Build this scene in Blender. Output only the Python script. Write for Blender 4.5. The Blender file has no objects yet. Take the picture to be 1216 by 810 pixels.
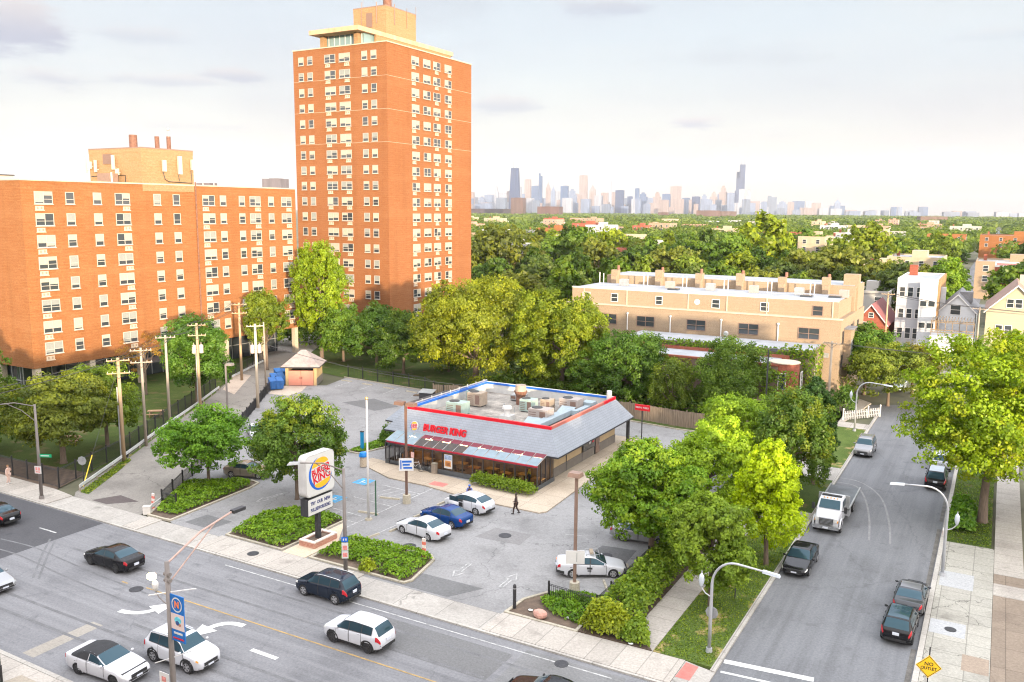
import bpy, math, random
import numpy as np
from mathutils import Vector, Matrix

random.seed(7)
rng = np.random.default_rng(7)
C = bpy.context.scene.collection
SC = bpy.context.scene
PI = math.pi

# ------------------------------------------------------------------ camera (metres; X along the avenue, Y along the side street)
CAM_H, FOCAL, YAW, ROLL = 25.0, 1020.0 / 1216.0, math.radians(29.6), 0.008
PITCH = math.atan(156.0 / 1020.0)
_f = Vector((-math.sin(YAW) * math.cos(PITCH), math.cos(YAW) * math.cos(PITCH), -math.sin(PITCH)))
_r0 = Vector((math.cos(YAW), math.sin(YAW), 0)); _u0 = _r0.cross(_f)
_r = _r0 * math.cos(ROLL) + _u0 * math.sin(ROLL)
_u = _u0 * math.cos(ROLL) - _r0 * math.sin(ROLL)
cam_data = bpy.data.cameras.new('camera'); cam = bpy.data.objects.new('camera', cam_data); C.objects.link(cam)
cam_data.sensor_width = 36; cam_data.lens = 36 * FOCAL; cam_data.clip_start = 0.3; cam_data.clip_end = 60000
cam.matrix_world = Matrix(((_r.x, _u.x, -_f.x, 0), (_r.y, _u.y, -_f.y, 0), (_r.z, _u.z, -_f.z, CAM_H), (0, 0, 0, 1)))
SC.camera = cam

def spot(px, py, z=0.0):
    """the place on the level z that the survey photograph shows at px, py"""
    d = _f + _r * ((px - 608) / 1020.0) + _u * ((405 - py) / 1020.0)
    t = (z - CAM_H) / d.z
    return Vector((d.x * t, d.y * t, z))
def spot_far(px, dist):
    """ground place in the direction of px at a given distance"""
    d = _f + _r * ((px - 608) / 1020.0)
    d = Vector((d.x, d.y, 0)).normalized()
    return d * dist

# ------------------------------------------------------------------ materials
MATS = {}
def _node(nt, t, **kw):
    n = nt.nodes.new(t)
    for k, v in kw.items(): setattr(n, k, v)
    return n
def mat(name, col, rough=0.6, var=0.0, scale=2.0, metal=0.0, stretch=(1, 1, 1), bump=0.0, spec=0.5, col2=None, fine=0.0, emit=None, coat=0.0, trans=0.0, detail=6.0):
    if name in MATS: return MATS[name]
    m = bpy.data.materials.new(name); m.use_nodes = True; MATS[name] = m
    nt = m.node_tree; b = nt.nodes['Principled BSDF']
    b.inputs['Base Color'].default_value = (*col, 1); b.inputs['Roughness'].default_value = rough
    b.inputs['Metallic'].default_value = metal; b.inputs['Specular IOR Level'].default_value = spec
    if coat: b.inputs['Coat Weight'].default_value = coat; b.inputs['Coat Roughness'].default_value = 0.05
    if trans: b.inputs['Transmission Weight'].default_value = trans
    if emit: b.inputs['Emission Color'].default_value = (*emit[0], 1); b.inputs['Emission Strength'].default_value = emit[1]
    if var or fine or bump:
        tc = _node(nt, 'ShaderNodeTexCoord'); mp = _node(nt, 'ShaderNodeMapping'); mp.inputs['Scale'].default_value = stretch
        nt.links.new(tc.outputs['Object'], mp.inputs['Vector'])
        n1 = _node(nt, 'ShaderNodeTexNoise'); n1.inputs['Scale'].default_value = scale; n1.inputs['Detail'].default_value = detail; n1.inputs['Roughness'].default_value = 0.62
        nt.links.new(mp.outputs[0], n1.inputs['Vector'])
        rmp = _node(nt, 'ShaderNodeMapRange'); rmp.inputs['From Min'].default_value = 0.3; rmp.inputs['From Max'].default_value = 0.7
        nt.links.new(n1.outputs['Fac'], rmp.inputs['Value'])
        mix = _node(nt, 'ShaderNodeMix', data_type='RGBA')
        a = [max(0, c * (1 - var)) for c in col]; c2 = col2 or [min(1, c * (1 + var)) for c in col]
        mix.inputs['A'].default_value = (*a, 1); mix.inputs['B'].default_value = (*c2, 1)
        nt.links.new(rmp.outputs[0], mix.inputs['Factor'])
        out = mix.outputs['Result']
        if fine:
            n2 = _node(nt, 'ShaderNodeTexNoise'); n2.inputs['Scale'].default_value = scale * 14; n2.inputs['Detail'].default_value = 3
            nt.links.new(mp.outputs[0], n2.inputs['Vector'])
            r2 = _node(nt, 'ShaderNodeMapRange'); r2.inputs['From Min'].default_value = 0.25; r2.inputs['From Max'].default_value = 0.75
            r2.inputs['To Min'].default_value = 1 - fine; r2.inputs['To Max'].default_value = 1 + fine
            nt.links.new(n2.outputs['Fac'], r2.inputs['Value'])
            mm = _node(nt, 'ShaderNodeMix', data_type='RGBA', blend_type='MULTIPLY'); mm.inputs['Factor'].default_value = 1
            nt.links.new(out, mm.inputs['A']); nt.links.new(r2.outputs[0], mm.inputs['B']); out = mm.outputs['Result']
        nt.links.new(out, b.inputs['Base Color'])
        if bump:
            bp = _node(nt, 'ShaderNodeBump'); bp.inputs['Strength'].default_value = bump; bp.inputs['Distance'].default_value = 0.05
            nt.links.new(n1.outputs['Fac'], bp.inputs['Height']); nt.links.new(bp.outputs[0], b.inputs['Normal'])
    return m

def pavement_mat(name, base, light, dark, crack=0.0, crack_scale=0.12, joints=None, patch_scale=0.05, streak=None):
    """weathered asphalt or concrete: broad stains, fine aggregate, cracks, optional cast joints and wheel-worn streaks"""
    if name in MATS: return MATS[name]
    m = bpy.data.materials.new(name); m.use_nodes = True; MATS[name] = m
    nt = m.node_tree; b = nt.nodes['Principled BSDF']; b.inputs['Roughness'].default_value = 0.92; b.inputs['Specular IOR Level'].default_value = 0.25
    L = nt.links.new
    geo = _node(nt, 'ShaderNodeNewGeometry'); pos = geo.outputs['Position']
    def noise(sc, det, vec=pos, rough=0.6, stretch=None):
        if stretch:
            mp = _node(nt, 'ShaderNodeMapping'); mp.inputs['Scale'].default_value = stretch; L(vec, mp.inputs['Vector']); vec = mp.outputs[0]
        n = _node(nt, 'ShaderNodeTexNoise'); n.inputs['Scale'].default_value = sc; n.inputs['Detail'].default_value = det; n.inputs['Roughness'].default_value = rough
        L(vec, n.inputs['Vector']); return n.outputs['Fac']
    def rng_(v, a, c, lo=0.0, hi=1.0):
        r = _node(nt, 'ShaderNodeMapRange'); r.inputs['From Min'].default_value = a; r.inputs['From Max'].default_value = c
        r.inputs['To Min'].default_value = lo; r.inputs['To Max'].default_value = hi; L(v, r.inputs['Value']); return r.outputs[0]
    def mixc(f, A, B, mode='MIX'):
        x = _node(nt, 'ShaderNodeMix', data_type='RGBA', blend_type=mode)
        for k, v in (('Factor', f), ('A', A), ('B', B)):
            if hasattr(v, 'links') or hasattr(v, 'is_linked'): L(v, x.inputs[k])
            else: x.inputs[k].default_value = v if k == 'Factor' else (*v, 1)
        return x.outputs['Result']
    c = mixc(rng_(noise(patch_scale * 1.0, 7), 0.35, 0.65), base, light)
    c = mixc(rng_(noise(patch_scale * 4.3, 6), 0.5, 0.72, 0, 0.75), c, dark)
    if streak:
        c = mixc(rng_(noise(1.0, 5, stretch=streak), 0.42, 0.68, 0, 0.55), c, dark)
        c = mixc(rng_(noise(1.7, 5, stretch=streak), 0.48, 0.7, 0, 0.55), c, light)
    c = mixc(1.0, c, rng_(noise(7, 5, rough=0.75), 0.25, 0.75, 0.72, 1.28), 'MULTIPLY')
    c = mixc(rng_(noise(0.55, 5), 0.6, 0.74, 0, 0.75), c, [d * .85 for d in dark])                      # oil spots
    if crack:
        wob = _node(nt, 'ShaderNodeTexNoise'); wob.inputs['Scale'].default_value = 0.9; wob.inputs['Detail'].default_value = 5; L(pos, wob.inputs['Vector'])
        add = _node(nt, 'ShaderNodeVectorMath', operation='MULTIPLY_ADD'); L(wob.outputs['Color'], add.inputs[0]); add.inputs[1].default_value = (2.2, 2.2, 0); L(pos, add.inputs[2])
        vo = _node(nt, 'ShaderNodeTexVoronoi', feature='DISTANCE_TO_EDGE', voronoi_dimensions='2D'); vo.inputs['Scale'].default_value = crack_scale; L(add.outputs[0], vo.inputs['Vector'])
        c = mixc(rng_(vo.outputs['Distance'], 0.003, 0.009, crack, 0.0), c, [d * 0.42 for d in dark])
    if joints:
        sx, sy = joints
        sep = _node(nt, 'ShaderNodeSeparateXYZ'); L(pos, sep.inputs[0])
        for axis, s in (('X', sx), ('Y', sy)):
            if not s: continue
            mo = _node(nt, 'ShaderNodeMath', operation='PINGPONG'); L(sep.outputs[axis], mo.inputs[0]); mo.inputs[1].default_value = s / 2
            c = mixc(rng_(mo.outputs[0], 0.012, 0.04, 0.55, 0.0), c, [d * 0.55 for d in dark])
        cell = _node(nt, 'ShaderNodeTexWhiteNoise', noise_dimensions='2D')
        dv = _node(nt, 'ShaderNodeVectorMath', operation='SNAP'); L(pos, dv.inputs[0]); dv.inputs[1].default_value = (sx or 50, sy or 50, 1000); L(dv.outputs[0], cell.inputs['Vector'])
        c = mixc(1.0, c, rng_(cell.outputs['Value'], 0, 1, 0.9, 1.05), 'MULTIPLY')
    L(c, b.inputs['Base Color'])
    bp = _node(nt, 'ShaderNodeBump'); bp.inputs['Strength'].default_value = 0.25; bp.inputs['Distance'].default_value = 0.02
    L(noise(14, 4), bp.inputs['Height']); L(bp.outputs[0], b.inputs['Normal'])
    return m

def brick_mat(name, col, mortar, bands=0.25, soot=0.15):
    """brickwork seen from afar: coursed banding, slight batch variation and weathering"""
    if name in MATS: return MATS[name]
    m = bpy.data.materials.new(name); m.use_nodes = True; MATS[name] = m
    nt = m.node_tree; b = nt.nodes['Principled BSDF']; b.inputs['Roughness'].default_value = 0.9; b.inputs['Specular IOR Level'].default_value = 0.2
    L = nt.links.new
    tc = _node(nt, 'ShaderNodeTexCoord')
    def noise(stretch, sc, det):
        mp = _node(nt, 'ShaderNodeMapping'); mp.inputs['Scale'].default_value = stretch; L(tc.outputs['Object'], mp.inputs['Vector'])
        n = _node(nt, 'ShaderNodeTexNoise'); n.inputs['Scale'].default_value = sc; n.inputs['Detail'].default_value = det; L(mp.outputs[0], n.inputs['Vector']); return n.outputs['Fac']
    def rr(v, a, c, lo, hi):
        r = _node(nt, 'ShaderNodeMapRange'); r.inputs['From Min'].default_value = a; r.inputs['From Max'].default_value = c
        r.inputs['To Min'].default_value = lo; r.inputs['To Max'].default_value = hi; L(v, r.inputs['Value']); return r.outputs[0]
    def mixc(f, A, B, mode='MIX'):
        x = _node(nt, 'ShaderNodeMix', data_type='RGBA', blend_type=mode)
        for k, v in (('Factor', f), ('A', A), ('B', B)):
            if hasattr(v, 'is_linked'): L(v, x.inputs[k])
            else: x.inputs[k].default_value = v if k == 'Factor' else (*v, 1)
        return x.outputs['Result']
    c = mixc(rr(noise((0.6, 0.6, 4.5), 1.0, 6), 0.35, 0.65, 0, bands * 1.5), col, mortar)
    c = mixc(rr(noise((2.2, 2.2, 5), 1.3, 4), 0.42, 0.7, 0, bands * 1.3), c, [x * 0.66 for x in col])
    c = mixc(rr(noise((0.7, 0.7, 0.05), 1.0, 6), 0.5, 0.75, 0, soot * 2.4), c, [x * 0.6 for x in col])
    c = mixc(rr(noise((0.12, 0.12, 0.10), 1.0, 5), 0.4, 0.7, 0, soot * 3), c, [x * 0.8 for x in col])
    c = mixc(rr(noise((0.05, 0.05, 0.35), 1.0, 3), 0.52, 0.62, 0, soot * 1.6), c, mortar)
    sep = _node(nt, 'ShaderNodeSeparateXYZ'); L(tc.outputs['Object'], sep.inputs[0])
    pp = _node(nt, 'ShaderNodeMath', operation='PINGPONG'); L(sep.outputs['Z'], pp.inputs[0]); pp.inputs[1].default_value = 0.2
    c = mixc(rr(pp.outputs[0], 0.0, 0.06, 0.3, 0.0), c, mortar)
    c = mixc(1.0, c, rr(noise((7, 7, 14), 1.0, 2), 0.25, 0.75, 0.8, 1.2), 'MULTIPLY')
    L(c, b.inputs['Base Color'])
    return m

def shingle_mat(name, col, axis):
    if name in MATS: return MATS[name]
    m = bpy.data.materials.new(name); m.use_nodes = True; MATS[name] = m
    nt = m.node_tree; b = nt.nodes['Principled BSDF']; b.inputs['Roughness'].default_value = 0.7; L = nt.links.new
    tc = _node(nt, 'ShaderNodeTexCoord'); sep = _node(nt, 'ShaderNodeSeparateXYZ'); L(tc.outputs['Object'], sep.inputs[0])
    cmb = _node(nt, 'ShaderNodeCombineXYZ'); L(sep.outputs[axis], cmb.inputs['X']); L(sep.outputs['Z'], cmb.inputs['Y'])
    br = _node(nt, 'ShaderNodeTexBrick'); L(cmb.outputs[0], br.inputs['Vector'])
    br.inputs['Color1'].default_value = (*[c * 1.03 for c in col], 1); br.inputs['Color2'].default_value = (*[c * 0.96 for c in col], 1); br.inputs['Mortar'].default_value = (*[c * 0.8 for c in col], 1)
    br.inputs['Scale'].default_value = 1.0; br.inputs['Brick Width'].default_value = 0.42; br.inputs['Row Height'].default_value = 0.2; br.inputs['Mortar Size'].default_value = 0.018
    n = _node(nt, 'ShaderNodeTexNoise'); n.inputs['Scale'].default_value = 0.9; n.inputs['Detail'].default_value = 6; L(tc.outputs['Object'], n.inputs['Vector'])
    r = _node(nt, 'ShaderNodeMapRange'); r.inputs['To Min'].default_value = 0.85; r.inputs['To Max'].default_value = 1.15; L(n.outputs['Fac'], r.inputs['Value'])
    x = _node(nt, 'ShaderNodeMix', data_type='RGBA', blend_type='MULTIPLY'); x.inputs['Factor'].default_value = 1; L(br.outputs['Color'], x.inputs['A']); L(r.outputs[0], x.inputs['B'])
    L(x.outputs['Result'], b.inputs['Base Color'])
    bp = _node(nt, 'ShaderNodeBump'); bp.inputs['Strength'].default_value = 0.5; bp.inputs['Distance'].default_value = 0.02; L(br.outputs['Fac'], bp.inputs['Height']); bp.invert = True; L(bp.outputs[0], b.inputs['Normal'])
    return m

def leaf_mat():
    if 'leaf' in MATS: return MATS['leaf']
    m = bpy.data.materials.new('leaf'); m.use_nodes = True; MATS['leaf'] = m
    nt = m.node_tree; nt.nodes.clear(); L = nt.links.new
    out = _node(nt, 'ShaderNodeOutputMaterial'); oi = _node(nt, 'ShaderNodeObjectInfo')
    at = _node(nt, 'ShaderNodeAttribute', attribute_name='tone'); tp = _node(nt, 'ShaderNodeAttribute', attribute_name='gold')
    hsv = _node(nt, 'ShaderNodeHueSaturation')
    r = _node(nt, 'ShaderNodeMapRange'); r.inputs['To Min'].default_value = 0.5; r.inputs['To Max'].default_value = 1.5; L(at.outputs['Fac'], r.inputs['Value'])
    rh = _node(nt, 'ShaderNodeMapRange'); rh.inputs['To Min'].default_value = 0.515; rh.inputs['To Max'].default_value = 0.485; L(at.outputs['Fac'], rh.inputs['Value'])
    L(oi.outputs['Color'], hsv.inputs['Color']); L(r.outputs[0], hsv.inputs['Value']); L(rh.outputs[0], hsv.inputs['Hue'])
    mu = _node(nt, 'ShaderNodeMath', operation='MULTIPLY'); L(tp.outputs['Fac'], mu.inputs[0]); L(oi.outputs['Alpha'], mu.inputs[1])
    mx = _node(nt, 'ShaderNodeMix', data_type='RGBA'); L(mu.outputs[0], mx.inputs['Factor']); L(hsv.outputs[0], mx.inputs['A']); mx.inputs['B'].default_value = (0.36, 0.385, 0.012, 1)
    d = _node(nt, 'ShaderNodeBsdfDiffuse'); t = _node(nt, 'ShaderNodeBsdfTranslucent'); g = _node(nt, 'ShaderNodeBsdfGlossy'); g.inputs['Roughness'].default_value = 0.45
    L(mx.outputs['Result'], d.inputs['Color']); L(mx.outputs['Result'], t.inputs['Color'])
    m1 = _node(nt, 'ShaderNodeMixShader'); m1.inputs[0].default_value = 0.42; L(d.outputs[0], m1.inputs[1]); L(t.outputs[0], m1.inputs[2])
    m2 = _node(nt, 'ShaderNodeMixShader'); m2.inputs[0].default_value = 0.018; L(m1.outputs[0], m2.inputs[1]); L(g.outputs[0], m2.inputs[2])
    L(m2.outputs[0], out.inputs['Surface'])
    return m

# ------------------------------------------------------------------ mesh building
class MB:
    def __init__(s): s.v, s.f, s.m, s.cur, s.T = [], [], [], 0, None
    def add(s, vs, fs):
        o = len(s.v)
        if s.T is not None: vs = [tuple(s.T @ Vector(p)) for p in vs]
        s.v += [tuple(p) for p in vs]; s.f += [tuple(i + o for i in f) for f in fs]; s.m += [s.cur] * len(fs)
        return s
    def mi(s, i): s.cur = i; return s
    def box(s, x0, x1, y0, y1, z0, z1):
        return s.add([(x0, y0, z0), (x1, y0, z0), (x1, y1, z0), (x0, y1, z0), (x0, y0, z1), (x1, y0, z1), (x1, y1, z1), (x0, y1, z1)],
                     [(3, 2, 1, 0), (4, 5, 6, 7), (0, 1, 5, 4), (1, 2, 6, 5), (2, 3, 7, 6), (3, 0, 4, 7)])
    def cbox(s, c, d, rz=0.0):
        T = Matrix.Translation(c) @ Matrix.Rotation(rz, 4, 'Z'); old = s.T; s.T = T if old is None else old @ T
        s.box(-d[0] / 2, d[0] / 2, -d[1] / 2, d[1] / 2, -d[2] / 2, d[2] / 2); s.T = old; return s
    def prism(s, pts, z0, z1):
        n = len(pts); a = sum(pts[i][0] * pts[(i + 1) % n][1] - pts[(i + 1) % n][0] * pts[i][1] for i in range(n))
        if a < 0: pts = pts[::-1]
        return s.add([(p[0], p[1], z0) for p in pts] + [(p[0], p[1], z1) for p in pts],
                     [tuple(range(n))[::-1], tuple(range(n, 2 * n))] + [(i, (i + 1) % n, n + (i + 1) % n, n + i) for i in range(n)])
    def sheet(s, pts, z):
        n = len(pts); a = sum(pts[i][0] * pts[(i + 1) % n][1] - pts[(i + 1) % n][0] * pts[i][1] for i in range(n))
        if a < 0: pts = pts[::-1]
        return s.add([(p[0], p[1], z) for p in pts], [tuple(range(n))])
    def tube(s, pts, rad, n=8, cap=True):
        pts = [Vector(p) for p in pts]; k = len(pts)
        if not hasattr(rad, '__len__'): rad = [rad] * k
        vs = []; ref = None
        for i, p in enumerate(pts):
            d = (pts[min(i + 1, k - 1)] - pts[max(i - 1, 0)]).normalized()
            if ref is None: ref = Vector((1, 0, 0)) if abs(d.x) < 0.8 else Vector((0, 1, 0))
            a = (ref - d * ref.dot(d)).normalized(); ref = a; b = d.cross(a)
            vs += [p + (a * math.cos(2 * PI * j / n) + b * math.sin(2 * PI * j / n)) * rad[i] for j in range(n)]
        fs = [(i * n + j, i * n + (j + 1) % n, (i + 1) * n + (j + 1) % n, (i + 1) * n + j) for i in range(k - 1) for j in range(n)]
        if cap: fs += [tuple(range(n))[::-1], tuple((k - 1) * n + j for j in range(n))]
        return s.add(vs, fs)
    def cyl(s, p0, p1, r0, r1=None, n=12): return s.tube([p0, p1], [r0, r0 if r1 is None else r1], n)
    def ball(s, c, rx, ry=None, rz=None, nu=12, nv=8):
        ry = ry or rx; rz = rz or rx; vs = [(c[0], c[1], c[2] - rz)]
        for i in range(1, nv):
            t = PI * i / nv
            vs += [(c[0] + rx * math.sin(t) * math.cos(2 * PI * j / nu), c[1] + ry * math.sin(t) * math.sin(2 * PI * j / nu), c[2] - rz * math.cos(t)) for j in range(nu)]
        vs.append((c[0], c[1], c[2] + rz)); e = len(vs) - 1
        fs = [(0, 1 + (j + 1) % nu, 1 + j) for j in range(nu)] + [(e, e - nu + j, e - nu + (j + 1) % nu) for j in range(nu)]
        fs += [(1 + i * nu + j, 1 + i * nu + (j + 1) % nu, 1 + (i + 1) * nu + (j + 1) % nu, 1 + (i + 1) * nu + j) for i in range(nv - 2) for j in range(nu)]
        return s.add(vs, fs)
    def quad(s, *p): return s.add(p, [tuple(range(len(p)))])
    def mesh(s, name, mats, smooth=False):
        me = bpy.data.meshes.new(name); me.from_pydata(s.v, [], s.f)
        for m in (mats if isinstance(mats, (list, tuple)) else [mats]): me.materials.append(m)
        if len(me.polygons):
            me.polygons.foreach_set('material_index', s.m); me.polygons.foreach_set('use_smooth', [bool(smooth)] * len(me.polygons))
        me.update(); return me
    def build(s, name, mats, parent=None, loc=None, smooth=False, rz=0.0):
        return link(name, s.mesh(name, mats, smooth), parent, loc, rz)

def link(name, data, parent=None, loc=None, rz=0.0):
    o = bpy.data.objects.new(name, data); C.objects.link(o)
    if parent is not None: o.parent = parent
    if loc is not None: o.location = loc
    if rz: o.rotation_euler.z = rz
    return o
def tag(o, label, cat, group=None, kind=None):
    o['label'] = label; o['category'] = cat
    if group: o['group'] = group
    if kind: o['kind'] = kind
    return o
def thing(name, label, cat, loc=(0, 0, 0), rz=0.0, group=None):
    o = bpy.data.objects.new(name, None); C.objects.link(o); o.location = loc; o.rotation_euler.z = rz
    return tag(o, label, cat, group)
KIDS = {}
def dup(root, loc, rz=None, label=None, scale=None, group=None):
    """a copy of a thing with copies of its parts and sub-parts"""
    r = root.copy(); C.objects.link(r); r.location = loc
    if rz is not None: r.rotation_euler.z = rz
    if scale is not None: r.scale = scale
    if label: r['label'] = label
    if group: r['group'] = group
    for ch in list(root.children):
        c = ch.copy(); C.objects.link(c); c.parent = r
        for g in list(ch.children):
            d = g.copy(); C.objects.link(d); d.parent = c
    return r
def struct(name, mb, m, kind='structure'):
    o = mb.build(name, m); o['kind'] = kind; return o
def smooth_by_angle(o, deg=35):
    me = o.data; me.polygons.foreach_set('use_smooth', [True] * len(me.polygons))
    try: me.set_sharp_from_angle(angle=math.radians(deg))
    except Exception: pass
    return o

# text as real letters
def letters(name, txt, size, m, parent, loc, rot, depth=0.02, bold=0.0, align='CENTER', shear=0.0, sx=1.0):
    cu = bpy.data.curves.new(name, 'FONT'); cu.body = txt; cu.size = size; cu.extrude = depth / 2; cu.offset = bold; cu.align_x = align; cu.align_y = 'CENTER'; cu.shear = shear
    cu.resolution_u = 3
    tmp = bpy.data.objects.new('tmp', cu); C.objects.link(tmp)
    dg = bpy.context.evaluated_depsgraph_get(); me = bpy.data.meshes.new_from_object(tmp.evaluated_get(dg)); bpy.data.objects.remove(tmp); bpy.data.curves.remove(cu)
    me.materials.clear(); me.materials.append(m)
    o = link(name, me, parent, loc); o.rotation_euler = rot; o.scale = (sx, 1, 1); return o

# ------------------------------------------------------------------ foliage
LEAF = leaf_mat()
def leaf_mesh(name, cen, nor, size, tone, gold, asp=0.7):
    n = len(cen); nor = nor / np.maximum(np.linalg.norm(nor, axis=1, keepdims=True), 1e-6)
    ref = rng.normal(size=(n, 3)); a = np.cross(nor, ref); a /= np.maximum(np.linalg.norm(a, axis=1, keepdims=True), 1e-6); b = np.cross(nor, a)
    s = np.asarray(size).reshape(-1, 1) * np.ones((n, 1)) * 0.5
    fold = nor * s * rng.uniform(-0.35, 0.35, (n, 1))
    vs = np.stack([cen - a * s * 1.15, cen - b * s * asp + fold, cen + a * s * 1.15, cen + b * s * asp + fold], axis=1).reshape(-1, 3)
    me = bpy.data.meshes.new(name); me.vertices.add(n * 4); me.loops.add(n * 4); me.polygons.add(n)
    me.vertices.foreach_set('co', vs.astype(np.float32).ravel()); me.loops.foreach_set('vertex_index', np.arange(n * 4, dtype=np.int32))
    me.polygons.foreach_set('loop_start', np.arange(0, n * 4, 4, dtype=np.int32)); me.update(calc_edges=True)
    for nm, arr in (('tone', tone), ('gold', gold)):
        at = me.attributes.new(nm, 'FLOAT', 'FACE'); at.data.foreach_set('value', np.asarray(arr, np.float32))
    me.materials.append(LEAF); return me

def crown_mesh(name, R, base, lobes, clumps, per, leaf, seed, shape='round', lob=0.42, droop=0.0, ragged=0.25):
    """a crown: boughs carry clumps of leaves, clumps carry leaves; gaps are left between boughs"""
    g = np.random.default_rng(seed); rx, ry, rz = R; cz = base + rz
    cs, ns, ss, ts, gs = [], [], [], [], []; tips = []
    k = 0
    while k < lobes:
        d = g.normal(size=3); d /= np.linalg.norm(d)
        if d[2] < -0.75: continue
        q = g.uniform(0.35, 1) ** 0.5 * (1 - lob * 0.75)
        p = d * q
        if shape == 'cone': p[:2] *= max(0.25, 1.0 - 0.62 * (p[2] + 1) / 2 * 1.15); 
        if shape == 'spread': p[:2] *= 1.0 if p[2] > -0.2 else 0.85
        r = lob * g.uniform(0.72, 1.25)
        if shape == 'cone': r *= 1.0 - 0.42 * (p[2] + 1) / 2
        k += 1; tips.append((p[0] * rx, p[1] * ry, cz + p[2] * rz))
        lt = g.uniform(-0.22, 0.22)
        for _ in range(clumps):
            e = g.normal(size=3) + p * 0.9 + np.array([0, 0, 0.35]); e /= np.linalg.norm(e)
            c = p + e * r * g.uniform(0.75, 1.0 + ragged)
            cr = r * g.uniform(0.3, 0.52)
            o = g.normal(size=(per, 3)); o /= np.linalg.norm(o, axis=1, keepdims=True); o *= g.uniform(0.25, 1, (per, 1)) ** 0.6 * cr
            o[:, 2] *= 0.72
            pts = c + o
            if droop: pts[:, 2] -= droop * np.linalg.norm(o, axis=1) * g.uniform(0, 2, per)
            w = np.array([rx, ry, rz]); P = pts * w; P[:, 2] += cz
            out = o / cr * 0.75 + e * 0.55 + np.array([0, 0, 0.3]) + g.normal(size=(per, 3)) * 0.45
            ct = 0.5 + lt + g.uniform(-0.2, 0.2)
            cs.append(P); ns.append(out); ss.append(leaf * g.uniform(0.5, 1.4, per)); ts.append(np.clip(ct + g.normal(0, 0.13, per), 0, 1))
            hi = 1.0 if g.uniform() < 0.16 + 0.22 * max(0, c[2]) else 0.0  # yellowing leaves; the extra share higher up paints in sunlight on the tops
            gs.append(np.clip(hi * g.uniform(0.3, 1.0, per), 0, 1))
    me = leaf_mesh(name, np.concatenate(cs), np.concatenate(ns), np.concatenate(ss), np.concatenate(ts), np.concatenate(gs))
    return me, tips
BARK = mat('bark', (0.13, 0.095, 0.07), 0.9, 0.35, 3, stretch=(4, 4, 0.6), bump=0.6)
def trunk_mesh(name, h, r, tips, seed, fork=0.45, lean=0.0):
    g = random.Random(seed); m = MB()
    top = Vector((lean, 0, h))
    spine = [Vector((0, 0, -0.1)), Vector((0.02, 0, 0.25)), Vector((lean * 0.3 + g.uniform(-.08, .08), g.uniform(-.08, .08), h * fork)), Vector((lean * .7 + g.uniform(-.15, .15), g.uniform(-.15, .15), h * 0.72)), top]
    m.tube(spine, [r * 1.5, r, r * 0.8, r * 0.5, r * 0.15], 9)
    for t in tips:
        t = Vector(t); s = spine[2].lerp(spine[3], g.uniform(0, 0.9)); mid = s.lerp(t, 0.5) + Vector((0, 0, -0.08 * (t - s).length))
        m.tube([s, mid, t], [r * 0.42, r * 0.24, r * 0.05], 6, False)
    return m.mesh(name, BARK, True)
def FC(c): return (min(c[0]*1.55,.5), min(c[1]*1.64,.5), c[2]*.5)
def make_tree(name, label, cat, loc, crown, trunk, color, gold=0.2, rz=0.0, scale=(1, 1, 1), group=None):
    t = thing(name, label, cat, loc, rz, group); t.scale = scale
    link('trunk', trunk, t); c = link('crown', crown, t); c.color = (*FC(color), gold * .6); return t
def bush_mesh(name, poly, h, n, size, mound=0.0, top_only=False):
    """leafy planting over a polygon: leaves on a rounded mound"""
    P = np.array(poly, float); lo, hi = P.min(0), P.max(0); pts = []
    N = len(P)
    def inside(q):
        r = np.zeros(len(q), bool); j = N - 1
        for i in range(N):
            c = ((P[i, 1] > q[:, 1]) != (P[j, 1] > q[:, 1])) & (q[:, 0] < (P[j, 0] - P[i, 0]) * (q[:, 1] - P[i, 1]) / (P[j, 1] - P[i, 1] + 1e-12) + P[i, 0]); r ^= c; j = i
        return r
    def edge(q):
        d = np.full(len(q), 1e9)
        for i in range(N):
            a, b = P[i], P[(i + 1) % N]; ab = b - a; t = np.clip(((q - a) @ ab) / (ab @ ab), 0, 1)
            d = np.minimum(d, np.linalg.norm(q - a - t[:, None] * ab, axis=1))
        return d
    q = rng.uniform(lo, hi, (n * 4, 2)); q = q[inside(q)][:n]; d = edge(q)
    prof = np.clip(d / max(mound, 0.05), 0, 1) ** 0.5
    lump = 0.5 + 0.25 * np.sin(q[:, 0] * 3.1 + 1.7 * np.sin(q[:, 1] * 2.3)) + 0.25 * np.sin(q[:, 1] * 3.7 + 1.3 * np.sin(q[:, 0] * 2.9))
    top = h * (0.25 + 0.75 * prof) * (0.72 + 0.42 * lump) * (1 + 0.35 * rng.uniform(0, 1, len(q)) ** 5); z = top * (rng.uniform(0, 1, len(q)) ** (0.25 if not top_only else 0.05))
    q = q + rng.normal(0, min(.14, h * .3), q.shape) * rng.uniform(0, 1, (len(q), 1)) ** 2
    cen = np.column_stack([q, z]); c0 = P.mean(0); out = np.column_stack([(q - c0) / (np.abs(q - c0).max() + 1e-6) * (1 - prof)[:, None] * 1.5, np.full(len(q), 0.75)]) + rng.normal(size=(len(q), 3)) * 0.5
    tone = np.clip(0.25 + 0.5 * lump + rng.normal(0, 0.18, len(q)), 0, 1)
    return leaf_mesh(name, cen, out, size * rng.uniform(0.6, 1.4, len(q)), tone, (rng.uniform(0, 1, len(q)) > 0.85) * 1.0)
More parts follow.
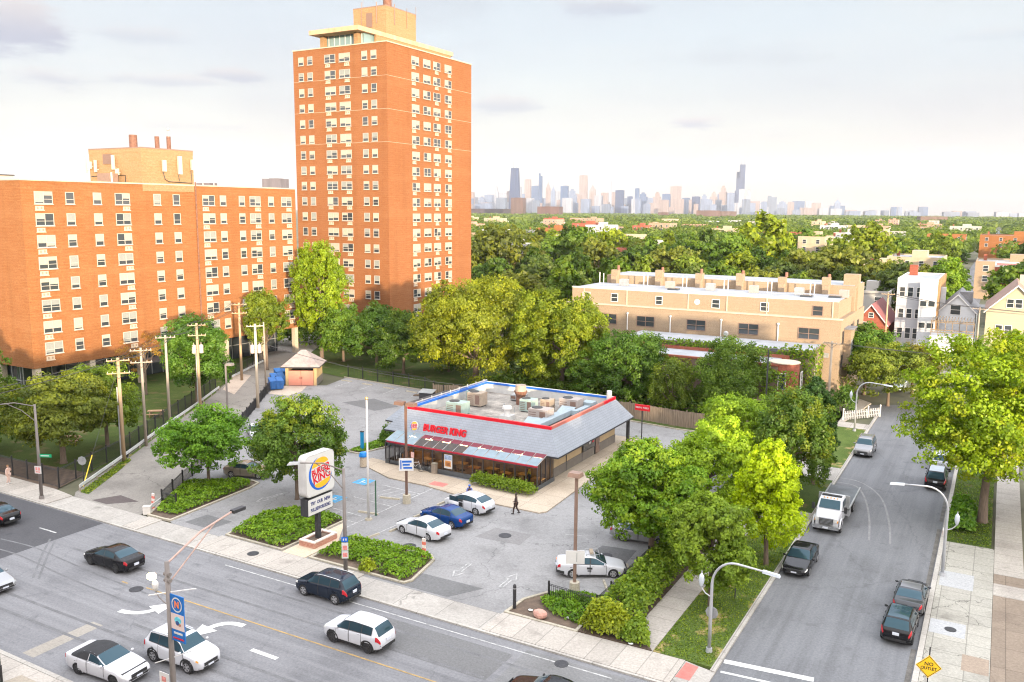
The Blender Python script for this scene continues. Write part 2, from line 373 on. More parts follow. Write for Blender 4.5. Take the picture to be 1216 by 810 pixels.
# ------------------------------------------------------------------ sky and sun
SUN_EL = math.radians(5.5); SUN_H = Vector((0.78, -0.626, 0)).normalized()
sun_dir = (SUN_H * math.cos(SUN_EL) + Vector((0, 0, math.sin(SUN_EL)))).normalized()
world = bpy.data.worlds.new('World'); SC.world = world; world.use_nodes = True
nt = world.node_tree; bg = nt.nodes['Background']; bg.inputs['Strength'].default_value = 0.1
L = nt.links.new
sky = _node(nt, 'ShaderNodeTexSky', sky_type='NISHITA'); sky.sun_disc = False; sky.sun_elevation = SUN_EL
sky.sun_rotation = math.atan2(SUN_H.x, SUN_H.y); sky.air_density = 1.0; sky.dust_density = 1.0; sky.ozone_density = 1.0
tc = _node(nt, 'ShaderNodeTexCoord'); sep = _node(nt, 'ShaderNodeSeparateXYZ'); L(tc.outputs['Generated'], sep.inputs[0])
def M(op, a, b=None, c=None):
    n = _node(nt, 'ShaderNodeMath', operation=op)
    for i, v in enumerate((a, b, c)):
        if v is None: continue
        if hasattr(v, 'is_linked'): L(v, n.inputs[i])
        else: n.inputs[i].default_value = v
    return n.outputs[0]
def MR(v, a, b, lo=0.0, hi=1.0, smooth=True):
    r = _node(nt, 'ShaderNodeMapRange', interpolation_type='SMOOTHSTEP' if smooth else 'LINEAR'); L(v, r.inputs['Value'])
    for k, x in (('From Min', a), ('From Max', b), ('To Min', lo), ('To Max', hi)): r.inputs[k].default_value = x
    return r.outputs[0]
def MIX(f, A, B, mode='MIX'):
    x = _node(nt, 'ShaderNodeMix', data_type='RGBA', blend_type=mode)
    for k, v in (('Factor', f), ('A', A), ('B', B)):
        if hasattr(v, 'is_linked'): L(v, x.inputs[k])
        else: x.inputs[k].default_value = v if k == 'Factor' else (*v, 1)
    return x.outputs['Result']
dz = M('MAXIMUM', sep.outputs['Z'], 0.0); inv = M('DIVIDE', 1.0, M('ADD', dz, 0.10))
cmb = _node(nt, 'ShaderNodeCombineXYZ'); L(M('MULTIPLY', sep.outputs['X'], inv), cmb.inputs['X']); L(M('MULTIPLY', sep.outputs['Y'], inv), cmb.inputs['Y'])
def CN(scale, det, ro=0.55, off=(0, 0, 0)):
    mp = _node(nt, 'ShaderNodeMapping'); mp.inputs['Location'].default_value = off; L(cmb.outputs[0], mp.inputs['Vector'])
    n = _node(nt, 'ShaderNodeTexNoise'); n.inputs['Scale'].default_value = scale; n.inputs['Detail'].default_value = det; n.inputs['Roughness'].default_value = ro; L(mp.outputs[0], n.inputs['Vector']); return n.outputs['Fac']
dot = _node(nt, 'ShaderNodeVectorMath', operation='DOT_PRODUCT'); L(tc.outputs['Generated'], dot.inputs[0]); dot.inputs[1].default_value = sun_dir
toward = MR(dot.outputs['Value'], -0.55, 0.75)
# a milky veil of high cloud, with added brightness out of view overhead and sunward to lift the shaded ground, with a few grey-lilac puffs below it
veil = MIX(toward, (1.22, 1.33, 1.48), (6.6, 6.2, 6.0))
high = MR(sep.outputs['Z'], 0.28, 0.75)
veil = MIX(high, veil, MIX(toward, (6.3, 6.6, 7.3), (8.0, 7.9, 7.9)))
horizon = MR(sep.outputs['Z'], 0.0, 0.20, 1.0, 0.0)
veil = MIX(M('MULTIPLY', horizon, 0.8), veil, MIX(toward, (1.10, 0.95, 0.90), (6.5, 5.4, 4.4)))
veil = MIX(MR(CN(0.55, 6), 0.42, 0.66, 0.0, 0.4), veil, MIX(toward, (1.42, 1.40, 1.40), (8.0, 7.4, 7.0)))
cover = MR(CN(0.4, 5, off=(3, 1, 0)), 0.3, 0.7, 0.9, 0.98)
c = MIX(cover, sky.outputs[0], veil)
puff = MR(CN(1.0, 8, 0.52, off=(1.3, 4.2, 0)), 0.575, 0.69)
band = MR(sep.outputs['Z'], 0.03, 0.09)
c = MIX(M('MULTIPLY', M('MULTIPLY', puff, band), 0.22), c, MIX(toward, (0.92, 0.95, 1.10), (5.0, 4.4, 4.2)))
# a few separate low clouds over the eastern half of the sky
wob = CN(2.2, 6, 0.6, (7, 2, 0)); det = CN(5.0, 6, 0.6, (2, 9, 0))
for az_px, el_px, w_, h_, amt in ((22, 30, 66, 34, .85), (60, 92, 60, 12, .6), (160, 42, 70, 10, .35), (205, 96, 90, 8, .45), (278, 90, 36, 9, .6), (70, 170, 110, 12, .4), (250, 150, 90, 9, .3), (712, 8, 62, 14, .5), (592, 124, 44, 11, .5), (820, 147, 36, 8, .75), (1093, 177, 20, 5, .6), (1130, 178, 9, 3, .6), (1180, 40, 60, 8, .15), (470, 60, 90, 10, .2)):
    ctr = (_f + _r * ((az_px - 608) / 1020.0) + _u * ((405 - el_px) / 1020.0)).normalized(); ex = Vector((ctr.y, -ctr.x, 0)).normalized(); ey = ex.cross(ctr)
    def DP(v):
        n = _node(nt, 'ShaderNodeVectorMath', operation='DOT_PRODUCT'); L(tc.outputs['Generated'], n.inputs[0]); n.inputs[1].default_value = v; return n.outputs['Value']
    u_, v_ = M('DIVIDE', DP(ex), w_ / 1020.0), M('DIVIDE', DP(ey), h_ / 1020.0)
    d_ = M('ADD', M('SQRT', M('ADD', M('MULTIPLY', u_, u_), M('MULTIPLY', v_, v_))), M('ADD', M('MULTIPLY', M('SUBTRACT', wob, .5), 2.6), M('MULTIPLY', M('SUBTRACT', det, .5), 1.2)))
    front = MR(DP(ctr), 0.2, 0.5)
    mask = M('MULTIPLY', M('MULTIPLY', MR(d_, 0.35, 1.05, 1.0, 0.0), front), amt)
    c = MIX(mask, c, MIX(MR(v_, -.5, .9), (0.80, 0.86, 1.12), (1.38, 1.28, 1.30)))
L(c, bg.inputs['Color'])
sl = bpy.data.lights.new('sun', 'SUN'); sl.energy = 2.6; sl.angle = math.radians(1.2); sl.color = (1.0, 0.80, 0.55)
so = bpy.data.objects.new('sun', sl); C.objects.link(so); so.rotation_euler = sun_dir.to_track_quat('Z', 'Y').to_euler()
SC.view_settings.view_transform = 'Standard'; SC.view_settings.look = 'None'; SC.view_settings.gamma = 1.0; SC.view_settings.exposure = 2.4; SC.view_settings.use_curve_mapping = False
SC.render.engine = 'CYCLES'; SC.cycles.max_bounces = 5; SC.cycles.diffuse_bounces = 4; SC.cycles.glossy_bounces = 2; SC.cycles.transmission_bounces = 3; SC.cycles.transparent_max_bounces = 8; SC.cycles.volume_bounces = 0
SC.cycles.filter_width = 1.15; SC.cycles.use_denoising = True; SC.cycles.caustics_reflective = False; SC.cycles.caustics_refractive = False; SC.cycles.sample_clamp_indirect = 6

# ------------------------------------------------------------------ ground, roads, pavements
ASPHALT = pavement_mat('asphalt_avenue', (0.148, 0.149, 0.158), (0.195, 0.195, 0.203), (0.10, 0.10, 0.107), 0.16, 0.09, streak=(0.035, 1.3, 1))
ASPHALT_NEW = pavement_mat('asphalt_new', (0.06, 0.06, 0.066), (0.075, 0.075, 0.08), (0.045, 0.045, 0.05), 0.0)
ASPHALT_SIDE = pavement_mat('asphalt_side', (0.134, 0.138, 0.147), (0.164, 0.168, 0.178), (0.098, 0.10, 0.106), 0.18, 0.07, streak=(1.3, 0.04, 1))
ASPHALT_LOT = pavement_mat('asphalt_lot', (0.195, 0.193, 0.195), (0.245, 0.242, 0.242), (0.13, 0.128, 0.128), 0.42, 0.16)
ASPHALT_ALLEY = pavement_mat('asphalt_alley', (0.20, 0.185, 0.17), (0.25, 0.235, 0.21), (0.13, 0.12, 0.11), 0.5, 0.12)
ASPHALT_PATCH = pavement_mat('asphalt_patch', (0.12, 0.12, 0.122), (0.14, 0.14, 0.142), (0.10, 0.10, 0.10), 0.0)
WALK = pavement_mat('sidewalk_concrete', (0.320, 0.292, 0.260), (0.376, 0.348, 0.312), (0.224, 0.200, 0.180), 0.0, joints=(1.55, None))
WALK_Y = pavement_mat('sidewalk_concrete_side', (0.320, 0.292, 0.260), (0.376, 0.348, 0.312), (0.224, 0.200, 0.180), 0.0, joints=(None, 1.6))
WALK_OLD = pavement_mat('old_paving', (0.288, 0.276, 0.240), (0.336, 0.324, 0.288), (0.184, 0.172, 0.148), 0.8, 0.22, joints=(1.75, 1.5))
APRON = pavement_mat('apron_concrete', (0.304, 0.285, 0.261), (0.361, 0.342, 0.314), (0.209, 0.195, 0.176), 0.5, 0.1, joints=(3.2, None))
BROWN = pavement_mat('brown_paving', (0.185, 0.145, 0.112), (0.22, 0.178, 0.14), (0.13, 0.10, 0.078), 0.3, 0.2, joints=(2.0, 2.6))
KERB = pavement_mat('kerb_concrete', (0.340, 0.306, 0.238), (0.391, 0.357, 0.289), (0.221, 0.196, 0.153), 0.0, joints=(2.4, 2.4))
KERB_GREY = pavement_mat('kerb_grey', (0.33, 0.31, 0.28), (0.39, 0.37, 0.34), (0.22, 0.20, 0.18), 0.0, joints=(3, 3))
def lawn_mat(name, a, b, dry, amount):
    m = mat(name, a, 0.95, 0.0, 0.6, fine=0.35, bump=0.5, col2=b, spec=0.1)
    nt2 = m.node_tree; bs = nt2.nodes['Principled BSDF']; src = bs.inputs['Base Color'].links[0].from_socket
    tcx = _node(nt2, 'ShaderNodeTexCoord'); n = _node(nt2, 'ShaderNodeTexNoise'); n.inputs['Scale'].default_value = 0.55; n.inputs['Detail'].default_value = 6; nt2.links.new(tcx.outputs['Object'], n.inputs['Vector'])
    r = _node(nt2, 'ShaderNodeMapRange'); r.inputs['From Min'].default_value = 0.56; r.inputs['From Max'].default_value = 0.64; r.inputs['To Max'].default_value = amount; nt2.links.new(n.outputs['Fac'], r.inputs['Value'])
    x = _node(nt2, 'ShaderNodeMix', data_type='RGBA'); nt2.links.new(r.outputs[0], x.inputs['Factor']); nt2.links.new(src, x.inputs['A']); x.inputs['B'].default_value = (*dry, 1); nt2.links.new(x.outputs['Result'], bs.inputs['Base Color'])
    return m
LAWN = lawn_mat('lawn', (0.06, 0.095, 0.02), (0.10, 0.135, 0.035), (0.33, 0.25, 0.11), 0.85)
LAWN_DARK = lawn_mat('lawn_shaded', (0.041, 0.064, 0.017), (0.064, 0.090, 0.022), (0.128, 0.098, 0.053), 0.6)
SOIL = mat('soil', (0.10, 0.07, 0.05), 0.95, 0.3, 2, fine=0.3, bump=0.6)
EARTH = mat('ground_cover_far', (0.075, 0.085, 0.035), 0.95, 0.35, 0.02, fine=0.3, col2=(0.13, 0.12, 0.08))
PAINT_W = mat('road_paint_white', (0.50, 0.50, 0.49), 0.7, 0.25, 2.2, fine=0.25, col2=(0.62, 0.62, 0.60))
PAINT_FADE = mat('road_paint_faded', (0.24, 0.24, 0.24), 0.8, 0.3, 3, fine=0.3, col2=(0.50, 0.50, 0.49))
PAINT_Y = mat('road_paint_yellow', (0.22, 0.17, 0.10), 0.8, 0.3, 1.5, fine=0.3, col2=(0.42, 0.27, 0.09))
PAINT_B = mat('road_paint_blue', (0.05, 0.30, 0.55), 0.8, 0.3, 3, fine=0.3)
RED_TACTILE = mat('tactile_red', (0.42, 0.13, 0.11), 0.8, 0.2, 3, fine=0.3)

def sheet(name, pts, z, m): return struct(name, MB().sheet(pts, z), m)
def rect(x0, x1, y0, y1): return [(x0, y0), (x1, y0), (x1, y1), (x0, y1)]
gm = MB(); S = 11000; gm.sheet(rect(-S, S, -3000, S), -0.06); struct('ground', gm, EARTH)
sheet('main_road', rect(-420, 160, 25.3, 41.0), 0.0, ASPHALT)
sheet('new_asphalt_surface', rect(-420, -60.6, 25.4, 40.9), 0.005, ASPHALT_NEW)
sheet('road_patch', [(-21.6, 25.6), (-15.5, 25.6), (-15.8, 40.6), (-21.9, 40.6)], 0.005, pavement_mat('asphalt_patch_light', (0.15, 0.15, 0.152), (0.17, 0.17, 0.172), (0.12, 0.12, 0.12), 0.3, 0.1, streak=(0.035, 1.3, 1)))
sheet('road_patch', [(-33.2, 36.6), (-22.3, 36.6), (-22.3, 39.7), (-33.2, 39.7)], 0.005, ASPHALT_PATCH)
sheet('road_patch', [(-46.35, 25.8), (-45.3, 25.8), (-45.35, 30.15), (-46.3, 30.15)], 0.006, pavement_mat('concrete_strip', (0.24, 0.22, 0.19), (0.28, 0.26, 0.23), (0.18, 0.165, 0.145)))
sheet('side_road', rect(-11.8, -2.4, 41.0, 112.5), 0.004, ASPHALT_SIDE)
sheet('side_road_bend', [(-11.8, 112.5), (-2.4, 112.5), (8, 118), (8, 127), (-6, 124), (-14.0, 119)], 0.003, ASPHALT_SIDE)
sheet('rear_alley', [(-60, 147), (40, 147), (40, 152), (-60, 152)], 0.0, ASPHALT_ALLEY)
sheet('far_street', rect(-12.5, -4.6, 186, 1500), 0.0, ASPHALT_SIDE)
sheet('cross_street', rect(-300, 200, 262, 271), 0.002, ASPHALT_SIDE)

lot_pts = [(-55.8, 43.6), (-36.2, 43.6), (-25.3, 43.6), (-25.4, 44.3), (-24.3, 47.6), (-20.7, 48.6), (-20.4, 93.3), (-31, 93.3), (-38, 94.3), (-62, 91.6), (-68.5, 95.6), (-83.5, 97.0), (-82.2, 91.3), (-88.0, 87.4), (-85.2, 82.6), (-76.8, 71.0), (-68.6, 59.2), (-63.2, 50.4), (-60.3, 45.6)]
sheet('parking_lot', lot_pts, 0.05, ASPHALT_LOT)
alley_pts = [(-68.4, 43.6), (-59.6, 43.6), (-60.3, 45.6), (-63.2, 50.4), (-68.6, 59.2), (-76.8, 71.0), (-85.2, 82.6), (-88.3, 87.6), (-97, 100), (-117, 134), (-126, 134), (-118.3, 119), (-92.6, 81.0), (-80.5, 61.8), (-75.0, 53.4), (-69.4, 44.4)]
sheet('alley', alley_pts, 0.048, ASPHALT_ALLEY)
sheet('alley_patch', [(-66.3, 43.8), (-64.3, 43.8), (-62.5, 45.6), (-65.3, 45.9)], 0.056, pavement_mat('alley_dark_patch', (0.085, 0.07, 0.07), (0.10, 0.085, 0.08), (0.06, 0.05, 0.05)))
sheet('service_pad', [(-88.2, 87.2), (-84.1, 89.3), (-82.3, 86.4), (-81.8, 83.4), (-84.9, 82.9)], 0.058, pavement_mat('pad_concrete', (0.40, 0.33, 0.27), (0.46, 0.39, 0.32), (0.30, 0.24, 0.2)))
sheet('alley_spur', [(-92.4, 81.6), (-88.6, 80.2), (-96.8, 91), (-100, 91)], 0.06, pavement_mat('pad_concrete', (0, 0, 0), (0, 0, 0), (0, 0, 0)))
sheet('lot_patch', [(-36.0, 43.8), (-29.6, 43.8), (-28.2, 46.1), (-34.6, 46.0)], 0.058, ASPHALT_PATCH)
sheet('lot_patch', [(-55.2, 44.3), (-52.2, 44.3), (-52.0, 46.3), (-55.0, 46.4)], 0.058, ASPHALT_PATCH)
sheet('lot_patch', [(-24.6, 54.3), (-21.6, 54.3), (-21.8, 57.4), (-24.4, 57.0)], 0.058, ASPHALT_PATCH)
sheet('lot_patch', [(-33.6, 53.6), (-29.8, 53.9), (-30.0, 56.2), (-33.2, 56.0)], 0.058, pavement_mat('lot_patch_grey', (0.165, 0.16, 0.16), (0.19, 0.185, 0.185), (0.13, 0.13, 0.13)))
sheet('lot_patch', [(-73, 84), (-66.5, 82.5), (-65.4, 86.0), (-71, 88)], 0.058, ASPHALT_PATCH)

def walkway(name, pts, m, z1=0.12): return struct(name, MB().prism(pts, -0.05, z1), m)
# far pavement of the avenue, broken by driveway aprons
walkway('sidewalk', [(-420, 41.2), (-68.6, 41.2), (-68.6, 43.55), (-71.5, 43.9), (-420, 43.9)], WALK)
walkway('driveway_apron', [(-68.58, 41.2), (-58.6, 41.2), (-58.6, 43.55), (-68.58, 43.55)], APRON, 0.07)
walkway('sidewalk', rect(-58.58, -57.0, 41.2, 43.6), WALK)
walkway('driveway_apron', rect(-56.98, -50.3, 41.2, 43.55), APRON, 0.07)
walkway('sidewalk', rect(-50.28, -36.4, 41.2, 43.75), WALK)
walkway('sign_footpath', [(-44.1, 43.77), (-41.9, 43.77), (-41.9, 47.4), (-44.1, 50.7)], pavement_mat('tan_path', (0.44, 0.36, 0.26), (0.50, 0.42, 0.32), (0.36, 0.29, 0.21)))
walkway('driveway_apron', rect(-36.38, -25.35, 41.2, 43.55), APRON, 0.07)
walkway('sidewalk', [(-25.33, 41.2), (-13.6, 41.2), (-13.6, 43.9), (-25.33, 43.7)], WALK)
walkway('corner_ramp', [(-13.58, 41.2), (-11.8, 41.2), (-11.8, 43.5), (-13.58, 43.9)], APRON, 0.09)
sheet('tactile_strip', [(-13.55, 42.0), (-12.75, 42.0), (-12.75, 43.6), (-13.5, 43.75)], 0.098, RED_TACTILE)
walkway('kerb', rect(-420, -11.8, 41.0, 41.18), KERB_GREY, 0.10)
walkway('side_sidewalk', [(-17.4, 43.95), (-15.55, 43.95), (-15.55, 113), (-17.4, 113)], WALK_Y)
walkway('kerb', rect(-12.1, -11.8, 43.52, 112.5), KERB_GREY, 0.14)
struct('parkway_lawn', MB().prism(rect(-15.53, -12.12, 43.95, 68.2), -0.05, 0.11), LAWN)
walkway('driveway_apron', rect(-15.53, -12.12, 68.22, 72.3), APRON, 0.10)
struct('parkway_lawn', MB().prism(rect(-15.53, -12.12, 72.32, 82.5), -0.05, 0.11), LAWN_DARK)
walkway('driveway_apron', rect(-15.53, -12.12, 82.52, 87.0), APRON, 0.10)
struct('parkway_lawn', MB().prism(rect(-15.53, -12.12, 87.02, 104.5), -0.05, 0.11), LAWN)
walkway('crossing_walk', [(-22, 104.6), (-12.12, 104.6), (-12.12, 107.2), (-22, 107.2)], WALK)
walkway('courtyard', [(-24, 107.3), (-15, 107.3), (-13.5, 120), (-17, 124), (-24, 118)], WALK)
# east side of the side street
walkway('kerb', rect(-2.4, -2.1, 25, 118), KERB_GREY, 0.14)
walkway('paved_parkway', rect(-2.08, 1.25, 25, 71.2), WALK_OLD)
sheet('concrete_panel', rect(-1.95, 0.1, 62.2, 65.0), 0.126, pavement_mat('new_concrete', (0.31, 0.315, 0.32), (0.34, 0.345, 0.35), (0.26, 0.26, 0.26)))
sheet('concrete_panel', rect(-2.05, -0.1, 54.6, 56.6), 0.126, pavement_mat('new_concrete', (0.4, 0.4, 0.4), (0.44, 0.44, 0.44), (0.34, 0.34, 0.34)))
sheet('brown_panel', rect(-0.15, 1.2, 50.6, 52.6), 0.126, pavement_mat('brown_panel', (0.24, 0.19, 0.15), (0.28, 0.225, 0.175), (0.18, 0.14, 0.11)))
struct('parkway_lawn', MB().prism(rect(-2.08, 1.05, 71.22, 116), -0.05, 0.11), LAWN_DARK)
walkway('east_sidewalk', rect(1.27, 3.1, 66.2, 118), WALK_Y)
walkway('east_sidewalk', rect(1.27, 3.1, 62.3, 64.4), WALK_Y)
walkway('brown_sidewalk', rect(1.27, 14, 64.42, 66.18), BROWN, 0.11)
walkway('brown_sidewalk', rect(1.27, 14, 40, 62.28), BROWN, 0.11)
# near pavement of the avenue
walkway('sidewalk', rect(-47.2, 160, 18, 25.0), WALK)
walkway('kerb', rect(-420, 160, 25.02, 25.28), KERB_GREY, 0.13)
walkway('sidewalk', rect(-420, -47.22, 18, 25.0), APRON)
struct('near_lawn', MB().sheet(rect(-420, 160, -40, 17.98), 0.02), LAWN_DARK)
sheet('worn_slab', [(-44.6, 20), (-38, 20), (-38, 24.3), (-43.9, 24.3)], 0.124, pavement_mat('tan_slab', (0.27, 0.235, 0.19), (0.31, 0.27, 0.22), (0.2, 0.175, 0.14)))
# park by the brick building, wooded strip behind the lot
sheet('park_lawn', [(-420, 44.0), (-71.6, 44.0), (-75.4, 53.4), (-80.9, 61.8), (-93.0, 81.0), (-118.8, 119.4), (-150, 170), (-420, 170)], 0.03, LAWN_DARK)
sheet('soil_verge', [(-88, 44.05), (-71.6, 44.05), (-73.5, 48.5), (-88, 47)], 0.04, SOIL)
sheet('alley_verge', [(-69.0, 44.6), (-67.9, 44.6), (-71.6, 50.3), (-73.7, 53.2), (-74.6, 53.2)], 0.053, LAWN)
sheet('alley_verge', [(-75.4, 54.2), (-74.6, 53.6), (-79.6, 61.2), (-91.6, 79.8), (-92.6, 80.4), (-80.9, 62.6)], 0.053, LAWN)
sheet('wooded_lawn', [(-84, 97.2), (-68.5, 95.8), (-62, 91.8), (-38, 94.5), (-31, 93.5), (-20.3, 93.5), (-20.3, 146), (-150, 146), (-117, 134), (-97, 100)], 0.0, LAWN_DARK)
sheet('planting_soil', [(-20.2, 46.5), (-17.45, 46.5), (-17.45, 113), (-20.2, 113)], 0.06, SOIL)
kb = MB()
for a, b in (((-84, 97.1), (-68.5, 95.7)), ((-68.5, 95.7), (-62, 91.7)), ((-62, 91.7), (-38, 94.4)), ((-38, 94.4), (-31, 93.4)), ((-31, 93.4), (-20.4, 93.4))):
    d = Vector((b[0] - a[0], b[1] - a[1])); n = Vector((-d.y, d.x)).normalized() * 0.16
    kb.prism([a, b, (b[0] + n.x, b[1] + n.y), (a[0] + n.x, a[1] + n.y)], 0, 0.16)
struct('lot_kerb', kb, KERB)

# ------------------------------------------------------------------ planted islands
def offset_poly(pts, d):
    n = len(pts); a = sum(pts[i][0] * pts[(i + 1) % n][1] - pts[(i + 1) % n][0] * pts[i][1] for i in range(n)); out = []
    s = 1 if a > 0 else -1
    for i in range(n):
        p, q, r = Vector(pts[i - 1]), Vector(pts[i]), Vector(pts[(i + 1) % n])
        n1 = Vector((-(q - p).y, (q - p).x)).normalized() * s; n2 = Vector((-(r - q).y, (r - q).x)).normalized() * s
        b = (n1 + n2).normalized(); out.append(tuple(q + b * d / max(0.35, b.dot(n1))))
    return out
PLANT_GREEN = (0.10, 0.17, 0.03)
def island(pts, label, plants, h=0.45, dens=150, col=PLANT_GREEN):
    k = MB(); inner = offset_poly(pts, 0.2); n = len(pts)
    k.add([(p[0], p[1], 0.0) for p in pts] + [(p[0], p[1], 0.17) for p in pts] + [(p[0], p[1], 0.17) for p in inner] + [(p[0], p[1], 0.05) for p in inner],
          [(i, (i + 1) % n, n + (i + 1) % n, n + i) for i in range(n)] + [(n + i, n + (i + 1) % n, 2 * n + (i + 1) % n, 2 * n + i) for i in range(n)] + [(2 * n + i, 2 * n + (i + 1) % n, 3 * n + (i + 1) % n, 3 * n + i) for i in range(n)])
    struct('island_kerb', k, KERB); struct('island_soil', MB().sheet(inner, 0.1), SOIL)
    for poly in plants:
        A = abs(sum(poly[i][0] * poly[(i + 1) % len(poly)][1] - poly[(i + 1) % len(poly)][0] * poly[i][1] for i in range(len(poly)))) / 2
        o = link('groundcover', bush_mesh('groundcover', poly, h, int(A * dens), 0.2, 0.5, True), None, (0, 0, 0.12)); o.color = (*FC(col), 0.1)
        tag(o, label, 'groundcover', None, 'stuff')
isl_a = [(-57.0, 43.75), (-56.3, 43.85), (-56.35, 44.6), (-57.0, 53.2), (-57.4, 54.5), (-58.6, 54.7), (-63.3, 50.8), (-60.2, 45.6), (-59.0, 43.75)]
island(isl_a, 'low green groundcover filling the kerbed island under the round tree', [[(-56.9, 44.9), (-57.35, 53.3), (-58.6, 54.4), (-63.0, 50.8), (-60.0, 45.9), (-58.8, 44.6)]])
isl_b = [(-50.2, 43.95), (-44.3, 43.95), (-44.3, 51.2), (-45.6, 51.3), (-49.9, 50.6), (-50.9, 48.0)]
island(isl_b, 'clipped green groundcover in the island behind the brick planter', [[(-49.9, 44.3), (-44.6, 44.2), (-44.55, 51.0), (-46, 51.1), (-49.7, 50.4), (-50.65, 48.0)]], 0.6)
isl_c = [(-41.7, 43.95), (-33.2, 43.95), (-32.9, 44.6), (-33.6, 48.2), (-34.3, 48.9), (-41.6, 48.3)]
island(isl_c, 'clipped green groundcover in the island beside the driveway arrows', [[(-41.4, 44.5), (-37.6, 45.1), (-33.4, 45.2), (-33.8, 48.1), (-34.5, 48.65), (-41.3, 48.05)], [(-35.8, 44.2), (-33.5, 44.2), (-33.3, 45.3), (-35.6, 45.4)]], 0.55)
isl_e = [(-57.6, 66.6), (-55.8, 66.5), (-54.9, 69.8), (-54.5, 73.5), (-57.4, 73.6)]
island(isl_e, 'small grass mound in the kerbed island by the restaurant entrance', [offset_poly(isl_e, 0.3)], 0.3, col=(0.09, 0.16, 0.03))
isl_d = [(-25.3, 43.75), (-20.25, 43.75), (-20.3, 49.2), (-22.6, 48.6), (-24.3, 47.7), (-25.2, 46.0)]
island(isl_d, 'weedy green groundcover round the lamp post base in the corner bed', [[(-24.0, 46.1), (-22.4, 44.9), (-20.4, 44.6), (-20.5, 48.8), (-22.6, 48.3), (-24.0, 47.4)]], 0.4, col=(0.075, 0.14, 0.025))
struct('corner_soil', MB().prism([(-20.23, 43.9), (-15.6, 43.95), (-17.43, 46.5), (-20.23, 46.5)], 0, 0.13), SOIL)
# restaurant pavement
struct('restaurant_walk', MB().prism([(-53.6, 64.9), (-52.6, 63.6), (-48.2, 61.7), (-44.0, 61.6), (-38.0, 60.6), (-31.7, 60.6), (-31.3, 61.2), (-32.5, 86.2), (-33.4, 87.0), (-36, 87.0), (-36, 64), (-53.6, 66)], 0, 0.15), pavement_mat('cream_walk', (0.34, 0.28, 0.215), (0.39, 0.33, 0.26), (0.25, 0.205, 0.155), 0.0, joints=(2.6, 2.6)))

# ------------------------------------------------------------------ painted markings
mk = MB()
def stripe(a, b, w, z=0.062):
    a, b = Vector(a), Vector(b); n = Vector((-(b - a).y, (b - a).x)).normalized() * w / 2
    mk.add([(a.x - n.x, a.y - n.y, z), (b.x - n.x, b.y - n.y, z), (b.x + n.x, b.y + n.y, z), (a.x + n.x, a.y + n.y, z)], [(0, 1, 2, 3)])
def flush(name, m):
    global mk
    o = struct(name, mk, m); mk = MB(); return o
stripe((-46, 40.15), (-16.5, 40.22), 0.10, 0.011)
stripe((-64.0, 37.75), (-61.9, 37.77), 0.14, 0.011)
for x in (-76, -70): stripe((x, 37.75), (x + 2.1, 37.75), 0.14, 0.011)
flush('lane_line', PAINT_FADE)
stripe((-47.6, 34.9), (-20.4, 35.15), 0.11, 0.011); stripe((-20.4, 35.15), (-15, 35.2), 0.11, 0.011); stripe((-49.8, 34.7), (-49.2, 34.7), 0.13, 0.011)
flush('centre_line', PAINT_Y)
stripe((-11.75, 45.1), (-7.0, 45.65), 0.45, 0.012); stripe((-11.6, 43.9), (-7.4, 44.3), 0.2, 0.012)
flush('stop_line', PAINT_W)
def curved_arrow(tail, head, bend, w, z=0.013):
    t, h, b = Vector(tail), Vector(head), Vector(bend); P = [t * (1 - s) ** 2 + b * 2 * s * (1 - s) + h * s * s for s in [i / 10 for i in range(11)]]
    for i in range(10): stripe(P[i], P[i + 1] + (P[i + 1] - P[i]) * 0.08, w, z + 0.0004 * i)
    d = (h - b).normalized(); n = Vector((-d.y, d.x)); q = h - d * 0.1
    mk.add([(q.x - n.x * w * 1.7, q.y - n.y * w * 1.7, z + 0.006), (q.x + d.x * 1.5, q.y + d.y * 1.5, z + 0.006), (q.x + n.x * w * 1.7, q.y + n.y * w * 1.7, z + 0.006)], [(0, 1, 2)])
curved_arrow((-46.2, 31.9), (-44.4, 33.1), (-44.7, 32.0), 0.42); flush('turn_arrow', PAINT_W)
curved_arrow((-38.0, 34.4), (-39.6, 33.1), (-39.5, 34.4), 0.42); flush('turn_arrow', PAINT_W)
stripe((-35.5, 32.6), (-33.5, 32.6), 0.3, 0.012); stripe((-20.5, 33.0), (-18.8, 33.0), 0.4, 0.012); flush('lane_mark', PAINT_W)
def lot_arrow(tail, tip, w=0.16):
    t, h = Vector(tail), Vector(tip); d = (h - t).normalized(); n = Vector((-d.y, d.x)); q = h - d * 1.0
    stripe(t + n * 0.13, q + n * 0.13, 0.09); stripe(t - n * 0.13, q - n * 0.13, 0.09); stripe(t + n * .17, t - n * .17, 0.09)
    for s in (1, -1): stripe(q + n * 0.13 * s, q + n * 0.42 * s, 0.09); stripe(q + n * 0.42 * s, h, 0.10)
lot_arrow((-31.2, 49.1), (-31.0, 46.6)); lot_arrow((-27.35, 46.9), (-27.45, 49.3)); lot_arrow((-53.6, 53.4), (-53.9, 50.7)); flush('lot_arrow', PAINT_FADE)
stripe((-40.6, 48.4), (-39.4, 63.2), 0.1)
stripe((-43.4, 48.4), (-43.0, 61.4), 0.1)
for y in (55.7, 59.6): stripe((-43.1, y), (-47.6, y + 0.3), 0.09)
for y in (53.0, 56.5): stripe((-39.9, y - 0.3), (-34.9, y - 0.9), 0.09)
stripe((-43.3, 51.2), (-46.6, 51.5), 0.09); stripe((-44.0, 52.6), (-47.4, 52.9), 0.09)
for s in range(4): stripe((-46.9 + s * 0.9, 57.3), (-46.1 + s * 0.9, 59.4), 0.08)
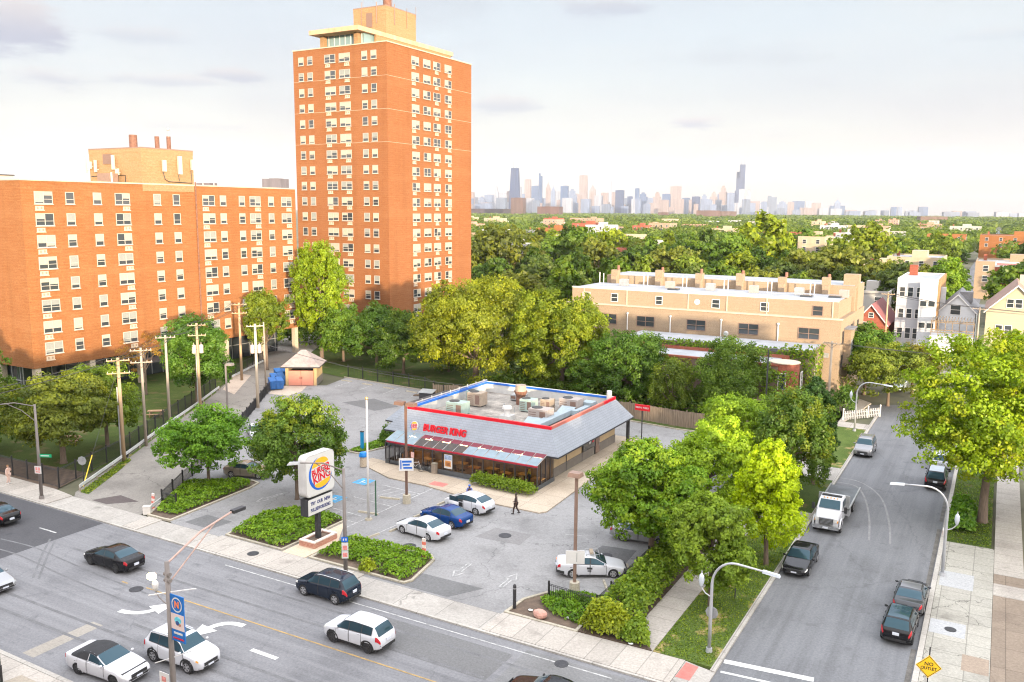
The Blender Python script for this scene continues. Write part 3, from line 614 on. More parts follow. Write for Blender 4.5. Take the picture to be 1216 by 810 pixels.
stripe((-29.5, 68.0), (-28.9, 71.0), 0.1); stripe((-23.9, 50.2), (-21.0, 52.3), 0.09); stripe((-27.8, 57.6), (-26.6, 58.0), 0.1)
stripe((-26.6, 62), (-21, 62.3), 0.09); stripe((-26.6, 66), (-21, 66.3), 0.09); stripe((-22, 90), (-28.5, 92.6), 0.09)
for x in (-82.6, -78.4, -74.0, -69.6): stripe((x + 1.6, 95.6), (x + 2.2, 91.0), 0.1)
flush('stall_line', PAINT_FADE)
for p in ((-49.6, 59.8), (-48.7, 54.8)):
    for i in range(6): stripe((p[0] - 0.75, p[1] - 0.7 + i * 0.27), (p[0] + 0.75, p[1] - 0.7 + i * 0.27), 0.2)
flush('accessible_bay_mark', PAINT_B)
for p in ((-49.6, 59.8), (-48.7, 54.8)):
    stripe((p[0] - .1, p[1] - .5), (p[0] - .1, p[1] + .3), 0.12, 0.069); stripe((p[0] - .1, p[1] - .2), (p[0] + .35, p[1] - .2), 0.12, 0.0695)
flush('accessible_symbol', PAINT_W)
sheet('red_ramp_mark', [(-43.9, 62.0), (-42.3, 62.0), (-42.3, 63.0), (-43.9, 63.0)], 0.156, RED_TACTILE)
# tyre marks and grime
def arc(P, w, z):
    Q = []
    for i in range(len(P) - 1):
        for k in range(6):
            t = k / 6; p0, p1, p2, p3 = (Vector(P[max(i - 1, 0)]), Vector(P[i]), Vector(P[i + 1]), Vector(P[min(i + 2, len(P) - 1)]))
            Q.append(.5 * ((2 * p1) + (p2 - p0) * t + (2 * p0 - 5 * p1 + 4 * p2 - p3) * t * t + (3 * p1 - p0 - 3 * p2 + p3) * t ** 3))
    for a, b in zip(Q[:-1], Q[1:]): stripe(a, b, w, z)
for d in (0, 1.5):
    arc([(-12.6 + d * .3, 84.0 - d), (-10 - d * .1, 83.8 - d), (-7.7 - d * .8, 80.1 - d * .6), (-6.3 - d, 73.7), (-5.6 - d, 68)], .16, .009)
flush('tyre_mark', mat('pale_tyre_mark', (.19, .19, .195), .9, .2, 1.5, fine=.3))
for d in (0, 1.4): arc([(-64.3, 34.9 - d), (-60.6, 35.2 - d), (-56.5, 34.9 - d), (-52.8, 34.6 - d), (-46, 34.3 - d)], .14, .0085)
arc([(-61.1, 36.8), (-58.4, 34.4), (-55.1, 31.7)], .16, .0092); arc([(-60.6, 36.9), (-57.9, 34.5), (-54.6, 31.8)], .16, .0096)
for y in (31.2, 38.6): stripe((-44, y), (-20, y + .1), .22, .0065)
for y in (28.3, 29.8, 36.6): stripe((-58, y), (-22.5, y + .2), .22, .0068)
flush('tyre_mark', mat('dark_tyre_mark', (.12, .12, .125), .9, .25, 1.2, fine=.3))
for y0, y1 in ((62, 74), (76, 90), (45, 52)): stripe((-2.6, y0), (-2.62, y1), .28, .0085)
flush('gutter_grime', mat('gutter_grime', (.105, .098, .09), .95, .4, 1.2, fine=.3))
# manholes
IRON = mat('cast_iron', (0.05, 0.05, 0.055), 0.6, 0.3, 8, metal=0.5, bump=0.3); RUST = mat('rust_stain', (0.22, 0.11, 0.06), 0.9, 0.4, 3)
mh = 0
for (x, y, z, s, lab) in ((-47.95, 34.4, 0.008, 0.45, 'round iron manhole cover by the left turn arrow on the avenue'), (-31.7, 54.95, 0.06, 0.5, 'round iron manhole cover in the open middle of the parking lot'), (-23.4, 55.4, 0.062, 0.45, 'round iron manhole cover behind the white taxi by the fence'), (-36.8, 49.5, 0.06, 0.5, 'oval drain cover just behind the white sedan and the green island'),
                         (-45.6, 42.4, 0.128, 0.42, 'rusty manhole cover in the pavement near the tall sign'), (-0.9, 55.5, 0.132, 0.33, 'brown manhole cover in the pale pavement slab near the two dark cars'), (-19.5, 40.2, 0.008, 0.4, 'manhole cover at the avenue kerb in front of the corner hedge')):
    m_ = MB(); m_.cyl((0, 0, 0), (0, 0, 0.018), s, s, 20); m_.cyl((0, 0, 0.018), (0, 0, 0.024), s * 0.8, s * 0.78, 20); o = m_.build('manhole_cover', IRON, None, (x, y, z)); tag(o, lab, 'manhole cover')
# ------------------------------------------------------------------ shared materials for buildings
BRICK = brick_mat('orange_brick', (0.235, 0.090, 0.031), (0.28, 0.135, 0.06), 0.45, 0.14)
BRICK_TOWER = brick_mat('tower_brick', (0.22, 0.082, 0.031), (0.265, 0.125, 0.058), 0.4, 0.14)
BRICK_TAN = brick_mat('tan_brick', (0.28, 0.17, 0.085), (0.33, 0.21, 0.12), 0.4, 0.1)
BRICK_PALE = brick_mat('pale_brick', (0.275, 0.205, 0.142), (0.305, 0.24, 0.175), 0.25, 0.06)
BRICK_OLD = brick_mat('old_brown_brick', (0.17, 0.12, 0.09), (0.25, 0.19, 0.15), 0.6, 0.3)
BRICK_RED = brick_mat('red_brick', (0.25, 0.07, 0.045), (0.3, 0.12, 0.08), 0.4, 0.15)
FRAME = mat('window_frame_paint', (0.36, 0.335, 0.30), 0.6, 0.1, 3)
BLIND = mat('window_blind', (0.31, 0.29, 0.235), 0.8, 0.12, 4)
BLIND2 = mat('window_blind_grey', (0.20, 0.21, 0.20), 0.8, 0.12, 4)
GLASS_D = mat('window_glass', (0.035, 0.042, 0.05), 0.06, 0, spec=0.9)
GLASS_B = mat('window_glass_blue', (0.07, 0.12, 0.14), 0.05, 0, spec=1.0)
LOUVRE = mat('louvre', (0.16, 0.10, 0.08), 0.7, 0.2, 10)
SILL = mat('stone_sill', (0.42, 0.35, 0.27), 0.8, 0.15, 5)
METAL_DK = mat('dark_metal', (0.045, 0.045, 0.05), 0.5, 0.2, 4, metal=0.4)
METAL_GREY = mat('galvanised_metal', (0.36, 0.37, 0.38), 0.5, 0.2, 3, metal=0.5)
METAL_BROWN = mat('bronze_paint', (0.20, 0.13, 0.10), 0.55, 0.15, 3)
WHITE_PAINT = mat('white_paint', (0.56, 0.55, 0.54), 0.5, 0.06, 2)
ROOF_WHITE = mat('white_roof_membrane', (0.27, 0.285, 0.31), 0.8, 0.2, 0.5, fine=0.14)
ROOF_TAR = mat('tar_roof', (0.17, 0.155, 0.14), 0.95, 0.45, 0.5, fine=0.25, col2=(0.36, 0.33, 0.29))
ROOF_GREY = mat('grey_roof', (0.25, 0.24, 0.23), 0.9, 0.3, 0.4, fine=0.2)
SLATE = mat('slate_roof', (0.15, 0.15, 0.16), 0.8, 0.25, 0.8, fine=0.3)
RUSTY = mat('rusty_steel', (0.16, 0.075, 0.05), 0.8, 0.4, 3)
CREAM = mat('cream_render', (0.33, 0.27, 0.19), 0.85, 0.1, 0.8)
SIDING_G = mat('grey_siding', (0.35, 0.365, 0.395), 0.8, 0.07, 0.8, stretch=(.3, .3, 8))
SIDING_W = mat('white_siding', (0.46, 0.475, 0.50), 0.8, 0.06, 0.8, stretch=(.3, .3, 8))
SIDING_Y = mat('cream_siding', (0.36, 0.32, 0.225), 0.8, 0.06, 0.8, stretch=(.3, .3, 8))

_wcache = {}
def win_meshes(w, h, double, blind, bm):
    """frame with mullion, meeting rail and sill; glass; roller blind. Faces local -Y, origin at bottom centre"""
    k = (w, h, double, blind, bm.name)
    if k in _wcache: return _wcache[k]
    f = MB(); t = 0.075
    for x0, x1 in ((-w / 2, -w / 2 + t), (w / 2 - t, w / 2)) + (((-t / 2, t / 2),) if double else ()): f.box(x0, x1, -0.09, 0.02, 0, h)
    spans = [(-w / 2 + t, -t / 2), (t / 2, w / 2 - t)] if double else [(-w / 2 + t, w / 2 - t)]
    for x0, x1 in spans:
        f.box(x0, x1, -0.09, 0.02, 0, t); f.box(x0, x1, -0.09, 0.02, h - t, h); f.box(x0, x1, -0.08, 0.02, h * 0.36, h * 0.36 + t * 0.8)
    f.box(-w / 2 - 0.07, w / 2 + 0.07, -0.15, 0.02, -0.10, -0.002)
    g = MB(); b = MB()
    for i, (x0, x1) in enumerate(spans):
        g.box(x0, x1, -0.035, 0.0, t, h - t)
        bl = blind[i % len(blind)]
        if bl > 0: b.box(x0 + 0.01, x1 - 0.01, -0.055, -0.037, h - t - (h - 2 * t) * bl, h - t)
    r = (f.mesh('window', FRAME), g.mesh('pane', GLASS_D), b.mesh('blind', bm) if b.v else None); _wcache[k] = r; return r
def add_window(parent, x, y, z, rz, w, h, double, r, name='window'):
    bl = [r.choice([0.62, 0.6, 0.66, 0.9, 0.45, 0.5, 0.75, 0.0, 0.3]) for _ in range(2 if double else 1)]
    fm, gm_, bm = win_meshes(w, h, double, tuple(bl), BLIND if r.random() < 0.68 else BLIND2)
    o = link(name, fm, parent, (x, y, z), rz); link('pane', gm_, o)
    if bm: link('blind', bm, o)
    return o
_vent = None
def add_vent(parent, x, y, z, rz):
    global _vent
    if _vent is None:
        m = MB(); m.box(-0.55, 0.55, -0.05, 0.02, 0, 0.5).mi(1)
        for s in (-1, 1):
            for i in range(3): m.box(s * 0.25 - 0.12, s * 0.25 + 0.12, -0.065, -0.05, 0.12 + i * 0.1, 0.18 + i * 0.1)
        m.mi(0).box(-0.62, 0.62, -0.12, 0.02, -0.1, -0.002); _vent = m.mesh('vent_panel', [SILL, LOUVRE])
    link('vent_panel', _vent, parent, (x, y, z), rz)

# ------------------------------------------------------------------ long orange brick apartment block on the left
r_ = random.Random(3)
bl = thing('apartment_block', 'long orange brick apartment block of eight window rows with a tan rooftop box', 'apartment block', (-105.6, 63.2, 0))
LX, LY, Z0, Z1 = -16.0, 47.5, 4.5, 28.1
m = MB(); m.box(LX, 0, 0, LY, Z0, Z1); m.mi(1).box(LX - 0.1, 0.1, -0.1, LY + 0.1, Z1, Z1 + 0.18)
m.mi(0).box(-0.15, 0.06, 26.35, 26.65, Z0, Z1 - 0.1)
m.build('wall', [BRICK, SILL], bl)
m = MB(); m.box(-4.5, -4.3, 1, LY - 1, 0.1, Z0 - 0.02); m.box(LX + 1, -4.5, 1.2, 1.4, 0.1, Z0 - 0.02); m.build('ground_floor_glazing', GLASS_D, bl)
m = MB()
for i in range(24): m.box(-4.28, -4.2, 1 + i * 1.95, 1.1 + i * 1.95, 0.1, Z0 - 0.03)
m.box(-4.19, -4.12, 1, LY - 1, 2.3, 2.42); 
for i in range(6): m.box(-5 - i * 1.9, -4.9 - i * 1.9, 1.08, 1.18, 0.1, Z0 - 0.03)
m.box(-15, -4.6, 1.02, 1.07, 2.3, 2.42); m.build('glazing_bars', METAL_GREY, bl)
for y in (0.6, 8.2, 15.9, 23.6, 31.4, 39.2, 46.9):
    MB().box(-0.85, -0.1, y - 0.38, y + 0.38, 0.0, Z0 - 0.001).build('column', SILL, bl)
for x in (-8.0, -15.4): MB().box(x - 0.38, x + 0.38, 0.2, 0.95, 0.0, Z0 - 0.001).build('column', SILL, bl)
cols = [(2.85, 2.4, 1), (6.4, 1.2, 0), (10.3, 1.2, 0), (14.1, 2.3, 1), (19.7, 1.2, 0), (23.0, 1.2, 0), (28.9, 2.3, 1), (31.7, 1.2, 0), (35.5, 1.2, 0), (38.3, 2.3, 1), (41.8, 1.2, 0), (45.3, 2.3, 1)]
for k in range(8):
    zb = 25.25 - 2.73 * k
    for y, w, d in cols:
        add_window(bl, 0.0, y, zb, PI / 2, w, 1.55, bool(d), r_)
        if d: add_vent(bl, 0.0, y + (-0.58 if y in (2.85, 28.9) else 0.58), zb - 0.75, PI / 2)
MB().cyl((0.12, 26.5, Z0), (0.12, 26.5, Z1 + 0.6), 0.11).build('downpipe', RUSTY, bl)
rf = MB().box(LX + 0.3, -0.3, 0.3, LY - 0.3, Z1 + 0.02, Z1 + 0.1).build('roof', ROOF_GREY, bl)
ph = MB(); ph.box(-11.4, 0.07, 17.4, 26.3, 27.2, 33.1); ph.mi(1).box(-11.45, 0.12, 17.35, 26.35, 33.1, 33.25).mi(0).box(-11.43, 0.10, 17.37, 26.33, 32.5, 33.1)
ph.build('rooftop_plant_room', [BRICK_TAN, METAL_BROWN], bl)
MB().box(-8.2, -6.2, 17.32, 17.42, 31.0, 32.4).build('louvre_vent', LOUVRE, bl)
ANT = mat('antenna_shell', (0.46, 0.41, 0.34), 0.6)
for y, z, h, w in ((20.9, 30.0, 1.6, 0.55), (23.6, 29.7, 2.6, 0.6), (25.8, 30.4, 1.5, 0.35)): MB().box(0.3, 0.62, y - w / 2, y + w / 2, z, z + h).box(0.1, 0.3, y - 0.06, y + 0.06, z + 0.4, z + 0.5).build('mobile_antenna', ANT, bl)
for x, z, h, w in ((-11.7, 29.8, 2.4, 0.45), (-10.6, 30.4, 1.0, 0.5), (-9.4, 29.9, 1.7, 0.35), (-5.4, 30.2, 2.0, 0.45), (-4.6, 29.4, 0.9, 0.6)): MB().box(x - w / 2, x + w / 2, 16.8, 17.05, z, z + h).box(x - 0.05, x + 0.05, 17.05, 17.4, z + 0.3, z + 0.4).build('mobile_antenna', ANT, bl)
m = MB(); m.tube([(0.12, 20.9, 30), (0.14, 21.2, 28.9), (0.14, 21.8, 28.6), (0.14, 25.9, 28.5), (0.14, 25.8, 30.3)], 0.06, 5); m.tube([(-11, 17.3, 29.3), (-5, 17.3, 29.4), (-3.4, 17.3, 29.4), (-3.4, 17.3, 28.3)], 0.06, 5); m.tube([(0.14, 23.5, 29.6), (0.16, 23.7, 28.7)], 0.05, 5); m.build('antenna_cable', METAL_DK, bl)
for p, rr_, h in (((-3.5, 19.0), 0.55, 1.9), ((-2.6, 22.3), 0.32, 1.9), ((-2.2, 24.0), 0.3, 2.0)): MB().cyl((*p, 33.2), (*p, 33.2 + h), rr_, rr_, 14).build('flue', RUSTY, bl)
MB().cyl((-2.2, 24, 35.2), (-2.2, 24, 36.2), 0.1).ball((-2.2, 24, 36.2), 0.22).build('flue_cowl', METAL_GREY, bl)
m = MB(); m.box(-6.4, -3.7, 15.0, 16.4, 28.2, 29.6); m.mi(1).box(-3.4, -3.2, 15.0, 15.1, 28.2, 29.7); m.build('rooftop_unit', [METAL_BROWN, WHITE_PAINT], bl)
m = MB(); m.box(-7, -5.4, 27.6, 30.0, 28.2, 30.3); m.build('rooftop_unit', SILL, bl)
m = MB()
for y in (31, 33.2, 35.4): m.box(-6.1, -6.0, y, y + 0.08, 28.2, 30.2)
for z in (28.9, 29.5, 30.1): m.box(-6.1, -6.02, 31, 35.48, z, z + 0.07)
m.build('rooftop_rail', WHITE_PAINT, bl)
m = MB(); m.box(-14.2, -12.0, 3.5, 6.4, 28.2, 29.0); m.mi(1).box(-14.3, -11.9, 3.4, 6.5, 29.0, 29.15); m.build('rooftop_unit', [SILL, METAL_DK], bl)
m = MB(); m.box(0.1, 3.0, 13.8, 19.4, 3.3, 3.6); m.build('entrance_canopy', METAL_DK, bl)

# ------------------------------------------------------------------ tower
tw = thing('apartment_tower', 'tall orange brick apartment tower with a flat overhanging roof slab and tan plant room', 'apartment tower', (-97.7, 126.2, 0))
H = 54.2
m = MB(); m.box(-22.2, 0, 0, 28, 4.9, H); m.mi(1).box(-22.3, 0.1, -0.1, 28.1, H, H + 0.18)
for z in (48.5, 42.7, 36.9): m.box(-22.21, 0.012, -0.012, 28.01, z, z + 0.05)
m.build('wall', [BRICK_TOWER, SILL], tw)
m = MB(); m.box(-20, -1.6, 1.5, 26, 0.0, 4.88); m.build('ground_floor_glazing', GLASS_B, tw)
for x in (-21.6, -14.5, -7.5, -0.6): MB().box(x - 0.42, x + 0.42, 0.1, 0.9, 0, 4.899).build('column', SILL, tw)
for y in (7.6, 14.3, 21, 27.4): MB().box(-0.95, -0.1, y - 0.4, y + 0.4, 0, 4.899).build('column', SILL, tw)
m = MB()
for i in range(9): m.box(-1.58, -1.5, 1.5 + i * 2.9, 1.6 + i * 2.9, 0, 4.88); m.box(-18.6 + i * 2.1, -18.5 + i * 2.1, 1.42, 1.5, 0, 4.88)
m.build('glazing_bars', WHITE_PAINT, tw)
tcols = [(-20.2, 1.25, 0), (-18.0, 1.25, 0), (-13.1, 2.55, 1), (-9.65, 2.55, 1), (-5.0, 1.25, 0), (-2.9, 1.25, 0)]
for k in range(17):
    zb = 51.5 - 2.88 * k
    for x, w, d in tcols:
        if k == 16 and x < -17: continue                      # the last two at the foot are hidden by trees
        add_window(tw, x, 0, zb, 0, w, 1.5, bool(d), r_)
far = [MB(), MB(), MB()]
for k in range(17):
    zb = 51.4 - 2.88 * k
    for y in (8.5, 12.2, 15.5, 19.4):
        add_window(tw, 0, y, zb, PI / 2, 2.3, 1.5, True, r_) if False else None
        T = Matrix.Translation((0, y, zb)) @ Matrix.Rotation(PI / 2, 4, 'Z')
        bl_ = tuple(r_.choice([0.62, 0.62, 0.7, 0.9, 0.5, 0.0]) for _ in range(2))
        f = far[0]; f.T = T; w, h, t = 2.3, 1.5, 0.075
        f.mi(0)
        for x0, x1 in ((-w / 2, -w / 2 + t), (w / 2 - t, w / 2), (-t / 2, t / 2)): f.box(x0, x1, -0.09, 0.02, 0, h)
        for i, (x0, x1) in enumerate(((-w / 2 + t, -t / 2), (t / 2, w / 2 - t))):
            f.box(x0, x1, -0.09, 0.02, 0, t); f.box(x0, x1, -0.09, 0.02, h - t, h); f.box(x0, x1, -0.08, 0.02, h * .36, h * .36 + .06)
            f.mi(1).box(x0, x1, -0.035, 0, t, h - t)
            if bl_[i]: f.mi(2).box(x0 + .01, x1 - .01, -0.055, -0.037, h - t - (h - 2 * t) * bl_[i], h - t)
            f.mi(0)
        f.box(-w / 2 - .07, w / 2 + .07, -0.15, 0.02, -0.1, -0.002); f.T = None
o = far[0].build('windows_of_far_side', [FRAME, GLASS_D, BLIND], tw); o['kind'] = 'stuff'
for k in range(17):
    zb = 51.5 - 2.88 * k
    for x in (-13.65, -9.1): add_vent(tw, x, 0, zb - 0.7, 0)
    for y in (8.0, 15.5, 19.9): add_vent(tw, 0, y, 51.4 - 2.88 * k - 0.7, PI / 2)
MB().box(-16.9, -5.3, -1.3, 29.3, 56.5, 57.3).build('roof_slab', mat('roof_slab_concrete', (0.42, 0.28, 0.17), 0.9, 0.25, 0.8, stretch=(1, 1, .3)), tw)
m = MB()
for x in (-15.2, -7.2): m.box(x - .45, x + .45, 0.3, 1.2, 54.3, 56.5)
m.box(-5.9, -5.4, 4, 28.5, 54.3, 56.49); m.box(-8.5, -7.9, 2.4, 2.8, 54.3, 56.5); m.build('penthouse_pier', BRICK_TAN, tw)
m = MB(); m.box(-15.0, -6.1, 1.3, 27, 54.3, 56.48); m.build('penthouse_glazing', mat('penthouse_glass', (0.16, 0.24, 0.25), 0.1, spec=0.8), tw)
m = MB()
for i in range(7): m.box(-14.4 + i * 1.3, -14.3 + i * 1.3, 1.2, 1.3, 54.3, 56.48)
m.build('glazing_bars', WHITE_PAINT, tw)
m = MB(); m.box(-13, -5.3, 6.8, 16.2, 57.3, 62.2); m.mi(1).box(-13.05, -5.25, 6.75, 16.25, 62.2, 62.35); m.mi(0).box(-13.03, -5.27, 6.77, 16.23, 61.4, 62.2); m.build('rooftop_plant_room', [BRICK_TAN, METAL_BROWN], tw)
MB().box(-9.9, -8.5, 6.72, 6.82, 58.6, 61.2).build('louvre_vent', LOUVRE, tw)
m = MB()
for x, y, z0, z1, q in ((-11.0, 6.7, 58.8, 63.3, .06), (-7.4, 6.7, 59.2, 63.0, .1), (-5.2, 9.3, 59.2, 62.9, .1), (-5.2, 13.2, 59.2, 62.9, .06), (-5.2, 16.1, 61.5, 63.7, .05), (-11, 7.2, 62, 66, .03), (-7, 11, 62, 67, .03)): m.cyl((x, y, z0), (x, y, z1), q, q, 6)
m.build('roof_antenna', METAL_BROWN, tw)
MB().cyl((-6.0, 8.2, 62.3), (-6.0, 8.2, 63.6), 0.8, 0.8, 16).build('water_tank', RUSTY, tw)
MB().cyl((-6.0, 8.2, 63.6), (-6.0, 8.2, 65.6), 0.62, 0.62, 12).build('flue', METAL_GREY, tw)

# ------------------------------------------------------------------ restaurant
bk = thing('restaurant', 'low fast food restaurant with grey shingled mansard roof, red fascia and glazed front', 'restaurant', (0, 0, 0))
SH_X = shingle_mat('mansard_shingle_front', (0.225, 0.246, 0.28), 'X'); SH_Y = shingle_mat('mansard_shingle_side', (0.225, 0.246, 0.28), 'Y')
TAN_W = mat('tan_panel', (0.46, 0.34, 0.20), 0.8, 0.08, 1.2); GREY_W = mat('taupe_panel', (0.165, 0.145, 0.125), 0.8, 0.12, 1.5)
RED = mat('red_enamel', (0.55, 0.006, 0.018), 0.35, 0.05, 1); BLUE = mat('blue_enamel', (0.012, 0.11, 0.47), 0.4, 0.12, 1.5)
ex0, ex1, ey0, ey1, ez = -53.0, -33.3, 67.2, 85.4, 2.95
px0, px1, py0, py1, pz = -51.2, -34.85, 68.75, 84.0, 4.95
m = MB()
m.quad((ex0, ey0, ez), (ex1, ey0, ez), (px1, py0, pz), (px0, py0, pz)); m.quad((ex1, ey1, ez), (ex0, ey1, ez), (px0, py1, pz), (px1, py1, pz))
m.mi(1).quad((ex1, ey0, ez), (ex1, ey1, ez), (px1, py1, pz), (px1, py0, pz)); m.quad((ex0, ey1, ez), (ex0, ey0, ez), (px0, py0, pz), (px0, py1, pz))
m.mi(2).quad((ex0, ey0, ez - .16), (ex0, ey1, ez - .16), (ex1, ey1, ez - .16), (ex1, ey0, ez - .16))
for a, b in (((ex0, ey0), (ex1, ey0)), ((ex1, ey0), (ex1, ey1)), ((ex1, ey1), (ex0, ey1)), ((ex0, ey1), (ex0, ey0))): m.quad((*a, ez - .16), (*b, ez - .16), (*b, ez), (*a, ez))
m.build('mansard_roof', [SH_X, SH_Y, METAL_DK], bk)
m = MB(); m.quad((-55.4, 70.5, 2.9), (-53.0, 70.5, 2.9), (-51.25, 72.2, 4.7), (-53.6, 72.2, 4.7)); m.mi(1).quad((-55.4, 81, 2.9), (-55.4, 70.5, 2.9), (-53.6, 72.2, 4.7), (-53.6, 79.5, 4.7)); m.mi(0).quad((-53, 81, 2.9), (-55.4, 81, 2.9), (-53.6, 79.5, 4.7), (-51.25, 79.5, 4.7)); m.mi(2).quad((-53.6, 72.2, 4.7), (-51.2, 72.2, 4.7), (-51.2, 79.5, 4.7), (-53.6, 79.5, 4.7)).box(-55.4, -53, 70.5, 81, 2.74, 2.895)
m.build('drive_through_roof', [SH_X, SH_Y, METAL_DK], bk)
MB().box(-55, -52, 71, 80.5, 0.1, 2.74).build('drive_through_bay', TAN_W, bk)
m = MB(); m.box(px0, px1, py0, py0 + .22, pz, pz + .30); m.build('red_fascia', RED, bk); MB().box(px1 - .22, px1, 80.9, py1, pz, pz + .30).build('red_fascia', RED, bk)
MB().box(px1 - .22, px1, py0 + .222, 80.898, pz, pz + .30).build('faded_fascia', mat('sun_faded_red', (0.45, 0.13, 0.095), 0.6, 0.12, 1), bk)['label'] = 'sun-faded salmon stretch of the roof fascia'
WALLW = mat('parapet_white', (0.42, 0.42, 0.415), 0.8, 0.12, 1.2)
m = MB(); m.box(px0 + .0, px0 + .25, py0 + .222, py1, 3.6, pz + .30); m.box(px0 + .252, px1 - .222, py1 - .25, py1, 3.6, pz + .30); m.box(px0 + .252, px1, py0 + .02, py0 + .21, 3.6, pz - .01); m.box(px1 - .2, px1 - .02, py0 + .23, py1 - .26, 3.6, pz - .01); m.build('parapet', WALLW, bk)
m = MB(); m.box(px0 + .26, px0 + .30, py0 + .25, py1 - .26, pz + .02, pz + .27); m.box(px0 + .3, px1 - .25, py1 - .30, py1 - .252, pz + .05, pz + .27); m.box(px0 - .02, px0 + .27, py0 + .23, py1 + .02, pz + .302, pz + .33); m.build('blue_fascia', BLUE, bk)
m = MB()
for i in range(9): m.cyl((px0 + .15, py0 + 0.6 + i * 1.75, pz + .3), (px0 + .15, py0 + 0.6 + i * 1.75, pz + .62), 0.05)
m.tube([(px0 + .15, py0 + .3, pz + .45), (px0 + .15, py1, pz + .45)], 0.05, 6); m.box(px0 - .02, px0 + .12, py0 + .3, py1, pz + .34, pz + .42); m.build('sign_lighting_rail', METAL_GREY, bk)
MB().box(px0 + .25, px1 - .2, py0 + .2, py1 - .25, 3.9, 4.05).build('flat_roof', ROOF_TAR, bk)
# walls
m = MB(); m.box(-51.3, -34.95, 68.9, 84.2, 0.1, 3.4); m.build('wall', TAN_W, bk)
m = MB(); m.box(-51.34, -34.9, 68.86, 84.24, 0.1, 1.05); m.build('wall_base', GREY_W, bk)
m = MB()
for y in (72.2, 75.8): m.box(-34.93, -34.87, y - .03, y + .03, 0.15, 2.8)
m.box(-34.92, -34.84, 78.75, 79.95, 0.2, 2.5); m.build('pilaster', METAL_DK, bk)
m = MB(); m.box(-34.86, -34.82, 75.9, 78.7, 1.06, 2.45); m.build('side_window', GLASS_D, bk)
m = MB(); m.box(-34.81, -34.79, 77.2, 77.7, 1.6, 2.2); m.mi(1).box(-34.81, -34.79, 78.0, 78.45, 1.6, 2.2); m.build('window_poster', [WHITE_PAINT, RED], bk)
dr = MB().box(-34.83, -34.80, 78.9, 79.85, 0.2, 2.4).build('side_door', METAL_BROWN, bk); MB().box(-34.78, -34.74, 79.6, 79.66, 1.0, 1.4).build('handle', METAL_GREY, dr)
m = MB(); m.box(-33.8, -33.5, 84.6, 84.9, 0.1, 2.8); m.box(-52.6, -52.3, 84.6, 84.9, 0.1, 2.8); m.build('canopy_post', METAL_DK, bk)
# glazed front
sx0, sx1, sy0, sy1 = -51.4, -34.45, 65.3, 68.85
m = MB(); m.box(sx0, sx1, sy0, sy0 + .18, 0.1, 0.52); m.box(sx1 - .18, sx1, sy0 + .182, sy1, 0.1, 0.52); m.box(sx0, sx0 + .18, sy0 + .182, sy1, 0.1, 0.52); m.build('plinth', mat('dark_plinth', (0.075, 0.08, 0.085), 0.7, 0.2, 2), bk)
m = MB(); n = 15; st = (sx1 - sx0) / n
for i in range(n + 1): x = sx0 + i * st; m.box(x - .045, x + .045, sy0 + .02, sy0 + .12, 0.52, 2.22)
for i in range(1, 4): m.box(sx1 - .12, sx1 - .02, sy0 + i * 0.9, sy0 + i * .9 + .08, 0.52, 2.3 + i * .2)
m.box(sx0, sx1, sy0 + .0, sy0 + .14, 2.22, 2.3)
m.build('glazing_posts', mat('dark_bronze_frame', (0.05, 0.045, 0.045), 0.5, 0.1, 3), bk)
m = MB(); m.box(sx0 + .2, sx1, sy0 - .02, sy0 + .16, 2.301, 2.44); m.build('red_gutter', mat('dark_red_trim', (0.33, 0.012, 0.03), 0.45, 0.1, 2), bk)
m = MB()
for i in range(n + 1):
    x = sx0 + i * st; m.tube([(x, sy0 + .05, 2.46), (x, 67.6, 3.12)], 0.035, 4)
m.build('rafters', mat('rafter_paint', (0.30, 0.28, 0.27), 0.5), bk)
GLASS_CLEAR = mat('shop_glass', (0.85, 0.9, 0.9), 0.03, trans=0.0)
nt2 = GLASS_CLEAR.node_tree; bs = nt2.nodes['Principled BSDF']; o_ = nt2.nodes['Material Output']
tr = nt2.nodes.new('ShaderNodeBsdfTransparent'); tr.inputs[0].default_value = (0.50, 0.48, 0.46, 1); gl = nt2.nodes.new('ShaderNodeBsdfGlossy'); gl.inputs['Roughness'].default_value = 0.03
fr = nt2.nodes.new('ShaderNodeFresnel'); fr.inputs['IOR'].default_value = 1.45; mx = nt2.nodes.new('ShaderNodeMixShader'); nt2.links.new(fr.outputs[0], mx.inputs[0]); nt2.links.new(tr.outputs[0], mx.inputs[1]); nt2.links.new(gl.outputs[0], mx.inputs[2]); nt2.links.new(mx.outputs[0], o_.inputs['Surface']); nt2.nodes.remove(bs)
m = MB(); m.quad((sx0, sy0 + .08, .52), (sx1, sy0 + .08, .52), (sx1, sy0 + .08, 2.22), (sx0, sy0 + .08, 2.22)); m.quad((sx1 - .07, sy0 + .1, .52), (sx1 - .07, sy1, .52), (sx1 - .07, sy1, 2.9), (sx1 - .07, 67.5, 3.0), (sx1 - .07, sy0 + .1, 2.4)); m.build('shop_glazing', GLASS_CLEAR, bk)
for i in range(n):
    x = sx0 + i * st; b_ = MB(); b_.quad((x + .04, sy0 + .06, 2.46), (x + st - .04, sy0 + .06, 2.46), (x + st - .04, 66.55, 2.86), (x + .04, 66.55, 2.86))
    milky = i < 3 or i > 7
    b_.build('roof_pane', mat('milky_pane', (0.15, 0.205, 0.24), 0.3, 0.15, 2, spec=0.5) if milky else GLASS_CLEAR, bk)
    b2 = MB(); b2.quad((x + .04, 66.56, 2.862), (x + st - .04, 66.56, 2.862), (x + st - .04, 67.5, 3.1), (x + .04, 67.5, 3.1)); b2.build('roof_shade', mat('maroon_shade', (0.13, 0.012, 0.025), 0.6, 0.15, 2) if i > 2 else mat('milky_pane', (0, 0, 0)), bk)
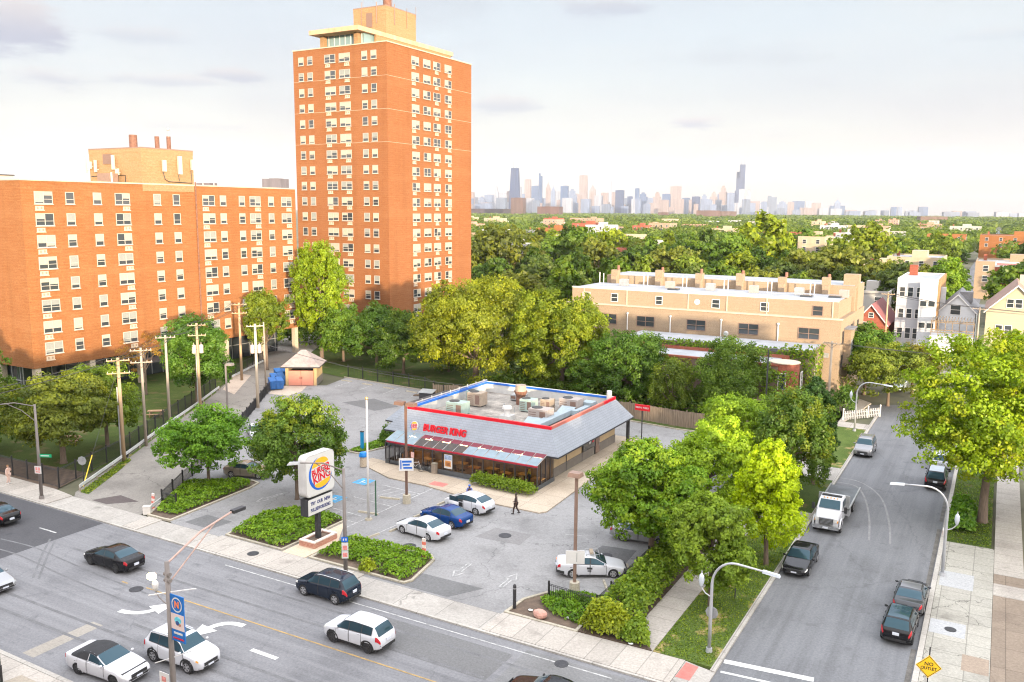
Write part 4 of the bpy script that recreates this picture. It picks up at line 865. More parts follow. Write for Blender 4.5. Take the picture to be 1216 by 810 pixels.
# inside: floor, warm walls, tables, chairs, lamps glimpsed through the glass
m = MB(); m.box(sx0 + .2, sx1 - .2, sy0 + .2, 68.84, 0.1, 0.16); m.build('dining_floor', mat('dining_floor_tile', (0.30, 0.20, 0.13), 0.5, 0.2, 2), bk)
m = MB(); m.box(sx0 + .2, sx1 - .2, 68.78, 68.855, 0.16, 3.0); m.build('dining_wall', mat('dining_wall_paint', (0.30, 0.17, 0.08), 0.8, 0.5, 0.7, col2=(0.5, 0.33, 0.17)), bk)
WOOD_T = mat('table_wood', (0.45, 0.24, 0.08), 0.5, 0.2, 2, stretch=(1, 6, 1)); SEATC = mat('seat_vinyl', (0.13, 0.07, 0.05), 0.5)
tb = thing('dining_table', 'wooden dining table with dark legs inside the glazed restaurant front', 'table', (-47.2, 66.6, 0.16), 0, 'tables behind the restaurant glass')
m = MB(); m.box(-.55, .55, -.38, .38, .70, .75); m.build('tabletop', WOOD_T, tb); MB().cyl((0, 0, 0), (0, 0, .70), .05).cyl((0, 0, 0), (0, 0, .03), .28).build('pedestal', METAL_DK, tb)
ch = thing('dining_chair', 'dark chair at a table inside the glazed restaurant front', 'chair', (-47.2, 67.35, 0.16), 0, 'chairs behind the restaurant glass')
m = MB(); m.box(-.21, .21, -.21, .21, .43, .48); m.build('seat', SEATC, ch); m = MB(); m.box(-.21, .21, .19, .23, .48, .92); m.build('backrest', SEATC, ch)
for x in (-.18, .18):
    for y in (-.18, .18): MB().cyl((x, y, 0), (x, y, .43), .02, .018, 6).build('leg', METAL_DK, ch)
for i in range(7):
    x = -45.2 + i * 1.7
    dup(tb, (x, 66.6 + 0.5 * (i % 2), .16)); dup(ch, (x, 67.4 + .5 * (i % 2), .16), 0.1 * (i % 3)); 
    if i % 2: dup(ch, (x, 65.95, .16), PI)
m = MB()
for i in range(8): m.box(-49.6 + i * 2, -48.8 + i * 2, 66.8, 67.2, 2.72, 2.76)
m.build('ceiling_lamp', mat('warm_lamp', (1, .8, .5), 0.5, emit=((1.0, 0.72, 0.38), 3.0)), bk)
MB().box(-49.9, -49.84, 66.0, 68.2, 0.16, 1.1).box(-49.8, -47.9, 67.9, 67.96, 0.16, 1.05).build('entry_partition', mat('orange_wood', (0.55, 0.28, 0.07), 0.5, 0.2, 2), bk)
dd = MB().box(-50.9, -50.83, 65.22, 65.30, 0.16, 2.2).box(-49.68, -49.61, 65.22, 65.30, 0.16, 2.2).box(-48.5, -48.43, 65.22, 65.30, 0.16, 2.2).box(-50.82, -49.69, 65.22, 65.3, 2.1, 2.2).box(-49.6, -48.51, 65.22, 65.3, 2.1, 2.2).box(-50.82, -49.69, 65.22, 65.3, .16, .3).box(-49.6, -48.51, 65.22, 65.3, .16, .3).build('entrance_doors', METAL_DK, bk)
MB().box(-49.9, -49.86, 65.14, 65.2, 0.8, 1.5).box(-49.44, -49.4, 65.14, 65.2, 0.8, 1.5).build('handle', METAL_GREY, dd)
pst = MB().box(-44.35, -43.45, 65.26, 65.29, 0.75, 2.1); pst.mi(1).box(-44.3, -43.5, 65.245, 65.26, 1.62, 2.05).mi(2).box(-44.25, -43.6, 65.245, 65.26, 0.95, 1.5); pst.mi(3).box(-44.1, -43.7, 65.235, 65.245, 1.05, 1.35)
pst = pst.build('window_poster', [WHITE_PAINT, mat('poster_blue', (.25, .32, .45), .6, .5, 6), mat('poster_orange', (.5, .22, .06), .6, .4, 6), mat('poster_brown', (.25, .1, .04), .6, .4, 8)], bk)
MB().box(-48.2, -47.85, 65.22, 65.26, 1.2, 1.75).build('door_notice', mat('notice_pink', (.65, .4, .36), .6, .3, 9), bk)
tag(MB().prism([(-0.18, -0.18), (0.18, -0.18), (0.18, 0.18), (-0.18, 0.18)], 0, 0.02).mi(0).box(-.17, .17, -.15, -.11, 0.02, .66).box(-.17, .17, .11, .15, 0.02, .66).box(-.1, .1, -.15, .15, .62, .68).build('wet_floor_sign', mat('yellow_plastic', (.75, .48, .03), .5), None, (-49.2, 65.9, .16)), 'yellow folding floor sign just inside the restaurant entrance', 'floor sign')
# rooftop name and roundel on the front slope
def roundel(name, parent, loc, rot, r, depth=0.06, m_white=None):
    """round emblem: yellow bun halves, red lettering on the tilt, blue swoosh, on white"""
    W_ = m_white or WHITE_PAINT; base = bpy.data.objects.new(name, None); C.objects.link(base); base.parent = parent; base.location = loc; base.rotation_euler = rot
    YEL = mat('bun_yellow', (0.80, 0.40, 0.015), 0.5); 
    def disc(nm, pts, z, mm, th=0.012):
        q = MB(); n = len(pts); q.add([(p[0] * r, p[1] * r, z) for p in pts] + [(p[0] * r, p[1] * r, z + th) for p in pts], [tuple(range(n, 2 * n))] + [(i, (i + 1) % n, n + (i + 1) % n, n + i) for i in range(n)]); return q.build(nm, mm, base)
    disc('disc', [(math.cos(t), math.sin(t)) for t in np.linspace(0, 2 * PI, 40, endpoint=False)], 0, W_, depth)
    # blue swoosh: outer arc minus offset inner arc
    a = np.linspace(math.radians(105), math.radians(352), 30); outer = [(0.93 * math.cos(t), 0.93 * math.sin(t)) for t in a]; inner = []
    for i, t in enumerate(a): w = 0.02 + 0.17 * math.sin(PI * i / 29) ** 0.8; inner.append(((0.93 - w) * math.cos(t), (0.93 - w) * math.sin(t)))
    q = MB(); n = len(a); z = depth + .004
    q.add([(p[0] * r, p[1] * r, z) for p in outer + inner], [(i, i + 1, n + i + 1, n + i) for i in range(n - 1)]); q.build('swoosh', BLUE, base)
    tilt = 0.16
    def bun(y0, up):
        t = np.linspace(0.0, PI, 20) if up else np.linspace(PI, 2 * PI, 20)
        p = [(0.64 * math.cos(x) + .06, y0 + (0.40 if up else 0.34) * math.sin(x)) for x in t]; return [(x * math.cos(tilt) - y * math.sin(tilt), x * math.sin(tilt) + y * math.cos(tilt)) for x, y in p]
    disc('bun', bun(0.47, True), depth + .001, YEL, .008); disc('bun', bun(-0.47, False), depth + .001, YEL, .008)
    for txt, y, s, sx in (('BURGER', 0.20, 0.42, 0.80), ('KING', -0.22, 0.54, 0.94)):
        letters('lettering', txt, r * s * 1.15, RED, base, (r * (0.05 - y * math.sin(tilt)), r * y, depth + .012), (0, 0, tilt), 0.012, r * 0.016, sx=sx)
    return base
sl_a = math.atan2(pz - ez, py0 - ey0)
def on_front(x, t): return (x, ey0 + (py0 - ey0) * t - 0.10, ez + (pz - ez) * t + 0.06)
letters('name_lettering', 'BURGER KING', .94, RED, bk, (-45.9, 67.62, 3.62), (PI / 2 - 0.25, 0, 0), 0.14, 0.04, sx=0.83)
roundel('roundel', bk, (-49.5, 67.6, 3.62), (PI / 2 - 0.25, 0, 0), 0.50)
# rooftop plant
def hvac(label, x, y, sx, sy, sz, mm, fan=True, rz=0.0, z=4.05):
    t = thing('rooftop_unit', label, 'air conditioner', (x, y, z), rz)
    m = MB(); m.box(-sx / 2, sx / 2, -sy / 2, sy / 2, .12, sz); m.build('casing', mm, t)
    m = MB(); m.box(-sx / 2 + .1, sx / 2 - .1, -sy / 2 + .1, sy / 2 - .1, 0, .119); m.build('kerb', METAL_DK, t)
    m = MB()
    for i in range(5): m.box(-sx / 2 + .1, -sx / 2 + sx * .42, -sy / 2 - .012, -sy / 2, .25 + i * (sz - .4) / 5, .25 + i * (sz - .4) / 5 + .06)
    m.box(sx * .1, sx * .4, -sy / 2 - .014, -sy / 2, .3, sz - .2); m.build('louvre', LOUVRE, t)
    if fan: MB().cyl((-sx * .2, 0, sz), (-sx * .2, 0, sz + .06), min(sx, sy) * .36, n=16).build('fan', METAL_DK, t)
    return t
GREENU = mat('pale_green_unit', (0.25, 0.33, 0.305), 0.6, 0.12, 2); PINKU = mat('beige_unit', (0.29, 0.255, 0.24), 0.6, 0.12, 2); TANU = mat('tan_unit', (0.27, 0.22, 0.175), 0.6, 0.2, 2)
hvac('pale green rooftop unit with a brown grille nearest the red fascia', -47.6, 72.6, 2.0, 1.5, 1.35, GREENU, rz=.03)
hvac('tan rooftop unit standing on a brick curb behind the pale green one', -48.0, 77.0, 1.7, 1.4, 1.5, TANU)
hvac('second pale green rooftop unit partly hidden behind the tan one', -49.4, 78.6, 1.4, 1.2, 1.2, GREENU)
hvac('pale green rooftop unit in the middle behind the white fan', -42.0, 77.6, 1.5, 1.3, 1.35, GREENU)
hvac('small tan rooftop unit beside the middle green unit', -40.6, 79.2, 1.2, 1.1, 1.2, TANU)
hvac('beige rooftop unit with two white labels nearest the duct', -38.6, 73.9, 2.1, 1.5, 1.5, PINKU)
hvac('beige rooftop unit standing by the rear parapet', -38.0, 79.6, 2.1, 1.5, 1.5, PINKU)
hvac('low grey rooftop unit by the rear left parapet', -45.4, 81.6, 1.6, 1.2, .7, METAL_GREY, False)
t = thing('exhaust_fan', 'white mushroom exhaust fan on the restaurant roof', 'exhaust fan', (-42.2, 73.4, 4.05)); MB().box(-.6, .6, -.6, .6, 0, .45).build('base', WALLW, t); MB().cyl((0, 0, .45), (0, 0, 1.1), .3).cyl((0, 0, 1.1), (0, 0, 1.35), .5, .46, 16).build('hood', WHITE_PAINT, t)
t = thing('exhaust_fan', 'tall tan and brown exhaust stack at the back of the restaurant roof', 'exhaust fan', (-44.3, 80.0, 4.05)); MB().cyl((0, 0, 0), (0, 0, .9), .5, .5, 14).cyl((0, 0, .9), (0, 0, 1.5), .5, .75, 14).build('stack', RUSTY, t); MB().cyl((0, 0, 1.5), (0, 0, 2.15), .62, .58, 16).build('hood', TANU, t)
t = thing('air_duct', 'long grey sheet metal duct running along the right of the roof', 'duct', (0, 0, 0)); m = MB(); DUCT = mat('duct_metal', (0.25, 0.31, 0.35), 0.45, 0.12, 1.2)
m.box(-37.9, -36.9, 70.2, 77.6, 4.35, 4.85); m.box(-36.7, -36.1, 77.7, 80.2, 4.35, 4.85); m.box(-37.6, -36.2, 77.2, 77.9, 4.36, 4.86); m.build('duct_run', DUCT, t); MB().prism([(-37.2, 80.3), (-36.0, 80.3), (-36.0, 81.6), (-37.2, 81.6)], 4.05, 5.1).build('elbow', DUCT, t)
m = MB(); m.quad((-39.4, 71.0, 4.15), (-37.2 - .8, 71.0, 4.15), (-38.0, 72.7, 4.85), (-39.4, 72.7, 4.85)); m.box(-39.4, -38.0, 72.71, 72.8, 4.1, 4.85); m.build('sloping_hood', DUCT, t)
m = MB(); m.quad((-38.6, 76.6, 4.2), (-37.0, 76.6, 4.2), (-37.0, 78.6, 4.9), (-38.6, 78.6, 4.9)); m.build('sloping_hood', DUCT, t)
t = MB().cyl((0, 0, 0), (0, 0, .8), .06).cyl((.6, .3, 0), (.6, .3, .6), .05).cyl((-.9, .8, 0), (-.9, .8, .7), .07).build('roof_vent_pipe', METAL_GREY, bk, (-43.6, 76, 4.05))
MB().cyl((-35.4, 83.5, 4.9), (-35.4, 83.5, 5.9), .28, .28, 14).build('roof_pipe', WHITE_PAINT, bk)
t = thing('directional_sign', 'small red sign board on a post behind the restaurant roof corner', 'sign', (-33.0, 87.2, 0)); MB().cyl((0, 0, 0), (0, 0, 3.3), .06).build('post', METAL_DK, t); MB().box(-.85, .85, -.07, .07, 3.3, 3.95).build('board', RED, t); letters('lettering', 'DRIVE THRU', .27, WHITE_PAINT, t, (0, -.085, 3.62), (PI / 2, 0, 0), .01, .004)

# ------------------------------------------------------------------ rubbish enclosure with hipped roof
g = thing('bin_enclosure', 'tan bin enclosure with pink double doors and a hipped shingle roof', 'shed', (-85.1, 89.3, 0), math.radians(31.5)); g.scale = (1.1, 1.1, 1.08)
m = MB(); m.box(-2.0, -1.6, 0, 3.9, 0, 2.7); m.box(1.6, 2.0, 0, 3.9, 0, 2.7); m.box(-1.6, 1.6, 3.6, 3.9, 0, 2.7); m.build('wall', mat('enclosure_tan', (.48, .34, .17), .85, .12, 1), g)
m = MB(); m.box(1.98, 2.03, -.02, 3.92, 0, 1.0); m.box(-2.03, -1.98, -.02, 3.92, 0, 1.0); m.build('wall_base', GREY_W, g)
PINK = mat('pink_door_paint', (.60, .24, .17), .7, .06, 1.2)
for s in (-1, 1):
    d = MB().box(min(0, s * 1.58) + .02 * (s > 0), max(0, s * 1.58) - .02 * (s < 0), -.1, -.03, .08, 2.05).build('door', PINK, g); MB().box(s * .12 - .03, s * .12 + .03, -.15, -.1, .95, 1.25).build('handle', METAL_DK, d)
m = MB(); a = (-2.5, -.6); b = (2.5, 4.4); zt = 2.62; ap = ((-.3, 1.9, 4.5), (.3, 1.9, 4.5))
m.quad((a[0], a[1], zt), (b[0], a[1], zt), ap[1], ap[0]); m.quad((b[0], b[1], zt), (a[0], b[1], zt), ap[0], ap[1]); m.quad((b[0], a[1], zt), (b[0], b[1], zt), ap[1]); m.quad((a[0], b[1], zt), (a[0], a[1], zt), ap[0])
m.mi(1).box(a[0], b[0], a[1], b[1], zt - .16, zt - .002); m.build('roof', [mat('brown_shingle', (.24, .20, .19), .85, .2, 2, fine=.3), METAL_DK], g)
MB().box(-1.55, 1.55, .3, 3.5, 0.02, 1.9).build('interior_bins', METAL_DK, g)
DB = mat('dumpster_blue', (.02, .11, .33), .5, .2, 2)
d0 = None
for i, (x, y, rz, lab) in enumerate(((-86.2, 85.5, .99, 'blue dumpster nearest the lot, first of the three by the bin enclosure'), (-88.3, 87.9, .99, 'blue dumpster between two others behind the bin enclosure'), (-90.6, 91.0, .99, 'blue dumpster furthest up the alley of the three'))):
    if d0 is None:
        d0 = thing('dumpster', lab, 'dumpster', (x, y, .05), rz, 'blue dumpsters by the alley'); m = MB()
        m.add([(-.9, -.6, .15), (.9, -.6, .15), (.9, .6, .15), (-.9, .6, .15), (-.95, -.75, 1.25), (.95, -.75, 1.25), (.95, .75, 1.55), (-.95, .75, 1.55)], [(3, 2, 1, 0), (4, 5, 6, 7), (0, 1, 5, 4), (1, 2, 6, 5), (2, 3, 7, 6), (3, 0, 4, 7)])
        for x_ in (-.6, 0, .6): m.box(x_ - .05, x_ + .05, -.78, -.6, .3, 1.2)
        m.box(-1.05, -.9, -.5, .5, .7, .95).box(.9, 1.05, -.5, .5, .7, .95); m.build('body', DB, d0)
        for s in (-1, 1): MB().add([(s * .03, -.78, 1.27), (s * .93, -.78, 1.27), (s * .93, .78, 1.58), (s * .03, .78, 1.58), (s * .03, -.78, 1.33), (s * .93, -.78, 1.33), (s * .93, .78, 1.64), (s * .03, .78, 1.64)], [(4, 5, 6, 7), (0, 1, 5, 4), (1, 2, 6, 5), (2, 3, 7, 6), (3, 0, 4, 7)]).build('lid', DB, d0)
        for x_ in (-.7, .7):
            for y_ in (-.4, .4): MB().cyl((x_ - .04, y_, .08), (x_ + .04, y_, .08), .08).build('caster', METAL_DK, d0)
    else: dup(d0, (x, y, .05), rz, lab)

# ------------------------------------------------------------------ tan flat-roofed row behind the trees, ivy-clad brick building before it
tn = thing('terrace_row', 'long tan flat-roofed terrace with a white roof and a row of chimneys', 'terrace', (0, 0, 0))
m = MB(); m.box(-57.5, -17.6, 118, 139, 0, 11.0); m.box(-57, -18.2, 119.0, 129.9, 11.0, 13.3); m.box(-56, -17.8, 130, 139, 11, 14.6)
m.mi(1).box(-57.6, -17.5, 117.9, 118.99, 11.0, 11.14)
for x in (-55, -48, -38.6, -33, -27.5, -18.9): m.mi(1).box(x - .08, x + .08, 118.9, 119.0, 11.15, 13.3)
m.mi(0)
for k, x in enumerate((-54.5, -47.0, -40.5, -34.2, -28.0, -21.8)): m.box(x - .5, x + .6, 129.3, 130.4, 11, 15.5 + .25 * (k % 2)); m.box(x - .3, x + .6, 128.7, 129.29, 13.3, 14.6)
m.box(-19.6, -17.55, 131, 133, 11, 16.2); m.box(-17.58, -16.7, 121, 124, 4.4, 9.5)
m.build('wall', [BRICK_PALE, SILL], tn)
m = MB(); m.box(-56.8, -18.4, 119.2, 129.2, 13.302, 13.36); m.box(-55.8, -18, 130.7, 138.8, 14.602, 14.66); m.build('roof', ROOF_WHITE, tn)
m = MB(); m.box(-57, -18.2, 119.0, 119.2, 13.302, 13.5); m.build('roof_edge', WHITE_PAINT, tn)
CH = mat('chimney_cap', (.22, .10, .07), .8, .2, 4)
for k, x in enumerate((-54, -46.5, -40.2, -33.8, -27.4, -21.4)):
    MB().cyl((x, 129.9, 15.5), (x, 129.9, 16.2), .25, .2, 8).build('chimney_pot', CH, tn); MB().cyl((x - 2, 127, 13.36), (x - 2, 127, 15.2), .07).cyl((x - 1.5, 127.4, 13.36), (x - 1.5, 127.4, 15), .07).build('vent_pipe', WHITE_PAINT, tn)
    MB().box(x + 2.2, x + 3.4, 125, 126.1, 13.37, 14.4).build('roof_condenser', PINKU if k % 2 else METAL_GREY, tn)
for x, y in ((-24, 123), (-20.4, 124), (-43, 122.4)): MB().box(x, x + 1.6, y, y + 1.1, 13.37, 13.62).build('skylight', GLASS_D, tn)
def simple_window(parent, x, y, z, rz, w, h, fm=WHITE_PAINT, gmat=GLASS_D, cross=True, name='window', blind=None):
    k = ('s', w, h, fm.name, gmat.name, cross)
    if k not in _wcache:
        f = MB(); t = .08; f.box(-w / 2 - t, -w / 2, -.08, .02, -t, h + t); f.box(w / 2, w / 2 + t, -.08, .02, -t, h + t); f.box(-w / 2, w / 2, -.08, .02, -t, 0); f.box(-w / 2, w / 2, -.08, .02, h, h + t)
        if cross: f.box(-w / 2, w / 2, -.07, .02, h * .5 - .03, h * .5 + .03)
        if w > 1.6: f.box(-.04, .04, -.072, .02, 0, h)
        _wcache[k] = (f.mesh(name, fm), MB().box(-w / 2, w / 2, -.03, .0, 0, h).mesh('pane', gmat))
    a, b = _wcache[k]; o = link(name, a, parent, (x, y, z), rz); link('pane', b, o); return o
for x, w in ((-54.6, 1.1), (-50.0, 1.0), (-43.0, .9), (-34.6, 1.0), (-27.8, 1.0)): simple_window(tn, x, 119.0, 11.55, 0, w, 1.1)
simple_window(tn, -20.8, 119, 11.4, 0, 1.2, 1.2, METAL_BROWN)
MB().cyl((-37.3, 119.0, 12.2), (-37.3, 118.95, 12.2), .4, .4, 18).build('round_window', WHITE_PAINT, tn)
for x, w in ((-50.5, 2.6), (-44.6, 2.6), (-37, 2.6), (-29.6, 2.6), (-21.6, 2.6)): simple_window(tn, x, 118, 8.3, 0, w, 1.4, METAL_BROWN)
for x in (-47.4, -40.8, -33.4, -25.6): MB().cyl((x, 117.9, 7.6), (x, 117.9, 9.9), .09).ball((x, 117.9, 10), .18, nu=8, nv=5).build('vent_pipe', WHITE_PAINT, tn)
for y, z in ((120, 7.8), (127, 8), (120, 4.6), (133, 8), (133, 4.6)): simple_window(tn, -17.6, y, z, PI / 2, .9, 1.5, METAL_DK)
simple_window(tn, -16.7, 122.5, 5.6, PI / 2, 2.0, 2.4, METAL_GREY); MB().box(-17.6, -16.4, 120.8, 124.2, 9.502, 9.7).build('bay_roof', SLATE, tn)
MB().box(-19.6, -18.9, 117.75, 118, 6.0, 6.6).build('wall_lamp', METAL_GREY, tn)
iv = thing('brick_building', 'old brown brick building with white flat roofs, overgrown with ivy', 'building', (0, 0, 0))
m = MB(); m.box(-43.5, -22.4, 104.2, 110.4, 0, 6.6); m.box(-45, -19.6, 110.42, 117.4, 0, 7.7); m.mi(1).box(-43.6, -22.3, 104.1, 104.5, 6.6, 6.85).box(-43.6, -22.3, 110.0, 110.4, 6.6, 7.1); m.build('wall', [BRICK_OLD, BRICK_RED], iv)
m = MB(); m.cyl((-21.9, 105.9, 0), (-21.9, 105.9, 6.9), 1.7, 1.7, 20); m.mi(1).cyl((-21.9, 105.9, 6.9), (-21.9, 105.9, 7.0), 1.8, 1.8, 20); m.build('corner_turret', [BRICK_RED, SILL, SILL], iv)
m = MB(); m.box(-43.3, -23.2, 104.55, 109.95, 6.602, 6.7); m.box(-44.8, -19.8, 110.6, 117.2, 7.702, 7.78); m.build('roof', ROOF_WHITE, iv)
for x in (-40.5, -35.8, -30.4, -26): 
    for z in (1.2, 4.2): simple_window(iv, x, 104.2, z, 0, .95, 1.7, WHITE_PAINT)
simple_window(iv, -20.02, 106.3, 3.9, PI / 2, .8, 1.9); simple_window(iv, -21.8, 104.0, 3.9, 0, .8, 1.9); simple_window(iv, -19.6, 113, 4.2, PI / 2, .9, 1.8)
MB().box(-42, -40.9, 107, 108, 6.7, 7.7).build('chimney', BRICK_RED, iv); MB().cyl((-31, 112, 7.8), (-31, 112, 9), .05).ball((-31, 111.9, 9), .35, .1, .35).build('dish_aerial', METAL_GREY, iv)
MB().box(-25.5, -20.2, 101.6, 104.0, 2.6, 2.8).cyl((-25, 101.9, 0), (-25, 101.9, 2.6), .1).cyl((-20.6, 101.9, 0), (-20.6, 101.9, 2.6), .1).build('porch', mat('porch_shingle', (.22, .13, .11), .8, .2, 3), iv)
def ivy(parent, x0, x1, y, z0, z1, n, nx=0, ny=-1, col=(0.075, 0.125, 0.022), gold=.25):
    a = rng.uniform(0, 1, (n, 2)); lump = np.sin(a[:, 0] * 13 + 3 * np.sin(a[:, 1] * 9)) * .5 + .5; keep = rng.uniform(0, 1, n) < (.35 + .65 * lump); a = a[keep]; k = len(a)
    t = x0 + (x1 - x0) * a[:, 0]; P = np.column_stack([t, np.full(k, y), z0 + (z1 - z0) * a[:, 1]]) if nx == 0 else np.column_stack([np.full(k, y), t, z0 + (z1 - z0) * a[:, 1]])
    d = np.array([nx, ny, 0.0]); P += d * rng.uniform(.03, .35, (k, 1)); N = d + rng.normal(size=(k, 3)) * .5 + np.array([0, 0, .4])
    o = link('ivy', leaf_mesh('ivy', P, N, .3 * rng.uniform(.6, 1.4, k), np.clip(.5 + rng.normal(0, .2, k), 0, 1), (rng.uniform(0, 1, k) > .7) * 1.0), parent); o.color = (*FC(col), gold); o['kind'] = 'stuff'
ivy(iv, -45, -20, 110.4, 6.9, 8.1, 1500); ivy(iv, -29, -22.6, 104.15, 0, 6.4, 900); ivy(iv, -43.5, -33, 104.15, 4.5, 6.6, 700, col=(.11, .10, .03)); ivy(iv, 106.5, 117, -19.6, 0, 8.2, 1600, 1, 0, gold=.6); ivy(iv, -23, -19.6, 110.4, 2, 8.6, 700, gold=.7); ivy(iv, -24, -19.9, 104.0, 0, 6.2, 900, gold=.3)

# ------------------------------------------------------------------ houses along the rear alley
def house(name, label, x0, x1, y0, y1, h, wall, roof='gable', rise=3.0, rmat=SLATE, wins=(), side=(), trim=WHITE_PAINT, cat='house'):
    t = thing(name, label, cat, (0, 0, 0)); m = MB(); xm = (x0 + x1) / 2
    m.box(x0, x1, y0, y1, -.1, h)
    if roof == 'gable':
        m.add([(x0, y0, h), (x1, y0, h), (xm, y0, h + rise), (x0, y1, h), (x1, y1, h), (xm, y1, h + rise)], [(0, 1, 2), (4, 3, 5)])
        m.build('wall', wall, t); q = MB(); e = .35; s = rise / ((x1 - x0) / 2)
        for sg in (-1, 1):
            xe = xm + sg * ((x1 - x0) / 2 + e); ze = h - e * s; n_ = .16
            q.add([(xm, y0 - e, h + rise), (xe, y0 - e, ze), (xe, y1 + e, ze), (xm, y1 + e, h + rise), (xm, y0 - e, h + rise + n_), (xe, y0 - e, ze + n_), (xe, y1 + e, ze + n_), (xm, y1 + e, h + rise + n_)],
                  [(4, 5, 6, 7), (3, 2, 1, 0), (0, 1, 5, 4), (1, 2, 6, 5), (2, 3, 7, 6)])
        q.build('roof', rmat, t); q = MB()
        for sg in (-1, 1):
            xe = xm + sg * ((x1 - x0) / 2 + e); ze = h - e * s; q.add([(xm, y0 - e - .05, h + rise - .08), (xe, y0 - e - .05, ze - .08), (xe, y0 - e - .05, ze + .16), (xm, y0 - e - .05, h + rise + .17)], [(0, 1, 2, 3)])
        q.build('barge_board', trim, t)
    else:
        m.mi(1); w = .25
        m.box(x0, x1, y0, y0 + w, h, h + .4).box(x0, x1, y1 - w, y1, h, h + .4).box(x0, x0 + w, y0 + w, y1 - w, h, h + .4).box(x1 - w, x1, y0 + w, y1 - w, h, h + .4)
        m.build('wall', [wall, trim], t); MB().box(x0 + w, x1 - w, y0 + w, y1 - w, h + .002, h + .06).build('roof', rmat, t)
    for (x, z, w, hh) in wins: simple_window(t, x, y0, z, 0, w, hh, trim)
    for (y, z, w, hh) in side: simple_window(t, x1, y, z, PI / 2, w, hh, trim)
    return t
hs = house('house', 'grey three-storey house with a pale flat roof and stacked back windows', -15.8, -9.3, 166, 184, 13.2, SIDING_G, 'flat', rmat=ROOF_WHITE,
           wins=[(-14.9, 10.4, .8, 1.6), (-13.6, 10.4, .8, 1.6), (-12.3, 10.4, .5, 1.6), (-14.9, 6.6, .8, 1.6), (-13.6, 6.6, .8, 1.6), (-12.3, 6.6, .6, 1.6), (-14.9, 3, .8, 1.8), (-13.6, 3, .8, 1.8), (-12.4, 3, .7, 1.8)])
m = MB(); m.box(-12.0, -9.3, 164.3, 165.99, 0, 13.0); m.build('rear_stair_bay', SIDING_W, hs)
for z in (9.0, 5.2): simple_window(hs, -11.3, 164.3, z, 0, 1.0, .9, WHITE_PAINT, cross=False); simple_window(hs, -10.0, 164.3, z, 0, 1.0, .9, WHITE_PAINT, cross=False)
MB().box(-9.29, -9.0, 166, 184, 0, 13.6).build('side_wall', BRICK_TAN, hs); MB().box(-15.2, -13.8, 180, 181.2, 13.2, 15.2).build('chimney', BRICK_RED, hs)
MB().box(-12.2, -9.2, 162.4, 164.2, 2.2, 2.4).box(-12.2, -12.1, 162.4, 162.5, 0, 3.3).box(-9.3, -9.2, 162.4, 162.5, 0, 3.3).box(-12.2, -9.2, 162.4, 162.45, 3.2, 3.3).build('porch', WHITE_PAINT, hs)
hs = house('house', 'small red brick gabled house with a maroon roof beside the grey three-storey house', -22, -16.8, 163, 178, 5.6, BRICK_RED, rise=3.2, rmat=mat('maroon_roof', (.20, .07, .07), .8, .15, 1), wins=[(-20.6, 4.2, 1.4, 1.5), (-19.4, 6.6, .7, .8)])
MB().box(-22.4, -16.5, 160.5, 162.9, 2.7, 2.9).box(-22.4, -22.2, 160.5, 160.7, 0, 3.8).box(-16.7, -16.5, 160.5, 160.7, 0, 3.8).box(-22.4, -16.5, 160.5, 160.56, 3.7, 3.8).build('deck', mat('deck_red', (.3, .1, .08), .8, .2, 2), hs)
hs = house('house', 'grey gabled house with a slate roof above a covered deck and white garage', -9.0, -3.3, 168, 185, 8.0, SIDING_W, rise=2.9, wins=[(-6.4, 7.5, 1.5, 1.6)])
m = MB(); m.box(-9.6, -3.1, 159, 167.9, 0, 4.7); m.build('garage', SIDING_G, hs); m = MB(); m.box(-9.5, -4.5, 158.9, 158.99, .1, 2.6); m.build('garage_door', WHITE_PAINT, hs)
m = MB(); PW = mat('weathered_wood', (.20, .15, .10), .9, .3, 2)
for i in range(7): m.box(-9.5 + i * 1.05, -9.38 + i * 1.05, 159.1, 159.2, 4.7, 7.2)
for z in (5.2, 5.6, 6.9, 7.15): m.box(-9.55, -3.15, 159.05, 159.1, z, z + .14)
for i in range(14): m.box(-9.5 + i * .47, -9.4 + i * .47, 158.9, 166, 7.2, 7.32)
m.build('pergola_deck', PW, hs); MB().box(-9.0, -8.2, 170, 170.8, 8, 12).build('chimney', SIDING_W, hs); MB().box(-6, -4, 172, 175, 9.3, 11.2).build('dormer', SLATE, hs)
hs = house('house', 'tall cream gabled house with a brown roof and paired windows', -1.6, 6.8, 160, 178, 9.3, SIDING_Y, rise=4.2, rmat=mat('brown_roof', (.22, .14, .11), .8, .15, 1), wins=[(1.7, 10.0, .9, 1.3), (2.9, 10.0, .9, 1.3), (.4, 5.6, .9, 1.4), (1.7, 5.6, .9, 1.4), (1.3, 2.2, .9, 1.3)])
MB().box(2.9, 3.6, 172, 172.7, 12.5, 14.6).build('chimney', SILL, hs)
hs = house('house', 'small orange brick house corner at the right edge beside the cream house', 7.4, 13, 158, 170, 7.4, BRICK, 'flat', wins=[(8.5, 5.0, 1.0, 1.3)], rmat=ROOF_GREY)
hs = house('house', 'red brick three-storey building with white ground floor near the long street', -1.4, 13, 232, 250, 12.6, BRICK_RED, 'flat', wins=[(1.5, 9.2, 3.6, 1.5), (7.2, 9.2, 1.4, 1.5), (10.5, 9.2, 1.4, 1.5), (1.5, 5.2, 3.6, 1.6), (7.2, 5.2, 1.4, 1.6), (10.5, 5.2, 1.4, 1.6)], rmat=mat('red_roof', (.3, .09, .07), .8, .2, .7), cat='building')
MB().box(-1.6, 13.2, 229.5, 231.9, -.1, 3.8).build('white_extension', SIDING_W, hs)
for x in (.8, 4, 8): simple_window(hs, x, 229.5, 1.4, 0, 1.5, 1.6)
